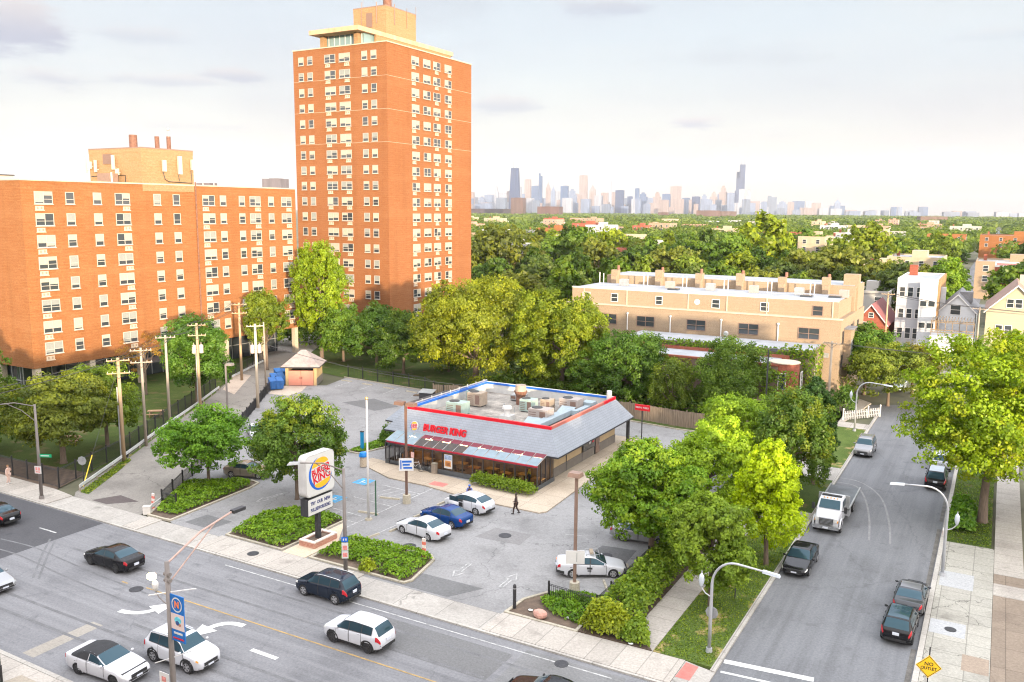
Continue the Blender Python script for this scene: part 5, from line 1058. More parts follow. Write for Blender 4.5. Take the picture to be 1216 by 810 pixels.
hs = house('house', 'little pale blue gabled house below the red brick building', -1.3, 3.2, 214, 226, 4.6, mat('pale_blue_siding', (.5, .56, .62), .8, .05, 1), rise=2.6, rmat=mat('teal_roof', (.12, .2, .24), .8, .15, 1), wins=[(1, 3.2, 1.0, 1.4)])
# ------------------------------------------------------------------ vehicles
def paint(name, col, metal=0.0, rough=0.12): return mat('car_paint_' + name, col, rough, 0.03, 2, metal=metal, coat=0.0, spec=0.3)
P_BLACK = paint('black', (0.010, 0.010, 0.012)); P_NAVY = paint('navy', (0.012, 0.018, 0.030)); P_WHITE = paint('white', (0.50, 0.51, 0.54)); P_BLUE = paint('blue', (0.006, 0.04, 0.16), 0.1)
P_SILVER = paint('silver', (0.30, 0.305, 0.315), 0.3); P_BEIGE = paint('champagne', (0.30, 0.265, 0.22), 0.3); P_GREY = paint('dark_grey', (0.055, 0.058, 0.065), 0.3); P_PEWTER = paint('pewter', (0.24, 0.24, 0.25), 0.4); P_PALEBLUE = paint('pale_blue', (0.42, 0.50, 0.55), 0.2)
CAR_GLASS = mat('car_glass', (0.022, 0.044, 0.058), 0.03, spec=0.42); CAR_GLASS.node_tree.nodes['Principled BSDF'].inputs['Specular Tint'].default_value = (.55, .85, 1, 1); TYRE = mat('tyre_rubber', (0.022, 0.022, 0.023), 0.85, 0.2, 6); RIM = mat('alloy_rim', (0.45, 0.45, 0.46), 0.35, 0.1, 5, metal=0.6); RIM_DK = mat('black_rim', (0.03, 0.03, 0.032), 0.4)
TRIM = mat('black_trim', (0.02, 0.02, 0.021), 0.6, 0.1, 4); HEADL = mat('headlamp_lens', (0.62, 0.62, 0.60), 0.1, spec=0.9); TAILL = mat('tail_lamp_lens', (0.42, 0.012, 0.02), 0.15, spec=0.8); AMBER = mat('amber_lens', (0.75, 0.33, 0.06), 0.2); PLATE = mat('number_plate', (0.55, 0.58, 0.64), 0.5); CHROME = mat('chrome', (0.6, 0.6, 0.6), 0.15, metal=0.9); ORANGE_S = mat('orange_sticker', (.7, .18, .03), .5); SOFT = mat('soft_top', (0.022, 0.023, 0.026), 0.9, 0.2, 3)
PROF = {
 'sedan': dict(top=[(0, .52), (.02, .66), (.07, .74), (.20, .87), (.285, .95), (.33, 1.08), (.44, 1.37), (.50, 1.43), (.58, 1.45), (.68, 1.41), (.76, 1.28), (.86, 1.07), (.90, 1.05), (.975, 1.02), (1, .80)], belt=.93, sw=(.315, .52, .535, .735), ws=(.295, .445), rw=(.715, .855)),
 'coupe': dict(top=[(0, .50), (.02, .62), (.07, .70), (.22, .86), (.31, .93), (.36, 1.05), (.47, 1.30), (.53, 1.36), (.60, 1.38), (.70, 1.33), (.79, 1.17), (.87, 1.03), (.91, 1.01), (.975, .98), (1, .78)], belt=.91, sw=(.34, .58, .60, .74), ws=(.32, .475), rw=(.70, .85)),
 'suv': dict(top=[(0, .62), (.02, .86), (.05, .94), (.17, 1.03), (.25, 1.09), (.29, 1.22), (.37, 1.57), (.42, 1.65), (.55, 1.70), (.80, 1.68), (.88, 1.63), (.925, 1.40), (.965, 1.10), (.99, .98), (1, .72)], belt=1.07, sw=(.275, .475, .49, .69), ws=(.262, .385), rw=(.885, .965), third=(.705, .86)),
 'hatch': dict(top=[(0, .52), (.02, .68), (.06, .76), (.16, .90), (.22, .98), (.30, 1.20), (.42, 1.43), (.50, 1.49), (.60, 1.49), (.75, 1.42), (.86, 1.25), (.93, 1.08), (.97, .98), (1, .75)], belt=.98, sw=(.265, .50, .515, .70), ws=(.225, .42), rw=(.78, .925), third=(.71, .80)),
}
class Shell:
    def __init__(s, kind, Lg, Wd, Ht, nst=120):
        p = PROF[kind]; s.L, s.W = Lg, Wd; s.p = p; hk = Ht / max(z for _, z in p['top']); s.hk = hk
        u = np.linspace(0, 1, nst); s.u = u
        def sm(a, k=2):
            for _ in range(k): b = a.copy(); b[1:-1] = a[:-2] * .25 + a[1:-1] * .5 + a[2:] * .25; a = b
            return a
        s.top = sm(np.interp(u, *zip(*p['top']))) * hk
        belt = np.interp(u, [0, .3, .7, 1], [p['belt'] - .02, p['belt'] - .02, p['belt'] + .04, p['belt'] + .06]) * hk
        s.belt = np.minimum(belt, s.top - .045)
        s.bot = sm(np.interp(u, [0, .06, .14, .86, .95, 1], [.30, .22, .19, .19, .26, .36])) * (1.0 if kind != 'suv' else 1.2)
        s.w = sm(np.interp(u, [0, .012, .05, .12, .25, .78, .90, .965, .99, 1], [.70, .80, .90, .965, 1, 1, .97, .90, .82, .74])) * Wd / 2
        g = np.clip((s.top - s.belt) / (.42 * hk), 0, 1); s.g = g; s.wt = s.w * (.90 - .16 * g)
    def ring(s, i):
        w, zb, zt, ze, wt, g = s.w[i], s.bot[i], s.top[i], s.belt[i], s.wt[i], s.g[i]
        zm = zb + (ze - zb) * .5; e = min(.07, max(.012, (zt - ze) * .35))
        return [(w * .86, zb), (w * .965, zb + .05), (w * .995, zb + .16), (w, zm), (w * .997, zm + (ze - zm) * .55), (w * .975, ze - .03), (w * .945, ze), (w * .945 * .7 + wt * .3, ze + (zt - e - ze) * .33), (w * .945 * .35 + wt * .65, ze + (zt - e - ze) * .68), (wt, zt - e), (wt * .93, zt - e * .35), (wt * .62, zt - e * .08), (0, zt)]
    def S(s, u, t, side):
        f = u * (len(s.u) - 1); i = min(int(f), len(s.u) - 2); f -= i
        a, b = s.ring(i), s.ring(i + 1); j = min(int(t), 11); q = t - j
        P = lambda r: (r[j][0] * (1 - q) + r[j + 1][0] * q, r[j][1] * (1 - q) + r[j + 1][1] * q)
        pa, pb = P(a), P(b); y = pa[0] * (1 - f) + pb[0] * f; z = pa[1] * (1 - f) + pb[1] * f
        return Vector((s.L * (.5 - u), side * y, z))
    def patch(s, mb, u0, u1, t0, t1, side, off=.006, nu=10, nt_=5):
        vs = []
        for i in range(nu + 1):
            for j in range(nt_ + 1):
                u, t = u0 + (u1 - u0) * i / nu, t0 + (t1 - t0) * j / nt_
                p = s.S(u, t, side); du = s.S(min(u + .004, 1), t, side) - s.S(max(u - .004, 0), t, side); dt = s.S(u, min(t + .05, 12), side) - s.S(u, max(t - .05, 0), side)
                n = du.cross(dt)
                n = n.normalized() if n.length > 1e-9 else Vector((0, side, 0))
                if n.dot(p - Vector((p.x, 0, .7))) < 0: n = -n
                vs.append(p + n * off)
        k = nt_ + 1; fs = [(i * k + j, (i + 1) * k + j, (i + 1) * k + j + 1, i * k + j + 1) for i in range(nu) for j in range(nt_)]
        if side < 0: fs = [f[::-1] for f in fs]
        mb.add(vs, fs)
_wheels = {}
def wheel(parent, x, y, r, wd, dark=False):
    k = (round(r, 3), round(wd, 3), dark)
    if k not in _wheels:
        m = MB(); n = 22; prof = [(r * .62, -wd / 2 + .02), (r * .93, -wd / 2), (r, -wd / 2 + .035), (r, wd / 2 - .035), (r * .93, wd / 2), (r * .62, wd / 2 - .02)]
        for a, z in prof: m.v += [(a * math.cos(2 * PI * i / n), z, a * math.sin(2 * PI * i / n)) for i in range(n)]
        for q in range(5): m.add([], []); m.f += [(q * n + i, q * n + (i + 1) % n, (q + 1) * n + (i + 1) % n, (q + 1) * n + i) for i in range(n)]; m.m += [0] * n
        m.f += [tuple(range(n)), tuple(5 * n + i for i in range(n))[::-1]]; m.m += [0, 0]
        w = MB(); w.tube([(0, wd / 2 - .03, 0), (0, wd / 2 - .012, 0)], [r * .64, r * .60], 20); w.mi(1)
        for i in range(5):
            a = 2 * PI * i / 5; ca, sa = math.cos(a), math.sin(a); d = Vector((ca, 0, sa)); n_ = Vector((-sa, 0, ca)); y_ = wd / 2 + .002
            for z0, z1 in ((y_ - .02, y_),):
                P = [d * r * .08 + n_ * .035, d * r * .60 + n_ * r * .17, d * r * .60 - n_ * r * .17, d * r * .08 - n_ * .035]; w.add([(p.x, z1, p.z) for p in P], [(0, 1, 2, 3)])
        w.tube([(0, wd / 2 - .02, 0), (0, wd / 2 + .008, 0)], [r * .16, r * .13], 10)
        ringv = []
        for q in (r * .56, r * .645): ringv += [(q * math.cos(2 * PI * i / 20), wd / 2 + .004, q * math.sin(2 * PI * i / 20)) for i in range(20)]
        w.add(ringv, [(i, (i + 1) % 20, 20 + (i + 1) % 20, 20 + i) for i in range(20)])
        _wheels[k] = (m.mesh('wheel', TYRE), w.mesh('rim', [TRIM, RIM_DK if dark else RIM]))
        for f in _wheels[k][0].polygons: f.use_smooth = False
    a, b = _wheels[k]; o = link('wheel', a, parent, (x, y, r), 0 if y > 0 else PI); link('rim', b, o); return o
def car(name, label, cat, at_front_rear, kind, pm, dims, wb, fo, dark_rim=False, roof_rails=False, doors=2, group=None, soft_top=False, cladding=False, two_tone=None, badge=None, no_door=None, roof_m=None, tail='wide'):
    """at_front_rear: where the middles of the two axles stand (front, rear), or (x, y, heading)"""
    Lg, Wd, Ht = dims
    if len(at_front_rear) == 2:
        f, r = Vector(at_front_rear[0]), Vector(at_front_rear[1]); hd = math.atan2(f.y - r.y, f.x - r.x); c = (f + r) / 2; d = Vector((math.cos(hd), math.sin(hd))); ctr = c + d * (wb / 2 + fo - Lg / 2)
        x, y = ctr.x, ctr.y
    else: x, y, hd = at_front_rear
    z = 0.055 if (-64 < x < -20.4 and y > 43.6) else 0.006
    if not (-64 < x < -20.4 and y > 43.6) and y < 41: z = 0.004
    t = thing(name, label, cat, (x, y, z), hd, group)
    sh = Shell(kind, Lg, Wd, Ht); n = len(sh.u); R = .335 if kind in ('sedan', 'coupe', 'hatch') else .37
    if kind == 'suv' and Lg < 4.35: R = .345
    xa = (Lg / 2 - fo, Lg / 2 - fo - wb)
    m = MB(); k = 13; vs = []
    rings = [sh.ring(i) for i in range(n)]
    for sd in (1, -1):
        o = len(vs); vs += [(Lg * (.5 - sh.u[i]), sd * p[0], p[1]) for i in range(n) for p in rings[i]]
        fs = []
        for i in range(n - 1):
            for j in range(k - 1):
                a = o + i * k + j; q = (a, a + k, a + k + 1, a + 1)
                if j < 4:
                    cx = Lg * (.5 - (sh.u[i] + sh.u[i + 1]) / 2); cz = (rings[i][j][1] + rings[i][j + 1][1]) / 2
                    if any((cx - w_) ** 2 + (cz - R) ** 2 < (R + .065) ** 2 for w_ in xa): continue
                fs.append(q if sd < 0 else q[::-1])
        if sd == 1: m.add(vs, fs)
        else: m.f += [f for f in fs]; m.m += [0] * len(fs)
    m.v = [tuple(v) for v in vs]
    for i in (0, n - 1): ids = [i * k + j for j in range(k)] + [n * k + i * k + j for j in range(k - 1)][::-1]; m.f.append(tuple(ids if i else ids[::-1])); m.m.append(0)
    b = m.build('body', pm, t, smooth=True); smooth_by_angle(b, 40)
    for sd in (1, -1):                                               # smooth wheel-arch lips
        for xc in xa:
            q = MB(); A_ = np.linspace(-.30, PI + .30, 26); vv = []
            for r_ in (R + .025, R + .125):
                for a in A_:
                    X_, Z_ = xc + r_ * math.cos(a), R + r_ * math.sin(a); i_ = int(np.clip(round((.5 - X_ / Lg) * (n - 1)), 0, n - 1)); rr = rings[i_]
                    vv.append((X_, sd * (np.interp(Z_, [k_[1] for k_ in rr[1:7]], [k_[0] for k_ in rr[1:7]]) + .012), Z_))
            k_ = len(A_); q.add(vv, [(i, i + 1, k_ + i + 1, k_ + i) for i in range(k_ - 1)]); q.build('wheel_arch', TRIM if cladding else pm, t, smooth=True)
    m = MB(); m.box(-Lg * .43, Lg * .43, -Wd * .41, Wd * .41, .2, .72 * sh.hk); m.build('underbody', TRIM, t)
    p = sh.p; gl = []
    for sd in (1, -1):
        a, c_, d_, e_ = p['sw']
        if not soft_top: q = MB(); sh.patch(q, a - .008, (p['third'][1] if 'third' in p else e_) + .008, 6.15, 9.0, sd, .004, 16, 3); q.build('pillar_trim', TRIM, t, smooth=True)
        spans = [(a, c_), (d_, e_)] + ([p['third']] if 'third' in p else [])
        for (u0, u1) in spans: q = MB(); sh.patch(q, u0, u1, 6.35, 8.85, sd, .008, 12, 3); q.build('side_window', CAR_GLASS, t, smooth=True)
        for i, (u0, u1) in enumerate(((a - .02, c_ + .006), (d_ - .005, e_ + .005))[:doors]):
            if no_door == (sd, i): continue
            q = MB(); sh.patch(q, u0 + .01, min(u1, .5 + wb / Lg / 2 - .02 if i else 1), 1.4, 5.9, sd, .010, 10, 5)
            g__ = MB(); sh.patch(g__, u0 + .004, min(u1 + .006, .5 + wb / Lg / 2 - .014 if i else 1), 1.25, 6.1, sd, .005, 10, 5); g__.build('door_gap', TRIM, t)
            dd = q.build('door', pm if not (two_tone and i == 9) else two_tone, t, smooth=True)
            s0 = sh.S(u1 - .035, 5.0, sd); MB().cbox((s0.x, s0.y + sd * .02, s0.z), (.17, .035, .03)).build('handle', pm, dd)
        hp = MB(); sh.patch(hp, .018, .085, 4.1, 5.9, sd, .010, 6, 3); hp.build('headlight', HEADL, t, smooth=True)
        hp = MB(); sh.patch(hp, .952 if kind != 'suv' else .93, .994, 3.7 if kind != 'suv' else 3.6, 5.9, sd, .012, 5, 4); hp.build('taillight', TAILL, t, smooth=True)
        s0 = sh.S(p['ws'][0] + .035, 6.2, sd); q = MB(); q.ball((s0.x + .02, s0.y + sd * .12, s0.z + .06), .07, .11, .075, 8, 6); q.build('mirror', pm, t, smooth=True)
        if roof_rails: q = MB(); pts = [sh.S(u, 9.6, sd) + Vector((0, 0, .05)) for u in np.linspace(.44, .86, 8)]; q.tube(pts, .022, 5); q.build('roof_rail', CHROME if pm is not P_BLACK else TRIM, t)
    for nm, (u0, u1) in (('windscreen', p['ws']), ('rear_window', p['rw'])):
        if soft_top and nm == 'rear_window': continue
        q = MB()
        for sd in (1, -1): sh.patch(q, u0, u1, 9.75, 12, sd, .008, 8, 5)
        q.build(nm, CAR_GLASS, t, smooth=True)
    if soft_top:
        q = MB()
        for sd in (1, -1): sh.patch(q, .475, .87, 8.9, 12, sd, .012, 12, 5); sh.patch(q, .59, .86, 6.2, 8.9, sd, .012, 10, 4)
        q.build('soft_top', SOFT, t, smooth=True)
    if roof_m:
        q = MB()
        for sd in (1, -1): sh.patch(q, p['ws'][1] + .03, p['rw'][0] - .03, 10.2, 12, sd, .007, 8, 4)
        q.build('roof_panel', roof_m, t, smooth=True)
    if two_tone:
        q = MB()
        for sd in (1, -1): sh.patch(q, .0, .06, 0, 3.5, sd, .010, 5, 4); sh.patch(q, .90, 1.0, 0, 2.6, sd, .010, 8, 4)
        q.box(Lg / 2 - .02, Lg / 2 + .02, -Wd * .36, Wd * .36, .26, .56); q.box(-Lg / 2 - .02, -Lg / 2 + .02, -Wd * .36, Wd * .36, .34, .66); q.build('bumper', two_tone, t, smooth=False)
    if cladding:
        q = MB()
        for sd in (1, -1): sh.patch(q, .14 + .06, .80, .3, 2.0, sd, .012, 10, 2)
        q.build('sill_cladding', TRIM, t)
    q = MB(); q.box(Lg / 2 - .02, Lg / 2 + .012, -Wd * .30, Wd * .30, .33, .44); q.box(Lg / 2 - .02, Lg / 2 + .010, -Wd * .26, Wd * .26, .47, .62 * sh.hk + .03); q.build('grille', TRIM, t)
    q = MB(); q.box(Lg / 2 + .011, Lg / 2 + .022, -.19, .19, .40, .50); q.build('number_plate', PLATE, t)
    zr = .78 if kind in ('sedan', 'coupe') else .86
    q = MB(); v = sh.S(.985, 12, 1); q.box(-Lg / 2 - .028, -Lg / 2 + .02, -Wd * .33, Wd * .33, .34, .50); q.build('rear_valance', TRIM, t)
    q = MB(); xs = -Lg * .5 + .005; q.cbox((xs - .03, 0, .62 if kind != 'suv' else .84 * sh.hk), (.05, .36, .16)); q.build('number_plate', PLATE, t)
    for x_ in xa:
        for sd in (1, -1): yy = sd * (np.interp(.5 - x_ / Lg, sh.u, sh.w) - .105); wheel(t, x_, yy, R, .215, dark_rim)
    return t, sh

g_av = None
car('sedan', 'black sedan at the left edge of the avenue with lit red tail lamps, heading left', 'car', ((-70.0, 36.9), (-67.25, 36.9)), 'sedan', P_BLACK, (4.8, 1.82, 1.46), 2.78, .95)
car('sedan', 'silver sedan nosing in at the left edge of the avenue, heading right', 'car', (-56.9, 29.7, 0.0), 'sedan', P_SILVER, (4.6, 1.78, 1.43), 2.7, .9)
car('sedan', 'black sedan driving left alone in the middle of the avenue', 'car', ((-54.3, 36.2), (-51.2, 36.2)), 'sedan', P_BLACK, (4.85, 1.82, 1.46), 2.78, .98, True)
car('convertible', 'white convertible with a closed black soft top waiting on the near side of the avenue', 'car', ((-38.9, 27.1), (-41.65, 26.9)), 'coupe', P_WHITE, (4.78, 1.92, 1.39), 2.72, .9, True, soft_top=True)
t, sh = car('suv', 'white boxy SUV with a roof stripe beside the banner pole on the avenue', 'car', ((-36.5, 29.85), (-39.25, 29.75)), 'suv', P_WHITE, (4.44, 1.81, 1.72), 2.62, .9, False, True, cladding=True)
for s in (-1, 1):
    q = MB(); sh.patch(q, .03, .06, 4.2, 5.4, s, .014, 3, 2); q.build('indicator', AMBER, t)
q = MB(); sh.patch(q, .45, .62, 10.6, 12, 1, .012, 4, 3); sh.patch(q, .45, .62, 10.6, 12, -1, .012, 4, 3); q.build('sunroof', CAR_GLASS, t)
car('suv', 'dark navy SUV driving left along the far kerb past the planted island', 'car', ((-37.85, 39.95 + .25), (-35.15, 39.95 + .25)), 'suv', P_NAVY, (4.45, 1.81, 1.66), 2.64, .9, False, True)
t, sh = car('suv', 'white compact crossover with black wheels driving left on the avenue', 'car', ((-32.1, 36.45), (-29.5, 36.45)), 'suv', P_WHITE, (4.28, 1.78, 1.66), 2.56, .86, True, cladding=True)
# restaurant lot
car('sedan', 'white sedan parked nearest the sign island, first of three side by side', 'car', ((-38.75, 52.1), (-35.95, 51.75)), 'sedan', P_WHITE, (4.63, 1.78, 1.45), 2.65, .92)
car('sedan', 'metallic blue sedan parked between two white cars', 'car', ((-38.6, 55.2), (-35.9, 54.85)), 'sedan', P_BLUE, (4.56, 1.8, 1.44), 2.7, .9)
t, sh = car('hatchback', 'white hatchback taxi with its driver door open, furthest of the three parked cars', 'taxi', ((-38.6, 58.75), (-35.9, 58.4)), 'hatch', P_WHITE, (4.5, 1.76, 1.5), 2.7, .92, no_door=(1, 0))
q = MB(); s0 = sh.S(.285, 3, 1); s1 = sh.S(.5, 3, 1); q.box(-.55, .55, -.03, .03, .3, .98); d = q.build('open_door', P_WHITE, t, (s0.x - .35, s0.y + .47, 0), math.radians(-62)); q = MB(); q.box(-.5, .42, -.02, .02, .985, 1.38); q.build('door_glass', CAR_GLASS, d)
q = MB(); sh.patch(q, .30, .50, 1.2, 6.2, 1, .004, 6, 4); q.build('door_opening', TRIM, t)
q = MB(); sh.patch(q, .54, .66, 4.6, 5.2, -1, .014, 4, 2); sh.patch(q, .54, .66, 2.4, 2.9, -1, .014, 4, 2); q.build('livery_stripe', mat('livery_navy', (.03, .05, .2), .5), t)
q = MB(); q.cbox((-2.14, -.5, .72), (.06, .26, .2)); q.build('rear_sticker', ORANGE_S, t)
t, sh = car('sedan', 'white taxi with black bumpers and a roof rack parked beside the iron fence', 'taxi', ((-21.85, 52.75), (-24.25, 51.35)), 'sedan', P_WHITE, (4.82, 1.83, 1.46), 2.78, .97, two_tone=TRIM)
q = MB()
for s in (-1, 1): q.tube([(.5, s * .5, 1.56), (-.4, s * .5, 1.56)], .018, 5)
for x_ in (.5, .05, -.4): q.tube([(x_, -.5, 1.40), (x_, -.5, 1.56), (x_, .5, 1.56), (x_, .5, 1.40)], .018, 5)
q.mi(1).box(-.12, .12, -.35, .35, 1.46, 1.64); q.build('roof_rack', [METAL_GREY, mat('roof_sign', (.34, .27, .2), .6)], t)
q = MB(); sh.patch(q, .50, .58, 3.4, 4.1, -1, .016, 4, 2); sh.patch(q, .515, .57, 2.7, 3.1, -1, .016, 4, 2); q.build('door_emblem', TRIM, t)
q = MB(); q.cbox((-2.36, .45, .78), (.08, .22, .22)); q.build('rear_sticker', ORANGE_S, t)
car('sedan', 'silver sedan half hidden under the big green tree in the lot', 'car', (-22.2, 59.6, math.radians(8)), 'sedan', P_SILVER, (4.85, 1.83, 1.47), 2.82, .97)
car('coupe', 'beige coupe parked behind the round tree on the left island', 'car', (-59.9, 55.6, math.radians(20)), 'coupe', P_BEIGE, (4.5, 1.8, 1.4), 2.7, .9)
car('sedan', 'white sedan mostly hidden between the two trees left of the tall sign', 'car', (-69.8, 66.2, math.radians(-38)), 'sedan', P_WHITE, (4.7, 1.8, 1.45), 2.7, .92)
# side street
car('sedan', 'black sedan facing us at the kerb in front of the flatbed truck', 'car', (-10.75, 60.9, -PI / 2), 'sedan', P_BLACK, (4.88, 1.84, 1.45), 2.82, .98)
car('suv', 'pewter SUV facing us alone near the end of the side street', 'car', (-10.9, 94.6, -PI / 2), 'suv', P_PEWTER, (4.65, 1.84, 1.74), 2.7, .9, False, True)
car('suv', 'black SUV parked under the big tree on the right, seen from behind', 'car', (-3.65, 86.6, PI / 2), 'suv', P_BLACK, (4.6, 1.85, 1.78), 2.75, .9, False, True, roof_m=mat('silver_cover', (.36, .4, .44), .4, .1, 2))
car('suv', 'black crossover with red tail lamps, nearest of two dark cars at the right kerb', 'car', (-3.55, 53.95, PI / 2 - .03), 'suv', P_BLACK, (4.3, 1.78, 1.6), 2.6, .88, True, roof_m=CAR_GLASS)
car('sedan', 'dark grey sedan parked just ahead of the black crossover at the right kerb', 'car', (-3.35, 58.4, PI / 2 - .02), 'sedan', P_GREY, (4.75, 1.83, 1.46), 2.75, .95, roof_m=mat('grey_roof_paint', (.10, .10, .11), .3, coat=.6))
car('sedan', 'pale blue car parked beyond the bend among the trees', 'car', spot(1066, 462)[:2] + (math.radians(-95),), 'sedan', P_PALEBLUE, (4.7, 1.8, 1.45), 2.7, .92)
car('suv', 'white car mostly hidden behind the black SUV under the big tree', 'car', (-3.6, 93.5, PI / 2), 'suv', P_WHITE, (4.4, 1.8, 1.62), 2.6, .88)
car('sedan', 'black car whose roof just shows at the bottom edge of the avenue', 'car', (-18.2, 36.2, PI), 'sedan', P_BLACK, (4.8, 1.82, 1.45), 2.78, .95)
car('sedan', 'blue sedan glimpsed through the tree in the park on the left', 'car', (-101.5, 57.5, 1.2), 'sedan', paint('mid_blue', (.05, .14, .3)), (4.6, 1.8, 1.45), 2.7, .92)

# flatbed tow truck
tt = thing('flatbed_truck', 'white flatbed tow truck with an empty dark deck facing us on the side street', 'truck', (-10.35, 70.9, 0.006), -PI / 2)
def loft(secs, mats, name, parent, smooth=False):
    m = MB(); n = len(secs[0]); vs = [p for s in secs for p in s]
    m.add(vs, [(i * n + j, i * n + (j + 1) % n, (i + 1) * n + (j + 1) % n, (i + 1) * n + j) for i in range(len(secs) - 1) for j in range(n)] + [tuple(range(n))[::-1], tuple((len(secs) - 1) * n + j for j in range(n))])
    o = m.build(name, mats, parent, smooth=smooth); return smooth_by_angle(o, 30) if smooth else o
def sec(x, w, z0, z1, r=.1): return [(x, -w, z0), (x, w, z0), (x, w, z1 - r), (x, w - r * .6, z1), (x, -w + r * .6, z1), (x, -w, z1 - r)]
loft([sec(2.55, .78, .62, 1.30, .16), sec(2.35, .86, .55, 1.46, .14), sec(1.35, .94, .55, 1.62, .12)], P_WHITE, 'hood', tt, True)
loft([sec(1.35, .98, .5, 1.64), sec(1.32, .98, .5, 1.66), sec(.82, .90, .5, 2.32, .12), sec(.35, .90, .5, 2.40, .12), sec(-.55, .92, .5, 2.38, .12), sec(-.62, .92, .5, 2.3, .12)], P_WHITE, 'cab', tt, True)
m = MB(); m.quad((1.36, -.80, 1.70), (1.36, .80, 1.70), (.87, .74, 2.28), (.87, -.74, 2.28)); m.build('windscreen', CAR_GLASS, tt)
for s in (-1, 1):
    m = MB(); m.box(-.35, .72, s * .94 - .02, s * .94 + .02, 1.68, 2.2); m.build('side_window', CAR_GLASS, tt)
    m = MB(); m.box(2.36, 2.60, s * .68 - .13, s * .68 + .13, 1.02, 1.30); m.build('headlight', HEADL, tt); m = MB(); m.box(2.3, 2.5, s * .83 - .05, s * .83 + .05, .95, 1.1); m.build('indicator', AMBER, tt)
    m = MB(); m.box(1.28, 1.42, s * 1.22 - .11, s * 1.22 + .11, 1.5, 2.0).box(1.33, 1.37, min(s * .95, s * 1.2), max(s * .95, s * 1.2), 1.6, 1.65); m.build('mirror', TRIM, tt)
    m = MB(); m.tube([(1.72 + .62 * math.cos(a), s * 1.0, .5 + .62 * math.sin(a)) for a in np.linspace(0, PI, 12)], .07, 6); m.build('wheel_arch', P_WHITE, tt)
m = MB(); m.box(2.56, 2.62, -.52, .52, .78, 1.24); m.build('grille', TRIM, tt); m = MB()
for i in range(4): m.box(2.62, 2.645, -.5, .5, .84 + i * .1, .88 + i * .1)
m.box(2.6, 2.64, -.56, .56, 1.22, 1.28); m.build('grille_bar', CHROME, tt); MB().box(2.5, 2.78, -.98, .98, .45, .72).build('bumper', CHROME, tt); MB().box(2.79, 2.80, -.2, .2, .5, .64).build('number_plate', PLATE, tt)
m = MB(); m.box(.1, .4, -.75, .75, 2.41, 2.50); m.build('light_bar', TRIM, tt)
m = MB()
for y in (-.5, -.25, 0, .25, .5): m.box(.74, .84, y - .05, y + .05, 2.37, 2.43)
m.build('marker_lamp', AMBER, tt)
DECK = mat('steel_deck', (.10, .11, .12), .55, .3, .8, metal=.3, fine=.2)
m = MB(); m.box(-6.9, -.85, -1.22, 1.22, 1.05, 1.17); m.build('deck', DECK, tt); m = MB()
for s in (-1, 1): m.box(-6.9, -.85, s * 1.2 - .05, s * 1.2 + .05, 1.171, 1.30)
m.box(-.95, -.8, -1.2, 1.2, 1.171, 2.25); m.build('deck_rail', mat('weathered_alloy', (.30, .31, .31), .5, .2, 2, metal=.4), tt)
m = MB(); m.box(-6.4, 1.4, -.45, .45, .62, 1.04); m.build('chassis', TRIM, tt); MB().box(-1.9, -1.0, -1.2, -.6, .5, 1.0).box(-1.9, -1.0, .6, 1.2, .5, 1.0).build('tool_box', METAL_GREY, tt)
for s in (-1, 1):
    wheel(tt, 1.72, s * .92, .46, .28, False); wheel(tt, -3.9, s * .98, .46, .36, False)
    MB().box(-6.95, -6.9, s * 1.0 - .12, s * 1.0 + .12, .95, 1.05).build('taillight', TAILL, tt)
# ------------------------------------------------------------------ near trees (each crown made of boughs and leaf clumps)
CR = {}
def crown_of(key, *a, **k):
    me, tips = crown_mesh('crown', *a, **k); CR[key] = (me, tips)
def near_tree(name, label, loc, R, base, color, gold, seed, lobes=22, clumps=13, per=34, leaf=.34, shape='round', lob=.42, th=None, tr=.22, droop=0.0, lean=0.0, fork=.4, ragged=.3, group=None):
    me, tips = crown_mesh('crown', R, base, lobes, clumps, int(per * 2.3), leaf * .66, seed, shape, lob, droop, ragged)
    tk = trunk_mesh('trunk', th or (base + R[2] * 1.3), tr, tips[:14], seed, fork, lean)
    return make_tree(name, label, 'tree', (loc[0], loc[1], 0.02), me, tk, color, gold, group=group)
GR = (0.075, 0.14, 0.026); DG = (0.042, 0.082, 0.028); OL = (0.125, 0.135, 0.028); YG = (0.22, 0.28, 0.014); LG = (0.135, 0.215, 0.033); BG = (0.055, 0.095, 0.055)
near_tree('deciduous_tree', 'round mid-green tree growing on the left planted island', (-61.0, 51.8), (3.8, 3.8, 2.8), 1.1, (0.075, 0.155, 0.03), .05, 11, 26, 14, 34, .30, lob=.40, tr=.16)
near_tree('deciduous_tree', 'dark green tree with sunlit golden top leaves just left of the tall restaurant sign', (-51.4, 53.0), (3.85, 3.85, 4.1), 0.8, (0.06, 0.105, 0.035), .75, 12, 32, 14, 36, .30, lob=.36, tr=.18)
near_tree('deciduous_tree', 'broad tree with sunlit golden crown in the park beside the street name sign', (-78.5, 49.2), (5.6, 5.2, 3.5), 1.9, (0.082, 0.098, 0.034), .8, 13, 36, 15, 36, .36, lob=.36, tr=.3)
near_tree('deciduous_tree', 'green tree behind the first utility pole in the park', (-80.2, 55.2), (3.5, 3.5, 3.5), 1.4, (0.085, 0.125, 0.03), .5, 14, 24, 12, 34, .34, tr=.22)
near_tree('deciduous_tree', 'dark tree at the far left edge of the park', (-89.5, 48.0), (4.4, 4.4, 3.9), 1.0, (0.06, 0.10, 0.03), .2, 15, 24, 12, 32, .38, tr=.25)
near_tree('deciduous_tree', 'tall green tree against the left corner of the brick block', (-104.5, 55.5), (3.8, 3.8, 4.4), 1.2, (0.05, 0.11, 0.03), .1, 16, 22, 12, 32, .4, tr=.25)
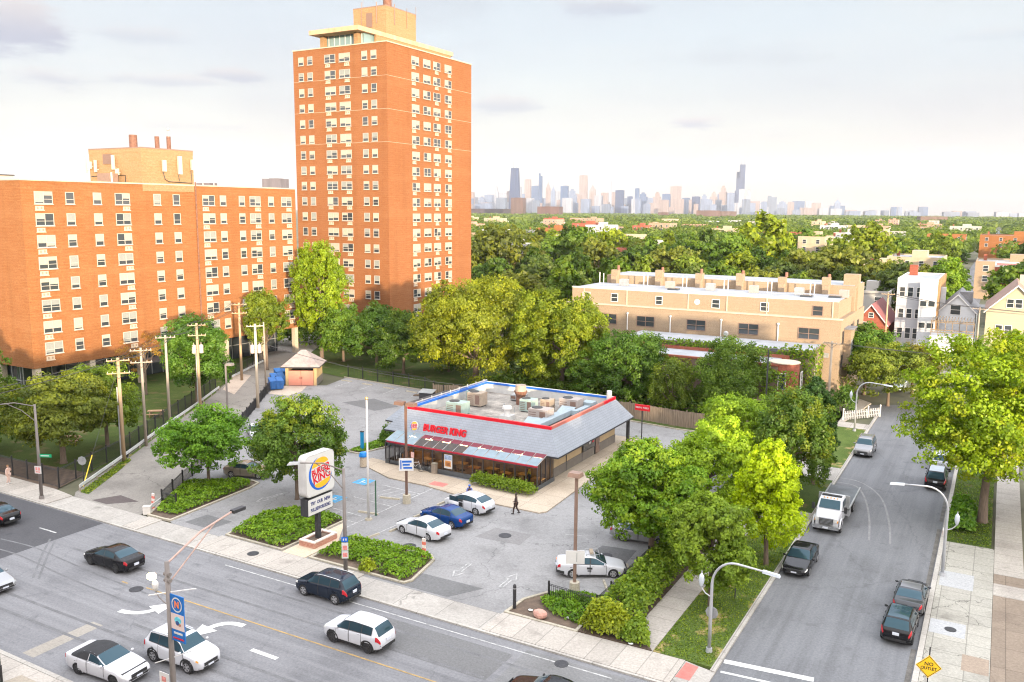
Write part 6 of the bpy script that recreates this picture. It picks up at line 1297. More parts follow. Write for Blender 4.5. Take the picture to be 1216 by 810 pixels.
near_tree('deciduous_tree', 'dark green tree between the middle utility poles by the alley', (-87.6, 73.2), (4.0, 4.0, 4.9), 1.6, (0.045, 0.095, 0.032), .1, 17, 30, 13, 34, .38, lob=.38, tr=.24)
near_tree('deciduous_tree', 'small tree against the right half of the brick block', (-98.0, 95.5), (3.5, 3.5, 4.0), 4.0, (0.085, 0.115, 0.028), .4, 18, 22, 12, 32, .38, tr=.22)
near_tree('deciduous_tree', 'bare thin-leaved tree in front of the brick block ground floor', (-98.5, 74), (3.0, 3.0, 2.8), 3.0, (0.16, 0.085, 0.05), .3, 19, 10, 5, 16, .3, tr=.15)
near_tree('deciduous_tree', 'tall narrow light green tree standing between the brick block and the tower', (-98.6, 108.5), (4.3, 4.3, 8.0), 3.0, (0.135, 0.185, 0.025), .35, 20, 40, 13, 34, .46, lob=.30, tr=.35, ragged=.4)
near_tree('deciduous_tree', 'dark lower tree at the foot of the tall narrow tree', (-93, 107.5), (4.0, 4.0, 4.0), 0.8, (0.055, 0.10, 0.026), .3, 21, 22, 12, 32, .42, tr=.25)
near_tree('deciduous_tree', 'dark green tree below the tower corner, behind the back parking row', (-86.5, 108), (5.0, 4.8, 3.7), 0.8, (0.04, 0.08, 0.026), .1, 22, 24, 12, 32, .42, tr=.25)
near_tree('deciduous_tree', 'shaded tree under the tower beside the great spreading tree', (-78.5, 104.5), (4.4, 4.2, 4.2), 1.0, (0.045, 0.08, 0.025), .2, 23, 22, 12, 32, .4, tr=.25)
near_tree('deciduous_tree', 'great spreading olive-yellow tree behind the restaurant roof', (-64.2, 102.5), (9.0, 8.2, 7.5), .4, (0.115, 0.13, 0.024), 1.3, 24, 58, 16, 36, .40, 'spread', .27, tr=.5, ragged=.4, fork=.3)
near_tree('deciduous_tree', 'large tree with reddish-tinged leaf tips right of the great spreading tree', (-50.2, 102.0), (5.9, 5.9, 7.1), .4, (0.105, 0.135, 0.024), 1.1, 25, 44, 15, 36, .38, lob=.30, tr=.4, ragged=.4)
near_tree('deciduous_tree', 'mid-green tree hiding the left end of the ivy-clad building', (-40.2, 101.0), (4.6, 4.4, 5.0), 1.0, (0.055, 0.105, 0.035), .15, 26, 30, 13, 34, .34, lob=.34, tr=.25)
near_tree('weeping_tree', 'small weeping tree by the wooden fence behind the lot', (-33.3, 97.6), (2.6, 2.4, 3.3), .8, (0.075, 0.105, 0.03), .3, 27, 18, 12, 32, .28, droop=.8, tr=.16)
near_tree('weeping_tree', 'wide feathery green tree in front of the ivy-clad building', (-27.6, 101.2), (4.9, 3.8, 4.5), 1.0, (0.07, 0.115, 0.035), .15, 28, 32, 13, 34, .30, droop=.5, lob=.32, tr=.25)
near_tree('deciduous_tree', 'large deep green tree over the parked silver car', (-20.3, 56.4), (4.5, 4.5, 3.55), 1.3, (0.098, 0.17, 0.028), .6, 29, 46, 15, 40, .30, lob=.32, tr=.28)
near_tree('deciduous_tree', 'green tree on the parkway right behind the near curved lamp post', (-14.4, 51.2), (2.5, 2.5, 3.15), 1.1, (0.125, 0.18, 0.045), .18, 30, 34, 15, 38, .25, lob=.33, tr=.17)
near_tree('deciduous_tree', 'bright yellow-green conical tree on the parkway beside the black sedan', (-12.9, 59.6), (3.2, 3.2, 4.6), .5, (0.235, 0.30, 0.012), .15, 31, 44, 15, 38, .27, 'cone', .33, tr=.18)
near_tree('deciduous_tree', 'light green tree behind the large deep green tree', (-19.6, 67.6), (3.4, 3.4, 3.4), 1.4, (0.15, 0.22, 0.03), .15, 32, 32, 14, 36, .28, lob=.33, tr=.2)
near_tree('deciduous_tree', 'pale green feathery tree further up the planted strip', (-19.8, 77.2), (3.9, 3.7, 3.6), 1.5, (0.145, 0.215, 0.04), .15, 33, 32, 14, 36, .28, lob=.33, tr=.2)
near_tree('deciduous_tree', 'dark green tree with yellow top leaves in front of the blue-green evergreen', (-14.3, 73.6), (3.3, 3.3, 4.6), .8, (0.055, 0.095, 0.034), .75, 34, 34, 14, 36, .28, lob=.33, tr=.2)
near_tree('evergreen_tree', 'blue-green evergreen beside the pewter SUV', (-13.6, 80.5), (2.7, 2.7, 5.0), 0.8, (0.035, 0.075, 0.042), .05, 35, 36, 14, 34, .26, 'cone', .32, tr=.2)
bt = near_tree('deciduous_tree', 'big spreading tree with sunlit yellow boughs on the right of the side street', (0.3, 77.4), (6.9, 6.9, 6.5), 2.6, (0.125, 0.18, 0.014), 1.2, 36, 54, 15, 36, .34, 'spread', .25, tr=.40, ragged=.45, fork=.2)  # low sun on the boughs is put into this yellow leaf colour
near_tree('deciduous_tree', 'yellow-topped tree behind the big spreading tree at the right edge', (5.6, 84), (6.4, 6.4, 6.2), 3.4, (0.125, 0.18, 0.016), 1.1, 37, 40, 13, 34, .38, lob=.30, tr=.4, ragged=.4)
near_tree('deciduous_tree', 'dark green tree at the end of the side street by the tan terrace', (-15.2, 126), (4.6, 4.6, 4.3), 1.0, (0.055, 0.105, 0.028), .25, 38, 26, 12, 32, .44, tr=.25)
near_tree('deciduous_tree', 'brownish thin tree in front of the grey houses', (-9.5, 130), (3.2, 3.2, 2.8), 1.2, (0.16, 0.14, 0.06), .4, 39, 20, 9, 24, .40, tr=.2)
near_tree('deciduous_tree', 'olive tree beyond the bend of the side street', (-11.5, 119.8), (4.6, 4.4, 3.6), 1.0, (0.10, 0.125, 0.04), .35, 40, 26, 11, 30, .38, tr=.2)
near_tree('deciduous_tree', 'green tree between the bend and the cream gabled house', (3.0, 117), (5.2, 5.2, 4.6), 1.2, (0.105, 0.145, 0.025), .6, 41, 30, 12, 32, .42, tr=.25)
near_tree('deciduous_tree', 'tall green tree behind the gap between the gabled houses', (-9.5, 197), (6.2, 6.2, 8.0), 1.0, (0.085, 0.145, 0.03), .3, 42, 30, 12, 32, .6, 'cone', .36, tr=.3)
near_tree('deciduous_tree', 'low dark tree filling the gap behind the wire fence of the back parking row', (-73.5, 109.5), (4.6, 4.4, 3.8), .4, (0.05, 0.085, 0.026), .2, 61, 22, 12, 32, .4, tr=.2)
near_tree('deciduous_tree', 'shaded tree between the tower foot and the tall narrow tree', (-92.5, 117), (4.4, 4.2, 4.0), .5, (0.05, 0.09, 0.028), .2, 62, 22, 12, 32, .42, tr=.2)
near_tree('deciduous_tree', 'green tree filling the belt between the two large trees behind the restaurant', (-56.5, 108.5), (4.8, 4.6, 5.6), .6, (0.07, 0.115, 0.03), .4, 63, 24, 12, 32, .4, tr=.25)
near_tree('deciduous_tree', 'low tree in the belt below the reddish-tinged tree', (-45.2, 99.6), (3.2, 3.0, 3.2), .4, (0.06, 0.11, 0.03), .3, 64, 20, 12, 32, .34, tr=.18)
# bare boughs that show in the big tree
m = MB(); g_ = random.Random(5)
for k in range(9):
    a = Vector((1.5 + g_.uniform(-1, 1), -1.2 + g_.uniform(-1, 1), 6.0 + g_.uniform(-1, 1))); b = a + Vector((g_.uniform(1, 4.2), g_.uniform(-2.4, .6), g_.uniform(1.4, 4.2))); mid = a.lerp(b, .5) + Vector((0, 0, .4))
    m.tube([a, mid, b], [.09, .06, .02], 5)
    for j in range(5): p = a.lerp(b, .35 + .13 * j) + Vector((0, 0, .25)); m.tube([p, p + Vector((g_.uniform(-1, 1), g_.uniform(-1, .3), g_.uniform(.4, 1.6)))], [.03, .01], 4, False)
m.build('bare_bough', mat('dead_wood', (.30, .21, .15), .9, .2, 3), bt)
# bushes and hedges
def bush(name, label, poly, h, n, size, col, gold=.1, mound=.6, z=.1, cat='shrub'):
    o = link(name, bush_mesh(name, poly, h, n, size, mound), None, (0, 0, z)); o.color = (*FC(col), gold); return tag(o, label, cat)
bush('hedge', 'low clipped green hedge along the restaurant glass front', [(-40.6, 63.7), (-34.2, 63.5), (-34.2, 65.0), (-40.6, 65.1)], 1.0, 3800, .17, (0.12, 0.17, 0.04), .2, .35, .14, 'hedge')
bush('shrub', 'yellow-green rounded shrub at the corner of the fenced bed', [(-20.2, 43.9), (-17.7, 43.9), (-17.4, 45.6), (-20.1, 46.3)], 1.7, 3600, .19, (0.16, 0.185, 0.03), .5, .8)
bush('shrub', 'green shrub spilling on to the corner of the side sidewalk', [(-17.7, 43.95), (-15.75, 43.95), (-17.4, 47.4), (-17.6, 45.6)], 1.1, 1800, .18, (0.11, 0.16, 0.035), .3, .6)
bush('hedge', 'tall unclipped green hedge inside the iron fence by the side sidewalk', [(-20.1, 46.6), (-17.5, 46.6), (-17.4, 58.5), (-20.1, 58.5)], 1.6, 9500, .2, (0.095, 0.145, 0.035), .3, .7, .1, 'hedge')
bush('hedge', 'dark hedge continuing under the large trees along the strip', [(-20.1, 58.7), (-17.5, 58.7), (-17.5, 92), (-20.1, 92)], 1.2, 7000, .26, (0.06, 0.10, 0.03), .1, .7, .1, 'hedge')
bush('shrub', 'dark round bush by the left end of the restaurant front', [(-56.2, 70.4), (-54.3, 70.2), (-53.8, 71.4), (-54.2, 73), (-56.0, 73.2), (-57, 71.8)], 1.9, 2600, .22, (0.055, 0.10, 0.03), .05, .8)
bush('shrub', 'bright small bush on the roof-side strip behind the restaurant', [(-43.0, 95.2), (-40, 95.4), (-40.2, 97.4), (-43, 97.2)], 2.0, 1500, .26, (0.16, 0.22, 0.03), .2, .8)
bush('shrub', 'small yellow-green bush at the lamp post in the right planted island', [(-37.2, 43.95), (-36.1, 43.95), (-36.1, 44.8), (-37.2, 44.8)], .75, 600, .16, (0.17, 0.20, 0.035), .4, .4)
bush('shrub', 'low green bush at the foot of the big spreading tree', [(-2.0, 73.6), (-.2, 73.6), (-.2, 79.5), (-2.0, 80.5)], 1.5, 2400, .26, (0.06, 0.125, 0.03), .1, .8)
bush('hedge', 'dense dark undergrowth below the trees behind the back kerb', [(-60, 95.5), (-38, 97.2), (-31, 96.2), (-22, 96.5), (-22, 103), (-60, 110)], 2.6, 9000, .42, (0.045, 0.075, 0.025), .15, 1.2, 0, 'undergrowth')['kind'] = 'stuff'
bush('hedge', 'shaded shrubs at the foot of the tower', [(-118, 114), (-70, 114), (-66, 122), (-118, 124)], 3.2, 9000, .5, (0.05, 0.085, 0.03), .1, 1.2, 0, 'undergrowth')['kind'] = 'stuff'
bush('shrub', 'dark evergreen shrubs in the courtyard beside the tan terrace', [(-17.6, 110.6), (-14.6, 111), (-14.8, 117), (-17.4, 117)], 2.6, 1800, .32, (0.04, 0.075, 0.032), .05, 1.0)
bush('grass', 'short lawn grass by the kerb around the near curved lamp post', [(-15.5, 44.0), (-12.2, 44.0), (-12.2, 68), (-15.5, 68)], .08, 11000, .09, (0.085, 0.125, 0.03), .5, .05, .1, 'grass')['kind'] = 'stuff'
bush('grass', 'short lawn grass under the big spreading tree', [(-2.0, 71.4), (1.0, 71.4), (1.0, 92), (-2.0, 92)], .08, 6000, .1, (0.07, 0.105, 0.028), .3, .05, .1, 'grass')['kind'] = 'stuff'
bush('grass', 'weedy grass on the verge beside the white guard rail', [(-69.0, 44.6), (-67.9, 44.6), (-71.6, 50.3), (-73.7, 53.2), (-74.6, 53.2)], .16, 1500, .14, (0.10, 0.135, 0.03), .6, .05, .04, 'grass')['kind'] = 'stuff'

# ------------------------------------------------------------------ fences and rails
IRONF = mat('black_iron', (.018, .018, .02), .5, .1, 5); STEELW = mat('white_guard_rail', (.55, .56, .56), .5, .15, 1, metal=.2); WOODF = mat('fence_board', (.19, .145, .105), .9, .35, 1.5, stretch=(8, 8, .4))
def iron_fence(label, pts, h=1.05, gap=.14, post=2.4, z=.05):
    t = thing('iron_fence', label, 'fence', (0, 0, 0)); b = MB(); rl = MB()
    for (a, c) in zip(pts[:-1], pts[1:]):
        a, c = Vector((*a, z)), Vector((*c, z)); L_ = (c - a).length; d = (c - a) / L_; n = max(1, round(L_ / post))
        for zz in (.12, h - .12, h - .02): rl.tube([a + Vector((0, 0, zz)), c + Vector((0, 0, zz))], .022, 4)
        k = int(L_ / gap)
        for i in range(k): p = a + d * (i + .5) * L_ / k; b.box(p.x - .010, p.x + .010, p.y - .010, p.y + .010, z + .05, z + h)
        for i in range(n + 1):
            if i == n and c != Vector((*pts[-1], z)): continue
            p = a + d * L_ * i / n; MB().box(-.05, .05, -.05, .05, 0, h + .18).build('post', IRONF, t, (p.x, p.y, z))
    o = b.build('pickets', IRONF, t); rl.build('rail', IRONF, t); return t
iron_fence('black iron picket fence turning the corner of the bed beside the white taxi', [(-23.7, 46.8), (-20.2, 46.5), (-20.25, 62.5)], 1.15)
iron_fence('short black iron fence beside the left island and alley entrance', [(-58.1, 45.9), (-60.0, 46.0), (-63.0, 50.6), (-68.4, 59.4)], 1.25)
iron_fence('black iron fence between the alley and the lot, leading to the blue dumpsters', [(-68.5, 59.5), (-76.7, 71.2), (-85.2, 82.9), (-87.9, 87.2)], 1.3)
iron_fence('black iron fence of the park along the avenue, with a gate by the stop sign', [(-100, 44.4), (-71.8, 44.4)], 1.7, .16)
iron_fence('black iron fence of the park running up behind the white guard rail', [(-71.9, 44.5), (-75.8, 53.6), (-81.3, 62.0), (-93.3, 81.2)], 1.7, .16)
iron_fence('black iron fence beside the alley near the brick block columns', [(-97.5, 87.5), (-103.5, 100)], 1.7, .18)
iron_fence('tall black wire fence behind the back parking row', [(-83.4, 97.4), (-68.4, 96.0), (-63.0, 92.6)], 1.8, .3, 3.2)
def guard_rail(label, pts):
    t = thing('guard_rail', label, 'guard rail', (0, 0, 0)); m = MB(); P = [Vector((*p, 0)) for p in pts]
    for a, c in zip(P[:-1], P[1:]):
        d = (c - a).normalized(); n = Vector((-d.y, d.x, 0)) * .04
        for z0, z1, o in ((.42, .52, 0), (.52, .60, .6), (.60, .70, 0)): q = n * o; m.add([(a.x + q.x - n.x, a.y + q.y - n.y, z0), (c.x + q.x - n.x, c.y + q.y - n.y, z0), (c.x + q.x + n.x, c.y + q.y + n.y, z0), (a.x + q.x + n.x, a.y + q.y + n.y, z0), (a.x + q.x - n.x, a.y + q.y - n.y, z1), (c.x + q.x - n.x, c.y + q.y - n.y, z1), (c.x + q.x + n.x, c.y + q.y + n.y, z1), (a.x + q.x + n.x, a.y + q.y + n.y, z1)], [(4, 5, 6, 7), (0, 1, 5, 4), (1, 2, 6, 5), (2, 3, 7, 6), (3, 0, 4, 7)])
        k = max(1, round((c - a).length / 3.5))
        for i in range(k + 1): p = a + (c - a) * i / k; MB().box(-.07, .07, -.07, .07, 0, .62).build('post', mat('rail_post', (.3, .25, .2), .8, .2, 3), t, (p.x - .12, p.y + .08, 0))
    m.build('rail', STEELW, t)
guard_rail('long white steel guard rail along the park side of the alley', [(-69.2, 44.7), (-74.8, 53.6), (-80.2, 61.9), (-86.2, 71.6), (-92.2, 80.8)])
guard_rail('short white guard rail by the far alley fence', [(-96.6, 87.2), (-102.4, 99)])
guard_rail('short bent white guard rail at the alley mouth beside the left island', [(-59.3, 44.3), (-60.3, 46.3)])
wf = thing('wooden_fence', 'weathered board fence behind the restaurant, stepping along the back kerb', 'fence', (0, 0, 0)); m = MB(); pp = [(-64.5, 92.3), (-62.0, 93.4), (-38, 96.0), (-30.5, 95.0), (-21.0, 95.2)]
for a, c in zip(pp[:-1], pp[1:]):
    a, c = Vector(a), Vector(c); k = int((c - a).length / .28); r = random.Random(1)
    for i in range(k): p = a + (c - a) * (i + .5) / k; m.cbox((p.x, p.y, .95 + r.uniform(-.03, .03)), (.26, .04, 1.9), math.atan2((c - a).y, (c - a).x))
    MB().cbox((a.x, a.y + .1, 1), (.12, .12, 2.05)).build('post', WOODF, wf)
m.build('boards', WOODF, wf)
pk = thing('picket_fence', 'white picket fence at the bend of the side street', 'fence', (0, 0, 0)); m = MB(); a, c = Vector((-15.2, 108.2)), Vector((-11.6, 112.8))
for i in range(22): p = a + (c - a) * i / 21; m.cbox((p.x, p.y, .62), (.11, .05, 1.1), math.atan2((c - a).y, (c - a).x))
for z in (.4, .85): m.tube([(a.x, a.y + .06, z), (c.x, c.y + .06, z)], .05, 4)
m.build('pickets', mat('fence_white', (.36, .36, .37), .7), pk)
for i in range(4): p = a + (c - a) * i / 3; MB().cbox((p.x, p.y, .7), (.14, .14, 1.4)).ball((p.x, p.y, 1.45), .1).build('post', WHITE_PAINT, pk)

# ------------------------------------------------------------------ utility poles and wires
WOODP = mat('pole_wood', (.36, .25, .15), .9, .25, 1.2, stretch=(6, 6, .3), bump=.3); WOODP2 = mat('pole_wood_grey', (.30, .25, .20), .9, .25, 1.2, stretch=(6, 6, .3)); INS = mat('insulator', (.42, .36, .32), .5); TRF = mat('transformer_grey', (.42, .34, .30), .6, .15, 2)
TOPS = []
def upole(label, x, y, h, arms=1, rz=.9, trans=0, m_=WOODP, r=.2):
    t = thing('utility_pole', label, 'utility pole', (x, y, .03), rz); MB().tube([(0, 0, 0), (0, 0, h)], [r, r * .72], 10).build('pole', m_, t, smooth=True)
    for k in range(arms):
        z = h - .25 - k * 1.25; MB().box(-1.05, 1.05, -.25, -.15, z - .05, z + .05).build('crossarm', m_, t)
        for xx in (-.97, -.55, .55, .97): MB().cyl((xx, -.2, z + .05), (xx, -.2, z + .2), .035, .025, 6).build('insulator', INS, t)
        m = MB(); m.tube([(-.6, -.2, z - .05), (0, -.17, z - .55)], .02, 4).tube([(.6, -.2, z - .05), (0, -.17, z - .55)], .02, 4); m.build('brace', METAL_DK, t)
    for k in range(trans):
        s = (-1) ** k; MB().cyl((s * .42, -.1, h * .66), (s * .42, -.1, h * .66 + .95), .25, .25, 12).cyl((s * .42, -.1, h * .66 + .95), (s * .42, -.1, h * .66 + 1.05), .25, .15, 12).cyl((s * .42, -.1, h * .66 + 1.05), (s * .42, -.1, h * .66 + 1.3), .04).build('transformer', TRF, t); MB().box(min(0, s * .3), max(0, s * .3), -.12, -.05, h * .66 + .4, h * .66 + .5).build('bracket', METAL_DK, t)
    TOPS.append((x, y, h, rz)); return t
upole('wooden utility pole nearest the avenue, with a grey conduit up its side', -74.1, 52.7, 10.4, 2)
upole('second wooden utility pole along the alley, slimmer and darker', -76.9, 57.4, 10.5, 2, m_=WOODP2, r=.16)
upole('third wooden utility pole along the alley, standing in the grass verge', -80.6, 63.4, 10.8, 1, m_=WOODP2, r=.17)
upole('wooden utility pole with two grey transformers in front of the dark tree', -85.3, 71.7, 10.9, 2, trans=2)
upole('orange-lit wooden utility pole near the far alley spur', -95.1, 87.6, 11.4, 2)
p6 = upole('pale utility pole with a transformer cluster beside the alley iron fence', -79.95, 76.1, 10.7, 1, trans=2, m_=mat('pole_pale', (.46, .38, .29), .9, .25, 1.2, stretch=(6, 6, .3)))
upole('slim utility pole with a lamp arm near the blue dumpsters', -86.6, 84.0, 9.6, 0, m_=WOODP2, r=.12)
upole('weathered utility pole beside the courtyard at the side street bend', -17.0, 108.0, 9.6, 1, 0, m_=WOODP2, r=.17)
upole('utility pole among the houses beyond the side street', -16.4, 158.5, 11.5, 1, 0, r=.17)
upole('utility pole by the slate-roofed grey house', -2.5, 157, 10.0, 1, 0, m_=WOODP2, r=.15)
MB().cyl((-.24, 0, 0), (-.24, 0, 7.5), .07).build('conduit', METAL_GREY, bpy.data.objects['utility_pole']); MB().cyl((-.22, 0, 0), (-.22, 0, 8), .06).build('conduit', METAL_GREY, bpy.data.objects['utility_pole.003'])
WIRE = mat('wire', (.03, .03, .032), .7)
def wire(label, a, b, sag, r=.026):
    a, b = Vector(a), Vector(b); P = [a.lerp(b, i / 12) - Vector((0, 0, sag * 4 * (i / 12) * (1 - i / 12))) for i in range(13)]
    return tag(MB().tube(P, r, 4).build('overhead_wire', WIRE), label, 'overhead wire', 'overhead wires')
def arm_pt(T, s, k=0): x, y, h, rz = T; return (x + s * math.cos(rz) * .97 + .2 * math.sin(rz), y + s * math.sin(rz) * .97 - .2 * math.cos(rz), h + .05 - 1.25 * k)
for i in (0, 1, 2, 3):
    for s in (-1, -.55, .6, 1): wire('overhead wire strung between the alley utility poles', arm_pt(TOPS[i], s), arm_pt(TOPS[i + 1], s), .35)
for s in (-1, 1): wire('overhead wire running from the nearest alley pole out of the frame', arm_pt(TOPS[0], s), (-62 + s, 14, 11.0), .5)
for z in (7.2, 7.6): wire('slack wire hanging between the alley pole and the pale pole', (TOPS[4][0], TOPS[4][1], z + 1.5), (TOPS[5][0], TOPS[5][1], z + 1), .5, .022)
wire('service wire from the pale pole to the restaurant roof', (-79.95, 76.1, 8.6), (-51, 80, 5.4), .8)
for s in (-1, .7, 1): wire('overhead wire crossing in front of the grey and cream houses', (-16.4 + s, 158.4, 11.4), (-2.5 + s, 156.9, 10.0), .3, .03); wire('overhead wire leading off to the right past the cream house', (-2.5 + s, 156.9, 10.0), (22 + s, 155, 10.0), .4, .03); wire('overhead wire leading to the tan terrace from the houses', (-16.4 + s, 158.4, 11.4), (-45 + s, 160, 11.0), .5, .03)
for s in (-1, 1): wire('overhead wire from the courtyard pole over the side street', (-17 + s, 107.8, 9.5), (12 + s, 109, 9.8), .6)
gw = tag(MB().tube([(-74.1, 52.7, 9.6), (-71.2, 47.4, 2.4)], .02, 4).mi(1).tube([(-71.2, 47.4, 2.4), (-70.25, 45.7, .05)], .05, 6).build('guy_wire', [WIRE, mat('yellow_guard', (.7, .5, .03), .5)]), 'slanting guy wire with a yellow guard beside the stop sign', 'guy wire')

# ------------------------------------------------------------------ lamps
LAMPG = mat('lamp_glass', (.46, .50, .55), .2, spec=.8); ALU = mat('brushed_alu', (.42, .43, .45), .4, .08, 2, metal=.3); STEELD = mat('weathered_steel', (.17, .15, .14), .65, .25, 2, stretch=(3, 3, .4))
def curved_lamp(label, x, y, rz, h=8.6):
    """pale curved-arm street lamp with a pedestrian acorn lantern lower down"""
    t = thing('street_lamp', label, 'street lamp', (x, y, .12), rz); pts = [(0, 0, 0), (0, 0, 2.5), (0, 0, h * .62)] + [(1.35 - 1.35 * math.cos(a), 0, h * .62 + 1.5 * math.sin(a)) for a in np.linspace(.15, PI / 2, 8)] + [(3.0, 0, h * .62 + 1.42)]
    MB().tube(pts, [.11, .10, .085] + [.065] * 8 + [.05], 10).build('pole', ALU, t, smooth=True); MB().cyl((0, 0, 0), (0, 0, .25), .2, .17).build('base', ALU, t)
    MB().add([(2.8, -.12, h * .62 + 1.36), (3.75, -.14, h * .62 + 1.30), (3.75, .14, h * .62 + 1.30), (2.8, .12, h * .62 + 1.36), (2.8, -.09, h * .62 + 1.50), (3.7, -.1, h * .62 + 1.43), (3.7, .1, h * .62 + 1.43), (2.8, .09, h * .62 + 1.50)], [(3, 2, 1, 0), (4, 5, 6, 7), (0, 1, 5, 4), (1, 2, 6, 5), (2, 3, 7, 6), (3, 0, 4, 7)]).build('lamp_head', LAMPG, t)
    MB().tube([(0, 0, 3.3), (-.35, 0, 3.45), (-.62, 0, 3.75)], .035, 6).build('bracket', ALU, t)
    ln = MB().tube([(-.62, 0, 3.75), (-.62, 0, 3.86), (-.62, 0, 4.15), (-.62, 0, 4.42), (-.62, 0, 4.6)], [.05, .10, .17, .14, .03], 12).build('lantern', LAMPG, t, smooth=True); MB().cyl((-.62, 0, 4.58), (-.62, 0, 4.72), .03).build('finial', ALU, ln)
    return t
l1 = curved_lamp('pale curved street lamp on the near parkway lawn beside the stop line', -12.74, 45.5, -.05, 6.6)
l2 = curved_lamp('pale curved street lamp on the pale concrete panel across from the parked truck', -1.85, 64.0, PI + .05, 7.6)
l3 = curved_lamp('far pale curved street lamp in front of the white picket fence', -13.2, 103.2, -.1, 7.0)
def stop_back(parent, z=2.3): MB().cyl((0, .18, z), (0, .20, z), .38, .38, 8).build('stop_sign_back', METAL_GREY, parent)
stop_back(l1); MB().box(.14, .18, -.3, .3, 2.9, 3.35).mi(1).box(.18, .185, -.22, .22, 2.98, 3.04).box(.18, .185, -.22, .22, 3.12, 3.26).build('parking_notice', [WHITE_PAINT, RED], l2)
def mast_lamp(label, x, y, h, ang, reach, m_, double=False):
    t = thing('street_lamp', label, 'street lamp', (x, y, .1), ang); MB().tube([(0, 0, 0), (0, 0, h)], [.15, .095], 10).build('pole', m_, t, smooth=True)
    MB().cyl((0, 0, 0), (0, 0, .3), .22, .2).build('base', m_, t)
    MB().tube([(0, 0, h - .15), (reach * .45, 0, h + .38), (reach, 0, h + .42)], .045, 6).tube([(0, 0, h - 1.5), (reach * .3, 0, h - .35), (reach * .62, 0, h + .38)], .035, 6).build('arm', m_, t)
    MB().add([(reach - .1, -.12, h + .34), (reach + .75, -.16, h + .30), (reach + .75, .16, h + .30), (reach - .1, .12, h + .34), (reach - .1, -.08, h + .50), (reach + .6, -.1, h + .48), (reach + .6, .1, h + .48), (reach - .1, .08, h + .50)], [(3, 2, 1, 0), (4, 5, 6, 7), (0, 1, 5, 4), (1, 2, 6, 5), (2, 3, 7, 6), (3, 0, 4, 7)]).build('lamp_head', METAL_GREY, t)
    return t
ml = mast_lamp('grey street lamp rising in front of the tall restaurant sign', -36.75, 42.25, 7.9, math.radians(-145), 2.9, STEELD)
m = MB(); m.box(.16, .19, -.22, .22, 1.7, 2.2).box(.16, .19, -.22, .22, 2.25, 2.8).mi(1).box(.19, .195, -.15, .15, 1.8, 2.1).box(.19, .195, -.15, .15, 2.3, 2.6).mi(2).box(.16, .20, -.22, .22, 2.85, 3.2).mi(0).box(.2, .203, -.12, -.04, 2.95, 3.1).box(.2, .203, .04, .12, 2.95, 3.1)
o = m.build('parking_notice', [WHITE_PAINT, mat('notice_red', (.6, .22, .2), .6, .4, 9), BLUE], ml); o.rotation_euler.z = math.radians(145 - 55)
ml2 = mast_lamp('brown street lamp with green street name signs at the park corner', -70.1, 41.75, 8.3, math.radians(-105), 3.4, STEELD)
GREEN_S = mat('street_sign_green', (.0, .30, .13), .5)
for rz, zz, s in ((math.radians(105) + .45, 3.7, 1), (math.radians(105) - .5, 3.45, -1)):
    o = MB().box(.02, 1.15, -.015, .015, zz, zz + .28).mi(1).box(.2, .95, -.02, -.015, zz + .1, zz + .18).build('street_name_sign', [GREEN_S, WHITE_PAINT], ml2); o.rotation_euler.z = rz if s > 0 else rz + PI
o = MB().box(-.32, .32, -.2, -.17, 2.3, 2.95).mi(1).box(-.22, .22, -.205, -.2, 2.4, 2.5).box(-.22, -.03, -.205, -.2, 2.58, 2.85).box(.03, .22, -.205, -.2, 2.58, 2.85).build('parking_notice', [WHITE_PAINT, mat('notice_red', (.6, .22, .2), .6, .4, 9)], ml2); o.rotation_euler.z = math.radians(105) + .3
# banner pole at the near kerb
bp = thing('street_lamp', 'grey street lamp at the near kerb carrying a blue banner and a lit lantern', 'street lamp', (-32.0, 24.6, .1), 0)
BZ = 8.9
MB().tube([(0, 0, 0), (0, 0, BZ)], [.15, .11], 10).build('pole', STEELD, bp, smooth=True)
MB().tube([(0, 0, BZ - .1), (.15, 1.8, BZ + .85), (.3, 3.6, BZ + 1.3)], .05, 6).tube([(0, 0, BZ - 1.1), (.12, 1.2, BZ - .1), (.22, 2.6, BZ + 1.02)], .035, 6).build('arm', mat('arm_pink_rust', (.38, .26, .22), .6, .2, 3), bp)
MB().cbox((.32, 4.0, BZ + 1.3), (.28, .75, .16), 0).build('lamp_head', METAL_DK, bp)
m = MB()
for z in (8.3, 8.0): m.cyl((-.18, 0, z), (.18, 0, z), .1)
m.build('clamp', STEELD, bp)
bx, bz0, bz1 = .22, 3.55, 6.05
bn = MB().box(bx, bx + 1.05, -.02, .02, bz0, bz1).build('banner', mat('banner_blue', (.01, .13, .42), .6, .1, 2), bp, (-.08, 0, 1.95)); bn.scale = (.86, 1, .9)
MB().box(bx + .02, bx + 1.03, -.032, -.021, 4.2, 5.05).build('banner_picture', mat('banner_pink', (.62, .50, .48), .6, .05, 2), bn)
m = MB(); m.ball((bx + .55, -.03, 4.72), .28, .012, .2, 14, 8).mi(1).ball((bx + .52, -.036, 4.58), .16, .012, .14, 12, 6).mi(2).ball((bx + .68, -.036, 4.5), .11, .01, .09, 10, 6); m.build('banner_mark', [mat('banner_cyan', (.12, .5, .6), .6, .4, 9), mat('banner_navy', (.03, .07, .2), .6), mat('banner_brown', (.35, .17, .12), .6)], bn)
ring = MB(); n = 28
for q, yy in ((.40, 0), (.33, 0)): ring.v += [(bx + .52 + q * math.cos(2 * PI * i / n), -.03, 5.55 + q * math.sin(2 * PI * i / n)) for i in range(n)]
ring.f = [(i, (i + 1) % n, n + (i + 1) % n, n + i) for i in range(n)]; ring.m = [0] * n; ring.build('banner_ring', WHITE_PAINT, bn)
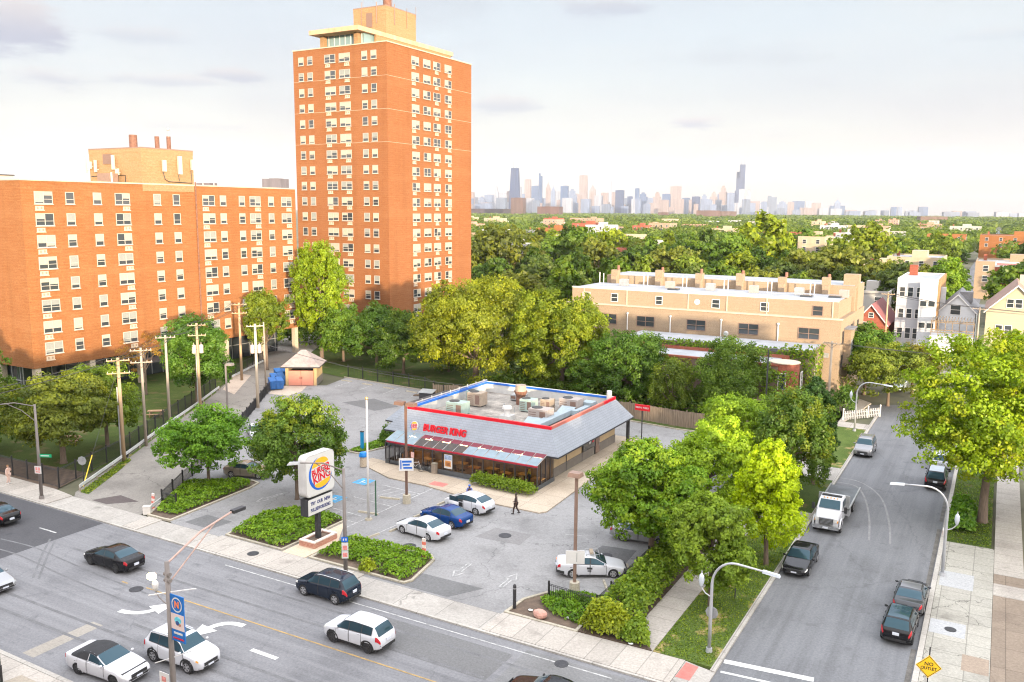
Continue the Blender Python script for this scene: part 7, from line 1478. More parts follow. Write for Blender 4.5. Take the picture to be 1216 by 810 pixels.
letters('banner_letter', 'N', .48, mat('banner_orange', (.75, .2, .07), .6), bn, (bx + .52, -.034, 5.55), (PI / 2, 0, 0), .01, .02)
MB().box(bx + .2, bx + .86, -.034, -.021, 3.95, 4.06).mi(1).box(bx + .12, bx + .94, -.034, -.021, 3.68, 3.76).build('banner_caption', [WHITE_PAINT, RED], bn)
m = MB(); m.tube([(-1.0, -.3, 5.85), (.0, 0, 6.12), (1.45, .35, 6.5)], .03, 5); m.tube([(-.9, -.25, 2.5), (0, 0, 2.9), (1.1, .2, 3.45)], .025, 5); m.build('banner_rod', WHITE_PAINT, bp, (0, 0, 1.3))
lt = MB().tube([(.3, 0, 5.55), (0, 0, 5.6), (-.5, .1, 5.7), (-.72, .1, 5.95)], .03, 5).build('lantern_bracket', STEELD, bp, (-.3, 0, 1.25)); MB().tube([(-.72, .1, 5.95), (-.72, .1, 6.1), (-.72, .1, 6.3), (-.72, .1, 6.42)], [.07, .13, .15, .1], 10).build('lantern', WHITE_PAINT, lt, smooth=True)
MB().ball((-.95, .1, 6.62), .26, .2, .17).build('lamp_bulb', mat('lit_lamp', (1, .85, .6), .4, emit=((1.0, .62, .25), 7.0)), lt, smooth=True)
MB().box(-.75, -.1, -.16, -.13, 2.75, 3.4).mi(1).box(-.6, -.3, -.165, -.16, 2.95, 3.2).build('parking_notice', [WHITE_PAINT, mat('notice_red', (.6, .22, .2), .6, .4, 9)], bp)
# car-park lamps
def shoebox(label, x, y, h, heads, rz, m_=METAL_BROWN, base=True):
    t = thing('car_park_lamp', label, 'car park lamp', (x, y, .05), rz); MB().box(-.085, .085, -.085, .085, .0, h).build('pole', m_, t)
    if base: MB().cyl((0, 0, 0), (0, 0, .75), .36, .33, 16).build('concrete_base', KERB, t)
    for s in heads: hd = MB().add([(s * .15 - .0, -.35, h - .12), (s * 1.0, -.35, h - .12), (s * 1.0, .35, h - .12), (s * .15, .35, h - .12), (s * .2, -.3, h + .16), (s * .95, -.3, h + .16), (s * .95, .3, h + .16), (s * .2, .3, h + .16)], [(3, 2, 1, 0), (4, 5, 6, 7), (0, 1, 5, 4), (1, 2, 6, 5), (2, 3, 7, 6), (3, 0, 4, 7)]).build('lamp_head', m_, t)
    return t
sl_ = shoebox('brown car park lamp with two square heads in front of the restaurant', -42.7, 57.1, 8.7, (-1, 1), .05, mat('lamp_brown', (.13, .075, .055), .55, .15, 2))
ds = MB().box(-.62, .62, -.14, -.10, 2.9, 4.0).build('entry_sign', WHITE_PAINT, sl_); q = MB(); q.box(-.5, -.4, -.148, -.14, 3.05, 3.85).box(-.36, .46, -.148, -.14, 3.62, 3.8).box(-.3, .3, -.148, -.14, 3.35, 3.52).box(-.25, .5, -.148, -.14, 3.08, 3.24); q.build('sign_lettering', BLUE, ds); ds.rotation_euler.z = .55
sl2 = shoebox('brown car park lamp with one head rising by the fence corner near the taxi', -22.75, 48.65, 8.05, (-1,), 0.0); sl2.children[0].name
o = MB().box(-.62, .62, -.14, -.10, 2.05, 2.95).build('blank_sign', WHITE_PAINT, sl2); o.rotation_euler.z = .5; MB().box(.08, .13, -.145, -.14, 2.2, 2.8).build('sign_line', METAL_GREY, o)
bpy.data.objects[sl2.children[2].name].location.x = .5
shoebox('slim grey lamp beside the alley in front of the transformer pole', -81.4, 72.5, 6.0, (1,), .3, STEELD, False)
shoebox('car park lamp standing before the ivy-clad turret', -22.6, 99.8, 9.2, (1,), .2, METAL_DK, False)
fp = thing('flagpole', 'bare white flagpole in the lot between the sign and the restaurant', 'flagpole', (-42.95, 52.3, .05)); MB().tube([(0, 0, 0), (0, 0, 10.0)], [.1, .06], 10).build('pole', WHITE_PAINT, fp, smooth=True); MB().cyl((0, 0, 0), (0, 0, .12), .32, .28, 14).build('base', KERB, fp); MB().ball((0, 0, 10.05), .13).build('finial', mat('finial_gold', (.5, .3, .1), .3, metal=.6), fp)
tag(MB().cyl((0, 0, 0), (0, 0, 3.0), .06).build('green_post', mat('green_post', (.03, .09, .05), .5), None, (-43.0, 53.3, .05)), 'thin dark green post beside the white flagpole', 'post')
# bollards, stops, small street things
b0 = thing('bollard', 'black bollard with a domed top at the driveway corner', 'bollard', (-25.0, 44.6, .05)); MB().tube([(0, 0, 0), (0, 0, 1.55), (0, 0, 1.62), (0, 0, 1.66)], [.11, .11, .08, .02], 12).build('post', METAL_DK, b0, smooth=False); MB().cyl((0, 0, 1.35), (0, 0, 1.42), .115).build('band', METAL_GREY, b0)
def stripe_post(label, x, y, h, lean=0.0):
    t = thing('marker_post', label, 'marker post', (x, y, .1)); t.rotation_euler.y = lean; m = MB()
    for i in range(6): m.mi(i % 2).box(-.16 + .02 * i / 6, .16 - .02 * i / 6, -.04, .04, h * i / 6, h * (i + 1) / 6 - .001)
    m.build('panel', [mat('marker_red', (.62, .16, .12), .6, .15, 4), mat('marker_white', (.66, .58, .54), .6, .15, 4)], t); return t
stripe_post('faded red and white marker panel in the planted island beside the white sedan', -34.55, 48.2, 1.45); stripe_post('orange and white marker panel at the bent guard rail by the alley mouth', -59.9, 45.0, 1.35, .1)
gb = tag(MB().box(-.28, .28, -.2, .2, 0, .62).mi(1).box(-.3, .3, -.22, .22, .62, .7).build('concrete_block', [mat('pale_block', (.6, .57, .53), .8, .1, 2), mat('pale_block', (0, 0, 0))], None, (-59.3, 44.0, .05), rz=.6), 'pale concrete block at the end of the bent guard rail', 'concrete block')
ws0 = None
for x, y, rz, lab in ((-43.9, 53.4, .15, 'concrete wheel stop in the marked bay left of the green post'), (-44.6, 57.2, .25, 'concrete wheel stop in the bay left of the two-headed lamp'), (-39.7, 51.9, 1.45, 'concrete wheel stop in front of the nose of the white sedan'), (-39.95, 55.4, 1.45, 'concrete wheel stop in front of the blue sedan'), (-40.0, 58.9, 1.45, 'concrete wheel stop in front of the white taxi with the open door'), (-40.4, 49.3, 1.4, 'concrete wheel stop in the empty bay beside the planted island'), (-40.2, 62.0, 1.45, 'concrete wheel stop nearest the restaurant pavement'),
                      (-20.95, 53.8, -1.0, 'concrete wheel stop in front of the fenced taxi bay'), (-21.3, 50.5, -1.0, 'concrete wheel stop in the empty bay by the fence corner'), (-81.7, 95.1, .05, 'leftmost wheel stop of the back parking row'), (-77.6, 94.7, .0, 'second wheel stop from the left in the back parking row'), (-73.4, 94.2, -.05, 'third wheel stop from the left in the back parking row'), (-69.2, 93.9, -.1, 'rightmost wheel stop of the back parking row')):
    rz2 = rz + (PI / 2 if abs(rz) > 1.2 else 0) if False else rz
    if ws0 is None:
        m = MB(); m.add([(-.95, -.09, 0), (.95, -.09, 0), (.95, .09, 0), (-.95, .09, 0), (-.9, -.06, .13), (.9, -.06, .13), (.9, .06, .13), (-.9, .06, .13)], [(3, 2, 1, 0), (4, 5, 6, 7), (0, 1, 5, 4), (1, 2, 6, 5), (2, 3, 7, 6), (3, 0, 4, 7)]); ws0 = m.build('wheel_stop', KERB, None, (x, y, .052), rz=rz); tag(ws0, lab, 'wheel stop', 'wheel stops in the car park')
    else: c_ = ws0.copy(); C.objects.link(c_); c_.location = (x, y, .052); c_.rotation_euler.z = rz; c_['label'] = lab
tr_ = thing('litter_bin', 'stone litter bin with a bright blue domed lid beside the restaurant pavement', 'litter bin', (-52.6, 63.4, .1)); MB().tube([(0, 0, 0), (0, 0, 1.0)], [.34, .34], 16).build('body', mat('pebble_concrete', (.45, .37, .28), .9, .3, 12), tr_); MB().tube([(0, 0, 1.0), (0, 0, 1.12), (0, 0, 1.4), (0, 0, 1.45)], [.42, .42, .34, .05], 16).build('lid', mat('bin_blue', (.0, .18, .55), .4), tr_)
ob = thing('order_post', 'tall blue order post on the grassy island by the restaurant', 'post', (-56.2, 67.6, .15)); MB().box(-.16, .16, -.1, .1, 0, 2.0).build('post', mat('order_blue', (.0, .2, .4), .5), ob); MB().box(-.18, .18, -.12, .12, 1.95, 2.05).build('cap', METAL_DK, ob)
tag(MB().box(-.22, .22, -.2, .2, 0, .9).mi(1).box(-.25, .25, -.23, .23, .9, 1.0).build('litter_bin', [TANU, KERB], None, (-45.3, 65.0, .15)), 'small square tan litter bin beside the parked bicycles', 'litter bin')
rk = MB().ball((0, 0, .22), .45, .36, .32, 10, 7); rk.v = [(x * (1 + .12 * math.sin(5 * y + 3 * z)), y * (1 + .1 * math.sin(7 * x)), max(z, 0)) for x, y, z in rk.v]
tag(rk.build('boulder', mat('pink_granite', (.45, .25, .2), .85, .2, 6, bump=.5), None, (-23.0, 44.25, .12)), 'pink granite boulder in the corner bed near the black bollard', 'boulder')
for x, y, lab in ((-23.9, 44.7, 'flattened pale green litter beside the black bollard'), (-21.4, 45.0, 'crumpled white paper litter in the fenced corner bed'), (-16.9, 43.95, 'white paper cup lying at the hedge corner by the sidewalk')):
    q = MB().ball((0, 0, .05), .17, .12, .05, 7, 5); tag(q.build('litter', mat('paper_litter', (.62, .68, .66), .8), None, (x, y, .16)), lab, 'litter')
sp = thing('stop_sign', 'stop sign seen from its plain grey back at the alley mouth', 'stop sign', (-70.9, 46.2, .03), math.radians(25)); MB().cyl((0, 0, 0), (0, 0, 2.5), .04).build('post', METAL_DK, sp); MB().cyl((0, -.04, 2.2), (0, -.06, 2.2), .42, .42, 8).build('plate', METAL_GREY, sp)
no = thing('warning_sign', 'yellow diamond NO OUTLET sign at the bottom right kerb', 'road sign', (-1.6, 46.8, .1), math.radians(8)); MB().box(-.03, .03, -.02, .02, 0, 2.75).build('post', METAL_DK, no)
YS = mat('sign_yellow', (.82, .50, .012), .45); pl = MB(); s = .62; zc = 1.68; pl.add([(0, -.03, zc - s), (s, -.03, zc), (0, -.03, zc + s), (-s, -.03, zc), (0, -.05, zc - s), (s, -.05, zc), (0, -.05, zc + s), (-s, -.05, zc)], [(4, 5, 6, 7), (0, 3, 2, 1), (0, 1, 5, 4), (1, 2, 6, 5), (2, 3, 7, 6), (3, 0, 4, 7)]); pl = pl.build('plate', YS, no)
BLK = mat('sign_black', (.015, .015, .015), .5)
letters('lettering', 'NO', .27, BLK, pl, (0, -.056, zc + .14), (PI / 2, 0, 0), .008, .004); letters('lettering', 'OUTLET', .23, BLK, pl, (0, -.056, zc - .1), (PI / 2, 0, 0), .008, .004, sx=.88)
q = MB()
for i in range(4):
    a, c = [(0, -1), (1, 0), (0, 1), (-1, 0)][i], [(1, 0), (0, 1), (-1, 0), (0, -1)][i]; f1, f2 = s * .94, s * .88; q.quad((a[0] * f2, -.053, zc + a[1] * f2), (c[0] * f2, -.053, zc + c[1] * f2), (c[0] * f1, -.053, zc + c[1] * f1), (a[0] * f1, -.053, zc + a[1] * f1))
q.build('border', BLK, pl)
tk = tag(MB().cyl((0, 0, 0), (0, 0, 1.7), .04).build('tree_stake', METAL_DK, None, (-13.3, 53.0, .1)), 'thin dark stake beside the green parkway tree', 'stake')
hb = thing('utility_box', 'dark green utility box with a yellow sticker at the bottom left corner', 'utility box', (-46.4, 22.0, .1), -.1); MB().box(-1.0, .9, -.7, .7, 0, 1.6).build('cabinet', mat('box_green', (.02, .05, .035), .5, .2, 3), hb); MB().box(.2, .6, -.715, -.70, .4, .6).build('sticker', YS, hb); MB().box(-1.05, .95, -.75, .75, 1.6, 1.7).build('lid', METAL_DK, hb)
iron_fence('low black iron fence at the bottom left corner by the green box', [(-45.2, 23.9), (-44.0, 23.3), (-43.2, 22.0)], .9)
for x, y, rz, lab in ((-84.6, 54.0, .7, 'wooden picnic table under the trees near the first utility poles'), (-87.0, 66.5, .7, 'wooden picnic table on the lawn behind the alley fence')):
    t = thing('picnic_table', lab, 'picnic table', (x, y, .03), rz, 'picnic tables in the park'); PT = mat('picnic_wood', (.30, .19, .11), .85, .25, 2, stretch=(1, 6, 1))
    MB().box(-.9, .9, -.38, .38, .72, .77).build('tabletop', PT, t)
    for s in (-1, 1): MB().box(-.9, .9, s * .72 - .13, s * .72 + .13, .42, .47).build('bench', PT, t); MB().box(s * .6 - .04, s * .6 + .04, -.8, .8, .35, .42).tube([(s * .6, -.62, 0), (s * .6, -.25, .72)], .05, 4).tube([(s * .6, .62, 0), (s * .6, .25, .72)], .05, 4).build('leg', PT, t)
sh_ = thing('storage_bin', 'dark bin shed with a grey lid at the back corner of the lot', 'bin', (-64.2, 90.6, .05), .2); MB().box(-.9, .9, -.6, .6, 0, 1.15).build('body', METAL_DK, sh_); MB().add([(-1, -.7, 1.16), (1, -.7, 1.16), (1, .7, 1.4), (-1, .7, 1.4), (-1, -.7, 1.22), (1, -.7, 1.22), (1, .7, 1.46), (-1, .7, 1.46)], [(4, 5, 6, 7), (0, 1, 5, 4), (1, 2, 6, 5), (2, 3, 7, 6), (3, 0, 4, 7)]).build('lid', METAL_GREY, sh_)
q = MB(); 
for i in range(6): q.tube([(-1 + .1 * i, -.3 + .1 * i, .1 + .05 * (i % 3)), (1 - .15 * i, .3 - .12 * i, .2 + .1 * (i % 2))], [.09, .05], 5)
tag(q.build('branch_pile', BARK, None, (-66.5, 92.3, .05)), 'heap of cut branches by the back fence corner', 'branch pile')

# ------------------------------------------------------------------ tall restaurant sign
ts = thing('pole_sign', 'tall white pole sign with a round burger emblem over a letter board', 'sign', (-43.1, 46.55, 0))
def rounded(w, h, r, n=6): return [(sx * (w / 2 - r) + r * math.cos(a), sz * (h / 2 - r) + r * math.sin(a)) for sx, sz, a0 in ((1, 1, 0), (-1, 1, PI / 2), (-1, -1, PI), (1, -1, 3 * PI / 2)) for a in [a0 + PI / 2 * i / n for i in range(n + 1)]]
P_ = rounded(3.1, 3.15, .42); m = MB(); n = len(P_); CAB = mat('sign_cabinet', (.44, .43, .415), .5, .14, 1.2)
m.add([(-.36, p[0], p[1]) for p in P_] + [(.36, p[0], p[1]) for p in P_], [tuple(range(n))[::-1], tuple(range(n, 2 * n))] + [(i, (i + 1) % n, n + (i + 1) % n, n + i) for i in range(n)]); m.build('cabinet', CAB, ts, (0, 0, 5.53))
Q_ = rounded(2.96, 3.0, .38); m = MB(); m.add([(.365, p[0], p[1]) for p in Q_] + [(.375, p[0], p[1]) for p in Q_], [tuple(range(n, 2 * n))] + [(i, (i + 1) % n, n + (i + 1) % n, n + i) for i in range(n)]); m.build('face', mat('sign_face', (.56, .55, .53), .35, .03, 1), ts, (0, 0, 5.53))
rd = roundel('emblem', ts, (.33, 0.02, 5.55), (PI / 2, 0, PI / 2), 1.36, .05, mat('sign_face', (0, 0, 0)))
m = MB(); m.box(-.34, .34, -1.42, 1.30, -.65, .65); m.build('letter_board', METAL_DK, ts, (0, 0, 3.18)); m = MB(); m.box(.341, .36, -1.35, 1.27, -.6, .6); m.build('letter_face', mat('sign_face', (0, 0, 0)), ts, (0, 0, 3.18))
NAVY_L = mat('letter_navy', (.012, .02, .13), .5)
letters('lettering', 'TRY  OUR  NEW', .36, NAVY_L, ts, (.366, -.04, 3.42), (PI / 2, 0, PI / 2), .01, .012, sx=.8); letters('lettering', 'PULLEDPORKKING', .36, NAVY_L, ts, (.366, -.04, 2.93), (PI / 2, 0, PI / 2), .01, .012, sx=.70)
MB().box(-.16, .16, -.16, .16, 0, 4.0).build('column', METAL_DK, ts)
PB = mat('planter_brick', (.42, .13, .08), .85, .3, 5, stretch=(1, 1, 6), col2=(.5, .3, .22)); m = MB()
for x0, x1, y0, y1 in ((-.75, .75, -1.25, -1.0), (-.75, .75, 1.0, 1.25), (-.75, -.5, -1, 1), (.5, .75, -1, 1)): m.mi(0).box(x0, x1, y0, y1, 0, .52).mi(1).box(x0 - .02, x1 + .02, y0 - .02, y1 + .02, .52, .6)
m.build('planter', [PB, mat('planter_cap', (.62, .52, .46), .8, .1, 3)], ts); MB().box(-.499, .499, -.999, .999, .1, .45).build('planter_soil', SOIL, ts)

# ------------------------------------------------------------------ bicycles
def bicycle(label, x, y, rz, lean, frame):
    t = thing('bicycle', label, 'bicycle', (x, y, .16), rz, 'bicycles by the restaurant front'); t.rotation_euler.x = lean; R = .34
    for xx in (-.52, .52):
        w = MB(); n = 20; w.tube([(R * math.cos(2 * PI * i / n), 0, R * math.sin(2 * PI * i / n)) for i in range(n + 1)], .022, 5); w = w.build('wheel', TYRE, t, (xx, 0, R)); s = MB()
        for i in range(7): a = PI * i / 7; s.tube([(-R * math.cos(a), 0, -R * math.sin(a)), (R * math.cos(a), 0, R * math.sin(a))], .004, 3)
        s.cyl((0, -.04, 0), (0, .04, 0), .03); s.build('spokes', CHROME, w)
    f = MB(); bb, st, hd, ra, fa = (-.05, 0, .29), (-.2, 0, .82), (.36, 0, .80), (-.52, 0, .34), (.52, 0, .34)
    for a, b in ((bb, st), (bb, (.40, 0, .66)), ((-.18, 0, .76), hd), (ra, bb), (ra, (-.18, 0, .76)), (hd, (.40, 0, .66)), ((.40, 0, .66), fa), (hd, (.34, 0, .95))): f.tube([a, b], .024, 6)
    f.build('frame', frame, t); MB().tube([(.30, -.28, 1.0), (.36, -.1, .96), (.36, .1, .96), (.30, .28, 1.0)], .016, 5).build('handlebar', METAL_DK, t); MB().ball((-.22, 0, .88), .14, .07, .04, 8, 5).build('saddle', METAL_DK, t); MB().cyl((-.05, -.06, .29), (-.05, .06, .29), .09).box(-.06, .08, .06, .1, .15, .19).build('crank', METAL_DK, t)
bicycle('white framed bicycle leaning at the restaurant front, left of the two', -47.5, 64.95, .5, .15, WHITE_PAINT); bicycle('dark framed bicycle beside the tan bin, right of the two', -46.2, 64.85, .2, -.12, METAL_DK)

# ------------------------------------------------------------------ people: one skinned body each, clothes as close shells
SKIN = mat('skin', (.30, .17, .11), .6, .1, 8); SKIN_D = mat('dark_skin', (.10, .052, .035), .6, .1, 8); SKIN_L = mat('light_skin', (.48, .30, .22), .6, .1, 8)
def skinned(name, joints, edges, radii, m, parent, root, sub=2):
    me = bpy.data.meshes.new(name); me.from_pydata(joints, edges, []); me.materials.append(m); o = link(name, me, parent); o.modifiers.new('skin', 'SKIN').use_smooth_shade = True
    sv = me.skin_vertices[0].data
    for i, r in enumerate(radii): sv[i].radius = (r if hasattr(r, '__len__') else (r, r)); sv[i].use_root = (i == root)
    sb = o.modifiers.new('sub', 'SUBSURF'); sb.levels = sub; sb.render_levels = sub; return o
def person(label, x, y, rz, pose, top, legs, skin, hair, shoe, long_top=False, z=.06, cat='person', hat=None, lean=0.0):
    t = thing('person', label, cat, (x, y, z), rz); J = dict(pelvis=(0, 0, .95), belly=(0, 0, 1.12), chest=(0, 0, 1.34), neck=(0, 0, 1.49), jaw=(.015, 0, 1.57), head=(.01, 0, 1.66), crown=(0, 0, 1.735))
    for s, n in ((1, 'l'), (-1, 'r')): J.update({'hip' + n: (0, s * .09, .92), 'kn' + n: (.02, s * .10, .50), 'an' + n: (-.02, s * .10, .09), 'to' + n: (.14, s * .11, .04), 'sh' + n: (0, s * .18, 1.42), 'el' + n: (-.03, s * .23, 1.14), 'wr' + n: (.04, s * .24, .90), 'ha' + n: (.07, s * .24, .82)})
    J.update(pose); K = list(J); ix = {k: i for i, k in enumerate(K)}
    if lean: J = {k: (v[0] + max(0, v[2] - .95) * lean, v[1], v[2] - max(0, v[2] - .95) * lean * .3) for k, v in J.items()}
    E_ = [('pelvis', 'belly'), ('belly', 'chest'), ('chest', 'neck'), ('neck', 'jaw'), ('jaw', 'head'), ('head', 'crown')]
    for n in 'lr': E_ += [('pelvis', 'hip' + n), ('hip' + n, 'kn' + n), ('kn' + n, 'an' + n), ('an' + n, 'to' + n), ('chest', 'sh' + n), ('sh' + n, 'el' + n), ('el' + n, 'wr' + n), ('wr' + n, 'ha' + n)]
    RD = dict(pelvis=(.15, .11), belly=(.14, .10), chest=(.16, .115), neck=.055, jaw=(.068, .075), head=(.085, .10), crown=(.06, .07)); 
    for n in 'lr': RD.update({'hip' + n: .085, 'kn' + n: .058, 'an' + n: .042, 'to' + n: (.04, .03), 'sh' + n: .058, 'el' + n: .042, 'wr' + n: .030, 'ha' + n: (.042, .022)})
    b = skinned('body', [J[k] for k in K], [(ix[a], ix[c]) for a, c in E_], [RD[k] for k in K], skin, t, 0)
    V = {k: Vector(v) for k, v in J.items()}
    fm = MB()                                                       # unequal fingers curled from the palm, thumb at its side
    for n, s in (('l', 1), ('r', -1)):
        w, h = V['wr' + n], V['ha' + n]; d = (h - w).normalized(); sd = Vector((0, s, 0)); fw = d.cross(sd).normalized()
        for i, ln in enumerate((.07, .08, .075, .06)): a = h + d * .01 + fw * (.03 - .02 * i); fm.tube([a, a + d * ln * .55 - sd * .01, a + d * ln - sd * .035], [.010, .009, .006], 5)
        a = w.lerp(h, .5) + fw * .035; fm.tube([a, a + fw * .03 + d * .03, a + fw * .03 + d * .065], [.012, .011, .008], 5)
    fm.build('fingers', skin, b, smooth=True)
    hd = V['head']; fx = Vector((1, 0, 0)); MB().tube([hd + Vector((.075, 0, .0)), hd + Vector((.115, 0, -.03)), hd + Vector((.08, 0, -.045))], [.012, .017, .008], 6).build('nose', skin, b, smooth=True)
    MB().ball(hd + Vector((.082, .034, .008)), .013).ball(hd + Vector((.082, -.034, .008)), .013).build('eyes', BLK, b); MB().ball(hd + Vector((.078, 0, -.075)), .012, .028, .008).build('mouth', mat('lips', (.25, .09, .08), .5), b); MB().ball(hd + Vector((0, .088, -.01)), .02, .012, .03).ball(hd + Vector((0, -.088, -.01)), .02, .012, .03).build('ears', skin, b)
    if hair: MB().ball(hd + Vector((-.018, 0, .035)), .105, .095, .09, 12, 8).build('hair', hair, b, smooth=True)
    if hat: MB().ball(hd + Vector((-.005, 0, .05)), .115, .105, .085, 12, 8).build('cap', hat, b, smooth=True)
    def shell(nm, keys, E2, mm, pad):
        i2 = {k: i for i, k in enumerate(keys)}; rr_ = []
        for k in keys: r = RD[k]; rr_.append((r[0] + pad, r[1] + pad) if hasattr(r, '__len__') else r + pad)
        skinned(nm, [J[k] for k in keys], [(i2[a], i2[c]) for a, c in E2], rr_, mm, t, 0)
    J['hem'] = tuple(V['pelvis'] + Vector((0, 0, -.05))); RD['hem'] = (.165, .12)
    for n in 'lr': J['cuff' + n] = tuple(V['kn' + n].lerp(V['an' + n], .92)); RD['cuff' + n] = .052; J['slv' + n] = tuple(V['el' + n].lerp(V['wr' + n], .85 if long_top else .05)); RD['slv' + n] = .042 if long_top else .052
    shell('trousers', ['pelvis', 'hipl', 'hipr', 'knl', 'knr', 'cuffl', 'cuffr'], [('pelvis', 'hipl'), ('pelvis', 'hipr'), ('hipl', 'knl'), ('hipr', 'knr'), ('knl', 'cuffl'), ('knr', 'cuffr')], legs, .018)
    shell('shirt', ['chest', 'belly', 'hem', 'neck', 'shl', 'shr', 'ell', 'elr', 'slvl', 'slvr'], [('chest', 'belly'), ('belly', 'hem'), ('chest', 'neck'), ('chest', 'shl'), ('chest', 'shr'), ('shl', 'ell'), ('shr', 'elr')] + [('ell', 'slvl'), ('elr', 'slvr')], top, .016)
    sm_ = MB()
    for n in 'lr': a, c = V['an' + n], V['to' + n]; d = (c - a); d.z = 0; d.normalize(); sm_.tube([a - d * .07 - Vector((0, 0, .03)), a + d * .02 - Vector((0, 0, .02)), a + d * .13 - Vector((0, 0, .045)), a + d * .19 - Vector((0, 0, .055))], [.045, .055, .045, .025], 7)
    sm_.build('shoes', shoe, t, smooth=True); return t
HAIR = mat('dark_hair', (.02, .014, .01), .8); BROWN_UNI = mat('brown_uniform', (.035, .02, .018), .8, .15, 6); BLUE_SH = mat('lilac_blue_shirt', (.12, .14, .36), .8, .15, 6); BLUE_CAP = mat('blue_cap', (.02, .12, .5), .6); PALE_CL = mat('pale_pink_cloth', (.60, .44, .38), .8, .12, 5); YELLOW_SH = mat('yellow_shirt', (.75, .60, .02), .7); DENIM = mat('denim', (.06, .09, .16), .8, .2, 6)
WALK_P = dict(knl=(.16, .10, .52), anl=(.20, .10, .10), tol=(.36, .11, .06), knr=(-.04, -.10, .50), anr=(-.28, -.10, .16), tor=(-.16, -.11, .05), ell=(-.12, .23, 1.16), wrl=(-.06, .25, .92), hal=(-.03, .25, .84), elr=(.02, -.25, 1.15), wrr=(.20, -.24, 1.02), har=(.27, -.23, .98))
person('man in a dark brown short-sleeved uniform walking across the lot', -33.3, 59.5, math.radians(195), WALK_P, BROWN_UNI, BROWN_UNI, SKIN_D, HAIR, BLK)
person('person in a lilac-blue shirt and blue cap leaning into the open taxi door', -38.0, 59.75, math.radians(-60), dict(ell=(.16, .23, 1.18), wrl=(.38, .2, 1.14), hal=(.46, .19, 1.12), elr=(.14, -.23, 1.16), wrr=(.36, -.18, 1.1), har=(.44, -.17, 1.09)), BLUE_SH, DENIM, SKIN_D, HAIR, BLK, True, hat=BLUE_CAP, lean=.25)
person('woman in pale pink clothes standing with a raised phone on the far left pavement', -76.4, 42.6, math.radians(20), dict(ell=(.02, .25, 1.16), wrl=(.2, .14, 1.36), hal=(.22, .11, 1.44), anr=(-.1, -.1, .1), tor=(.05, -.11, .05)), PALE_CL, PALE_CL, SKIN_L, mat('fair_hair', (.25, .13, .06), .8), WHITE_PAINT, True, z=.12)
person('worker in a bright yellow shirt standing inside the right end of the glazed front', -35.9, 66.6, math.radians(200), dict(ell=(.1, .23, 1.16), wrl=(.3, .2, 1.1), hal=(.38, .2, 1.1)), YELLOW_SH, DENIM, SKIN, HAIR, BLK, z=.16)
# ------------------------------------------------------------------ neighbourhood beyond: single trees, then buildings, then the far wood
def horizon_y(px): return 249 + .008 * (px - 608)
MID = []
for sdd, shp, lb, R_ in ((101, 'round', .40, (6, 6, 4.6)), (102, 'spread', .34, (7, 6.6, 4.6)), (103, 'round', .36, (5.2, 5.2, 5.2)), (104, 'cone', .38, (4.6, 4.6, 6.4)), (105, 'round', .34, (6.4, 6, 5.2)), (106, 'spread', .38, (6.2, 6.4, 4.2))):
    me, tips = crown_mesh('crown', R_, 2.6, 20, 10, 15, .78, sdd, shp, lb, 0, .35); MID.append((me, trunk_mesh('trunk', 2.6 + R_[2], .3, tips[:6], sdd)))
TONES = [('deep green', (0.048, 0.088, 0.026), .15), ('mid green', (0.075, 0.125, 0.028), .3), ('olive', (0.10, 0.112, 0.036), .5), ('yellow-green', (0.145, 0.18, 0.022), .55), ('pale green', (0.115, 0.155, 0.04), .3), ('dusky green', (0.055, 0.08, 0.036), .15)]
def mid_tree(x, y, v, tone, s, label, hs=1.0, rz=None):
    nm, col, gold = TONES[tone]; j = rng.uniform(.85, 1.15)
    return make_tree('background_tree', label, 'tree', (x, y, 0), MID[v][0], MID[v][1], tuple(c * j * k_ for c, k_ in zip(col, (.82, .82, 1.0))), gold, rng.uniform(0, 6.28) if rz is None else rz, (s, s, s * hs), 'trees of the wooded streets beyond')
NOTED = [(603, 262, 1, 2, 1.75, .95, 'broad olive tree right beside the tower, behind the great spreading tree'), (640, 330, 0, 2, 1.2, 1, 'olive tree right of the tower and a little behind the broad one'), (690, 300, 0, 1, 1.45, 1.1, 'full bright green tree in front of the white flat building'), (672, 330, 3, 0, 1.3, 1.0, 'dark pointed green tree left of the full bright green one'),
         (725, 345, 2, 3, 1.3, 1.1, 'green tree just left of the white flat building'), (800, 250, 1, 2, 1.35, .9, 'olive feathery tree behind the terrace chimneys'), (850, 268, 1, 1, 1.5, 1, 'wide green tree behind the middle of the terrace'), (900, 290, 4, 3, 1.75, 1.05, 'large yellow-green tree behind the right half of the terrace'), (945, 262, 5, 2, 1.3, 1, 'olive tree over the right end of the terrace'),
         (1000, 232, 1, 2, 1.4, .95, 'olive tree behind the tan terrace corner'), (1018, 330, 4, 3, 1.6, 1, 'bright yellow-green tree in the middle distance above the terrace corner'), (1060, 215, 5, 5, 1.2, .9, 'dusky tree behind the red brick gabled house'), (1118, 255, 0, 1, 1.1, .9, 'rounded green tree behind the grey three-storey house'), (1210, 225, 0, 1, 1.25, 1, 'dark tree at the right edge below the red brick building'), (560, 255, 1, 2, 1.4, .9, 'olive tree showing at the right edge of the tower'), (955, 380, 0, 1, 1.5, 1, 'rounded green tree beyond the large yellow-green one'), (1095, 420, 5, 0, 1.6, .85, 'wide dark flat-topped tree left of the long street')]
for px, D, v, tn_, s, hs, lab in NOTED: p = spot_far(px, D); mid_tree(p.x, p.y, v, tn_, s, lab, hs)
BLD = []                                                         # footprints already taken: (x, y, r)
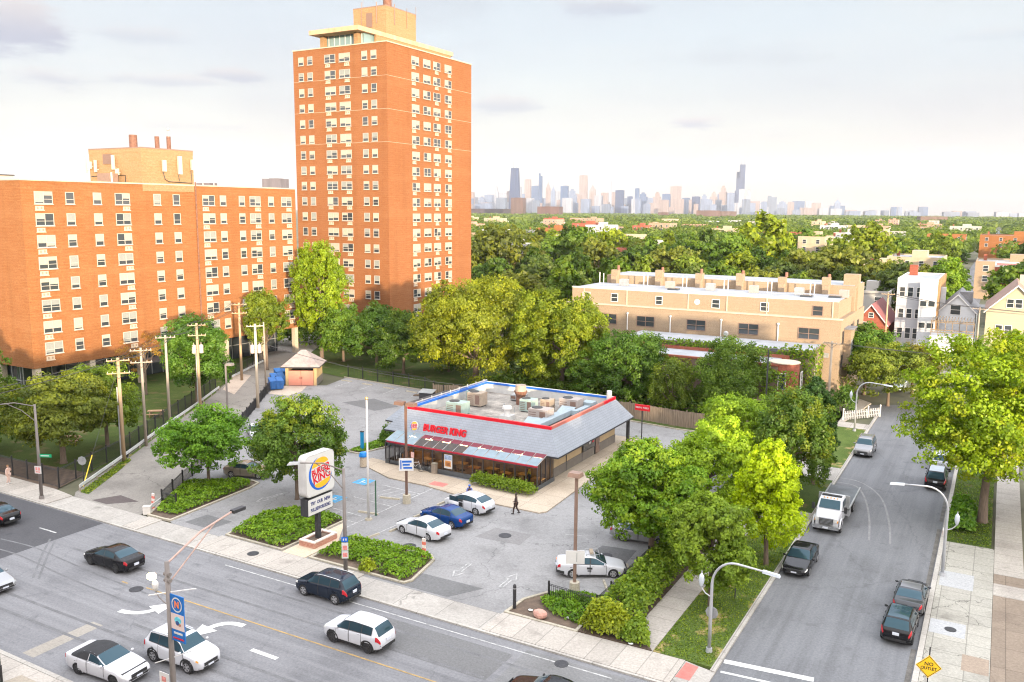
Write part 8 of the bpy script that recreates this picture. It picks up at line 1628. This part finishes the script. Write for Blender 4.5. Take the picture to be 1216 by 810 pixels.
def blocked(x, y, r):
    if -13.5 - r < x < 1.5 + r and 180 < y < 1600: return True
    if -122 < x < -95 and 118 < y < 162: return True
    if -60 < x < -14 and 112 < y < 146: return True
    if -24 < x < 15 and 150 < y < 190: return True
    if -3 < x < 16 and 205 < y < 255: return True
    return any((x - a) ** 2 + (y - b) ** 2 < (r + c) ** 2 for a, b, c in BLD)
WMAT = dict(cream=CREAM, white=mat('pale_render', (.31, .30, .285), .85, .08, .5), red=BRICK_RED, tan=BRICK_PALE, orange=BRICK, pink=mat('pinkish_brick', (.36, .21, .16), .9, .12, .5), grey=SIDING_G)
def block(label, px, D, w, d, h, wall, roof=ROOF_WHITE, nw=3, nf=2, extra=True, cat='building', rot=0.0):
    p = spot_far(px, D); t = thing('flat_roofed_building', label, cat, (p.x, p.y, 0), rot); BLD.append((p.x, p.y, max(w, d) * .6))
    m = MB(); m.box(-w / 2, w / 2, -d / 2, d / 2, -.1, h); m.box(-w / 2, w / 2, -d / 2, -d / 2 + .3, h, h + .6).box(-w / 2, -w / 2 + .3, -d / 2 + .3, d / 2, h, h + .6).box(w / 2 - .3, w / 2, -d / 2 + .3, d / 2, h, h + .6).box(-w / 2 + .3, w / 2 - .3, d / 2 - .3, d / 2, h, h + .6); m.build('wall', WMAT[wall], t); MB().box(-w / 2 + .3, w / 2 - .3, -d / 2 + .3, d / 2 - .3, h + .002, h + .1).build('roof', roof, t)
    for f in range(nf):
        z = h - 2.3 - 3.0 * f
        if z < 1.5: break
        for i in range(nw): simple_window(t, -w / 2 + (i + .5) * w / nw, -d / 2, z, 0, 1.3, 1.6)
        for i in range(max(1, int(nw * d / w))): simple_window(t, w / 2, -d / 2 + (i + .5) * d / max(1, int(nw * d / w)), z, PI / 2, 1.3, 1.6)
    if extra:
        MB().box(-w * .1, w * .18, -d * .1, d * .2, h, h + 2.4).build('stair_head', WMAT[wall], t); MB().box(-w * .42, -w * .42 + .9, d * .2, d * .2 + .9, h, h + 2.0).build('chimney', BRICK_RED, t)
    return t
block('white flat-roofed building with paired windows among the trees behind the terrace', 768, 395, 30, 16, 9.6, 'white', nw=7)
block('cream flat-roofed building with a roof terrace left of the long street', 1082, 330, 17, 24, 9.8, 'cream', nw=4)
block('orange-roofed long brick building behind the cream one', 1085, 430, 24, 20, 9.2, 'orange', mat('terracotta_roof', (.42, .22, .14), .8, .2, .5), nw=5)
block('orange brick warehouse at the right edge near the horizon', 1202, 520, 38, 30, 13.5, 'orange', ROOF_GREY, nw=6)
block('tan flat building beyond the red brick building at the right edge', 1200, 300, 22, 22, 10.5, 'tan', ROOF_GREY, nw=4)
block('pinkish brick row with dark roofs just right of the tower', 590, 520, 34, 18, 9.2, 'pink', ROOF_GREY, nw=7)
block('low white building right of the pinkish brick row', 640, 640, 26, 16, 9.8, 'white', nw=5)
block('pale low building between tree crowns above the terrace', 705, 620, 24, 16, 9.4, 'white', nw=5)
block('cream house with a grey roof among the yellow-green trees', 1042, 300, 10, 14, 8.2, 'cream', ROOF_GREY, nw=2)
block('small white house among the trees behind the terrace right end', 1030, 210, 9, 12, 7.4, 'white', ROOF_GREY, nw=2)
COLS = ['white', 'cream', 'red', 'tan', 'orange', 'pink', 'grey']; g_ = random.Random(21)
WORD = dict(white='white', cream='cream', red='red brick', tan='tan', orange='orange brick', pink='pinkish brick', grey='grey')
for i in range(78):
    px = g_.uniform(545, 1215); D = 330 * (4.2 ** g_.random()); c_ = g_.choice(COLS); p = spot_far(px, D)
    if blocked(p.x, p.y, 12): continue
    zone = 'behind the tower' if px < 640 else 'above the terrace' if px < 860 else 'in the middle of the far wood' if px < 1050 else 'near the long street'
    o = block('small %s flat-roofed building among far trees %s' % (WORD[c_], zone), px, D, g_.uniform(10, 24), g_.uniform(12, 22), g_.uniform(9.5, 15), c_, g_.choice([ROOF_WHITE, ROOF_GREY]), g_.randint(2, 5), 2, g_.random() < .5); o['group'] = 'flat-roofed buildings scattered in the far wood'
ZONES = ((640, 'right of the tower'), (740, 'left of the white flat building'), (860, 'behind the terrace chimneys'), (960, 'behind the right half of the terrace'), (1060, 'above the red brick gabled house'), (1130, 'behind the grey houses'), (1300, 'near the long street'))
cnt = 0; tries = 0; pts_ = [(spot_far(a[0], a[1]).x, spot_far(a[0], a[1]).y) for a in NOTED]
while cnt < 205 and tries < 6000:
    tries += 1
    px = rng.uniform(520, 1260); D = math.sqrt(rng.uniform(165 ** 2, 455 ** 2)); p = spot_far(px, D)
    if p.y < 148 or blocked(p.x, p.y, 3.5): continue
    if any((p.x - a) ** 2 + (p.y - b) ** 2 < 8.5 ** 2 for a, b in pts_): continue
    pts_.append((p.x, p.y)); zone = next(z for lim, z in ZONES if px < lim); tone = int(rng.choice(6, p=[.2, .25, .18, .14, .12, .11])); dist = 'nearer' if D < 300 else 'farther'
    s = rng.uniform(.8, 1.22) * (1.0 if D > 260 else .88)
    mid_tree(p.x, p.y, int(rng.integers(0, 6)), tone, s, '%s %s tree in the wooded streets %s' % (dist, TONES[tone][0], zone), rng.uniform(.85, 1.1)); cnt += 1
# left of and behind the brick block: a few crowns that show past its ends
for px, D, v, tn_, s, lab in ((352, 190, 0, 1, 1.0, 'green tree behind the gap between the block and the tower'), (400, 175, 2, 0, 1.0, 'dark tree behind the foot of the tower on its left')): p = spot_far(px, D); mid_tree(p.x, p.y, v, tn_, s, lab)
def far_wood(name, label, D0, D1, n, r, k, leaf, hmin, hmax, seed, col):
    g = np.random.default_rng(seed); cs, ns, ss, ts, gs = [], [], [], [], []
    px = g.uniform(500, 1290, n); D = np.sqrt(g.uniform(D0 ** 2, D1 ** 2, n))
    for a, d_ in zip(px, D):
        p = spot_far(a, d_)
        if -14 < p.x < 2 and p.y < 1600: continue
        if any((p.x - q) ** 2 + (p.y - w) ** 2 < (c * .8) ** 2 for q, w, c in BLD): continue
        h = g.uniform(hmin, hmax); e = g.normal(size=(k, 3)); e /= np.linalg.norm(e, axis=1, keepdims=True); e[:, 2] = np.abs(e[:, 2]) * 1.1 - .15; lob = 1 + .25 * np.sin(e[:, :1] * 5 + a) * np.cos(e[:, 1:2] * 4 + d_)
        c = np.column_stack([p.x + e[:, 0] * r * lob[:, 0], p.y + e[:, 1] * r * lob[:, 0], h * .55 + e[:, 2] * h * .45 * lob[:, 0]]); cs.append(c); ns.append(e + g.normal(size=(k, 3)) * .35 + np.array([0, 0, .2])); ss.append(leaf * g.uniform(.6, 1.4, k)); t0 = g.uniform(.15, .85); ts.append(np.clip(t0 + g.normal(0, .12, k), 0, 1)); gs.append(np.full(k, 1.0 if g.random() < .25 else 0) * g.uniform(.2, .8, k))
    o = link(name, leaf_mesh(name, np.concatenate(cs), np.concatenate(ns), np.concatenate(ss), np.concatenate(ts), np.concatenate(gs)), None); o.color = (*FC(col), .3); return tag(o, label, 'wood', None, 'stuff')
far_wood('far_wood', 'continuous canopy of the nearer far wood below the skyline', 440, 1000, 2300, 6.2, 60, 1.9, 8.5, 13.5, 51, (0.064, 0.092, 0.038))
far_wood('far_wood', 'hazy canopy of the farthest wood just under the skyline', 980, 4200, 5200, 13, 22, 6.0, 8.0, 13, 52, (0.062, 0.088, 0.042))

# ------------------------------------------------------------------ the skyline, some 6 km off
def sky_tower(px, wpx, ytop, D, col, name='skyscraper', label='', shape='box', group='towers of the far skyline'):
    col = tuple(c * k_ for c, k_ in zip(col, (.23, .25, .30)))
    p = spot_far(px, D); k = D / 1020.0 * 1.0; w = wpx * k; h = CAM_H + (horizon_y(px) - ytop) * k * 1.01
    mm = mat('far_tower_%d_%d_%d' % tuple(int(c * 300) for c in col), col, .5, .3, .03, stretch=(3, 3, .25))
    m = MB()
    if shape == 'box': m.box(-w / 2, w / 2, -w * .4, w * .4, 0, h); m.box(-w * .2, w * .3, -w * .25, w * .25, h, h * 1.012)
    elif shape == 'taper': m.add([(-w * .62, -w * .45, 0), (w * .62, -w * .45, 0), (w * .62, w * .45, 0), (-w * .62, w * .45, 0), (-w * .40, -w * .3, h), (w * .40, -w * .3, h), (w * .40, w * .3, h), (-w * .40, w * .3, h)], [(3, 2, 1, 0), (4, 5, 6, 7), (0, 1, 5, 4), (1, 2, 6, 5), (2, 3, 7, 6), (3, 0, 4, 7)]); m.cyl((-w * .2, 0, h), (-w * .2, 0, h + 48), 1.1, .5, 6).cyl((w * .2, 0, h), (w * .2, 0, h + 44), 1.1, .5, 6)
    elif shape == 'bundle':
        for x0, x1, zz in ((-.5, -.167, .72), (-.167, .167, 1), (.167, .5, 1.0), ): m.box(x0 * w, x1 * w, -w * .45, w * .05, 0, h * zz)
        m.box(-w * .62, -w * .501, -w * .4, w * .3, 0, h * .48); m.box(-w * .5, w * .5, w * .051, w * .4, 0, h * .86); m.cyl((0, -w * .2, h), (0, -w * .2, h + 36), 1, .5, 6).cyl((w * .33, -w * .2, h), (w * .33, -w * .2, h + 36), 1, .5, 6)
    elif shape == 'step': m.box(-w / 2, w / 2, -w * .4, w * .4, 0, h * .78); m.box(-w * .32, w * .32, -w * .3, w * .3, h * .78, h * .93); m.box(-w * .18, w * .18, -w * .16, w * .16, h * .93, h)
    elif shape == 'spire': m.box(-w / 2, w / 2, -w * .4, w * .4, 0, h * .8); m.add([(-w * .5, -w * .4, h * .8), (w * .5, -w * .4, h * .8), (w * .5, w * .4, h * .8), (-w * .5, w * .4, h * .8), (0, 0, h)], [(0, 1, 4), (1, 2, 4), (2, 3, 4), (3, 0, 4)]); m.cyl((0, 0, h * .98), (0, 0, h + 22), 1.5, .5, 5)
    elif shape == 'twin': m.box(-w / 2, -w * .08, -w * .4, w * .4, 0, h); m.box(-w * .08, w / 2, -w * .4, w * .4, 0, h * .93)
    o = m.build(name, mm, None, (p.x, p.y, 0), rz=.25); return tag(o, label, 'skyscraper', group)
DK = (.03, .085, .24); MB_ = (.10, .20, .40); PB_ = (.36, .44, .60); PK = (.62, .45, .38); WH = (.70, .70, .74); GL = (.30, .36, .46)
sky_tower(610, 10.5, 201.5, 6000, DK, label='black tapering skyscraper with twin antennas on the left of the skyline', shape='taper', group=None)
sky_tower(870.5, 9.5, 199.5, 7200, DK, label='tallest dark stepped skyscraper with twin antennas on the right of the skyline', shape='bundle', group=None)
SKY = [(560.5, 5, 229, PK, 'box'), (572, 8, 234, PB_, 'step'), (580, 9, 232, PB_, 'box'), (588.5, 5.5, 221.5, WH, 'step'), (597.5, 11, 230, WH, 'box'), (604, 6, 228, PK, 'box'), (615.5, 4.5, 223, WH, 'box'), (619, 5, 231, PB_, 'box'), (625, 7, 214.5, PK, 'box'), (633.5, 8, 222, MB_, 'box'), (639.6, 4, 207.5, MB_, 'twin'), (648.5, 5, 217.5, PK, 'spire'), (654.5, 4.5, 222, PB_, 'spire'), (656.5, 9, 228, WH, 'box'), (667.5, 8.5, 222, MB_, 'box'), (676.5, 10, 225.5, PB_, 'step'), (683, 7, 231, PK, 'box'), (689.3, 9, 210, PK, 'box'), (700, 7, 220.5, PK, 'spire'), (707, 9, 233, WH, 'box'),
       (714, 8, 230, PK, 'box'), (719.5, 5, 206.5, WH, 'spire'), (723, 8, 229, PK, 'box'), (731.5, 9.5, 227, DK, 'box'), (743.5, 6, 234, DK, 'box'), (751.5, 5, 225, MB_, 'box'), (758.5, 10.5, 229.5, MB_, 'step'), (767, 7, 236, PB_, 'box'), (775, 8.5, 229, PK, 'step'), (785.5, 9, 231.5, MB_, 'box'), (796.2, 12, 223, PK, 'box'), (808.5, 9, 236, MB_, 'box'), (820, 9, 234.5, DK, 'box'), (829.5, 8, 232, PB_, 'step'), (840.5, 8, 229, PK, 'step'), (851, 9, 222.5, PK, 'step'), (850, 10, 232, MB_, 'box'), (860, 8, 230.5, PB_, 'box'), (872.5, 6, 226.5, WH, 'box'), (880.5, 4, 227.5, WH, 'box'), (871, 12, 238, WH, 'box'), (890, 8, 243, MB_, 'box'), (908, 10, 234, GL, 'twin'), (920, 11, 240, PB_, 'step'), (930, 7, 241, PK, 'box'), (938.5, 13, 240, MB_, 'box'), (950.5, 6, 240, WH, 'box'), (958.5, 11, 242, PK, 'box'), (984, 6, 238.5, PB_, 'spire'), (984, 15, 245, MB_, 'box'), (1000, 12, 250, PK, 'box'),
       (1049.5, 5.5, 246.5, MB_, 'box'), (1056.5, 4.5, 246.5, PB_, 'box'), (1083.5, 9, 246.5, MB_, 'box'), (1070, 12, 252.5, PB_, 'box'), (1142, 6, 252, PK, 'box'), (1175, 7, 251.5, GL, 'box'), (1212, 4, 251, PK, 'box'), (1190, 9, 253.5, PB_, 'box'), (692, 10, 237, PB_, 'box'), (663, 8, 238, PK, 'box'), (644, 10, 236, PB_, 'box'), (628, 8, 236, WH, 'box'), (593, 8, 240, PB_, 'box'), (575, 8, 241, PK, 'box'), (738, 8, 236, GL, 'box'), (803, 9, 240, WH, 'box'), (814, 6, 238, PK, 'box'), (835, 9, 239, WH, 'box'), (846, 7, 238, GL, 'box'), (884, 8, 240, PK, 'box'), (897, 9, 243, WH, 'box'), (914, 7, 246, WH, 'box'), (945, 8, 247, PK, 'box'), (968, 9, 248, WH, 'box')]
HUE = {DK: 'dark blue', MB_: 'slate blue', PB_: 'pale blue-grey', PK: 'pinkish', WH: 'whitish', GL: 'blue glass'}
SHP = dict(box='flat-topped', step='stepped', spire='pointed', twin='double-topped')
def where(px): return 'left of the black tapering tower' if px < 605 else 'right of the black tapering tower' if px < 645 else 'left of the skyline centre' if px < 700 else 'at the skyline centre' if px < 770 else 'right of the skyline centre' if px < 845 else 'by the tallest dark tower' if px < 900 else 'right of the tallest dark tower' if px < 1000 else 'far right on the flat horizon'
for i, (px, w, y, c_, s) in enumerate(SKY):
    hh = horizon_y(px) - y; size = 'very tall' if hh > 36 else 'tall' if hh > 24 else 'mid-height' if hh > 14 else 'low'
    sky_tower(px, w, y, 6000 + (i * 377) % 1700, c_, label='%s %s %s tower %s' % (size, HUE[c_], SHP[s], where(px)), shape=s)
g_ = random.Random(77)
for i in range(95):
    px = g_.choice([g_.uniform(552, 900), g_.uniform(552, 900), g_.uniform(900, 1216)]); c_ = g_.choice([PB_, PK, WH, PB_, GL, PK]); ht = g_.uniform(4, 14) if px < 900 else g_.uniform(1.5, 5)
    if px > 990: ht = g_.uniform(.5, 2.5)
    sky_tower(px, g_.uniform(5, 13), horizon_y(px) - ht, g_.uniform(4800, 7800), c_, label='low %s block at the skyline foot %s' % (HUE[c_], where(px)), group='low blocks along the base of the skyline')
for px, w, y, D, c_, lab in ((580, 46, 248, 3300, (.16, .10, .10), 'long dark maroon hall under the left of the skyline'), (614, 15, 235.5, 3000, (.34, .19, .14), 'pinkish brick tower block under the black tapering skyscraper'), (651, 26, 245.5, 3000, (.32, .15, .11), 'red brick block under the left of the skyline'), (835, 26, 250, 2600, (.36, .19, .14), 'reddish brick hall under the right of the skyline'), (858, 18, 251, 2600, (.40, .24, .18), 'pinkish low hall beside the reddish one'), (1095, 26, 256.5, 2000, (.38, .20, .13), 'orange brick low hall on the right of the far wood'), (783, 12, 252, 2800, (.34, .18, .14), 'small reddish block under the broad pinkish tower'),
                       (254, 17, 220, 2600, (.40, .27, .24), 'hazy pinkish tower block beyond the roof of the brick block'), (333.5, 23, 215, 2200, (.46, .36, .33), 'hazy pale ribbed tower block beyond the end of the brick block')):
    sky_tower(px, w, y, D, c_, 'distant_block', lab, group=None)

# ------------------------------------------------------------------ the street's other side: walk-up flats whose long shadows lie over the crossing
for x0, x1, h, lab in ((-86, -52, 14.5, 'four-storey brick walk-up flats across the avenue, westernmost'), (-49, -14, 14.6, 'four-storey brick walk-up flats across the avenue beside the viewpoint'), (-11, 30, 14.3, 'four-storey tan walk-up flats across the avenue by the corner'), (34, 78, 15.2, 'four-storey brick walk-up flats east of the corner'), (82, 135, 15.6, 'five-bay brick walk-up flats furthest east')):
    t = thing('walk_up_flats', lab, 'apartment building', ((x0 + x1) / 2, -6, 0)); w = (x1 - x0) / 2; MB().box(-w, w, -9, 9, 0, h).box(-w, w, -9.1, -8.8, h, h + .7).box(-w, w, 8.8, 9.1, h, h + .7).build('wall', BRICK_RED if x0 != -11 else BRICK_TAN, t); MB().box(-w + .3, w - .3, -8.7, 8.7, h + .002, h + .1).build('roof', ROOF_TAR, t)
    for fl in range(4):
        for i in range(7): simple_window(t, -w + (i + .5) * 2 * w / 7, 9, 1.4 + fl * 3.4, PI, 1.3, 1.8)
# ------------------------------------------------------------------ air
hz = MB().box(-11500, 11500, -3500, 11500, -1.1, 640)
hm = bpy.data.materials.new('haze_air'); hm.use_nodes = True; hn = hm.node_tree; hn.nodes.clear(); ho = hn.nodes.new('ShaderNodeOutputMaterial'); hv = hn.nodes.new('ShaderNodeVolumePrincipled')
hv.inputs['Color'].default_value = (0.86, 0.91, 1.0, 1); hv.inputs['Density'].default_value = 3.5e-5; hv.inputs['Anisotropy'].default_value = 0.0; hn.links.new(hv.outputs[0], ho.inputs['Volume'])
tag(hz.build('haze', hm), 'pale evening haze that softens the far skyline', 'haze', None, 'stuff')
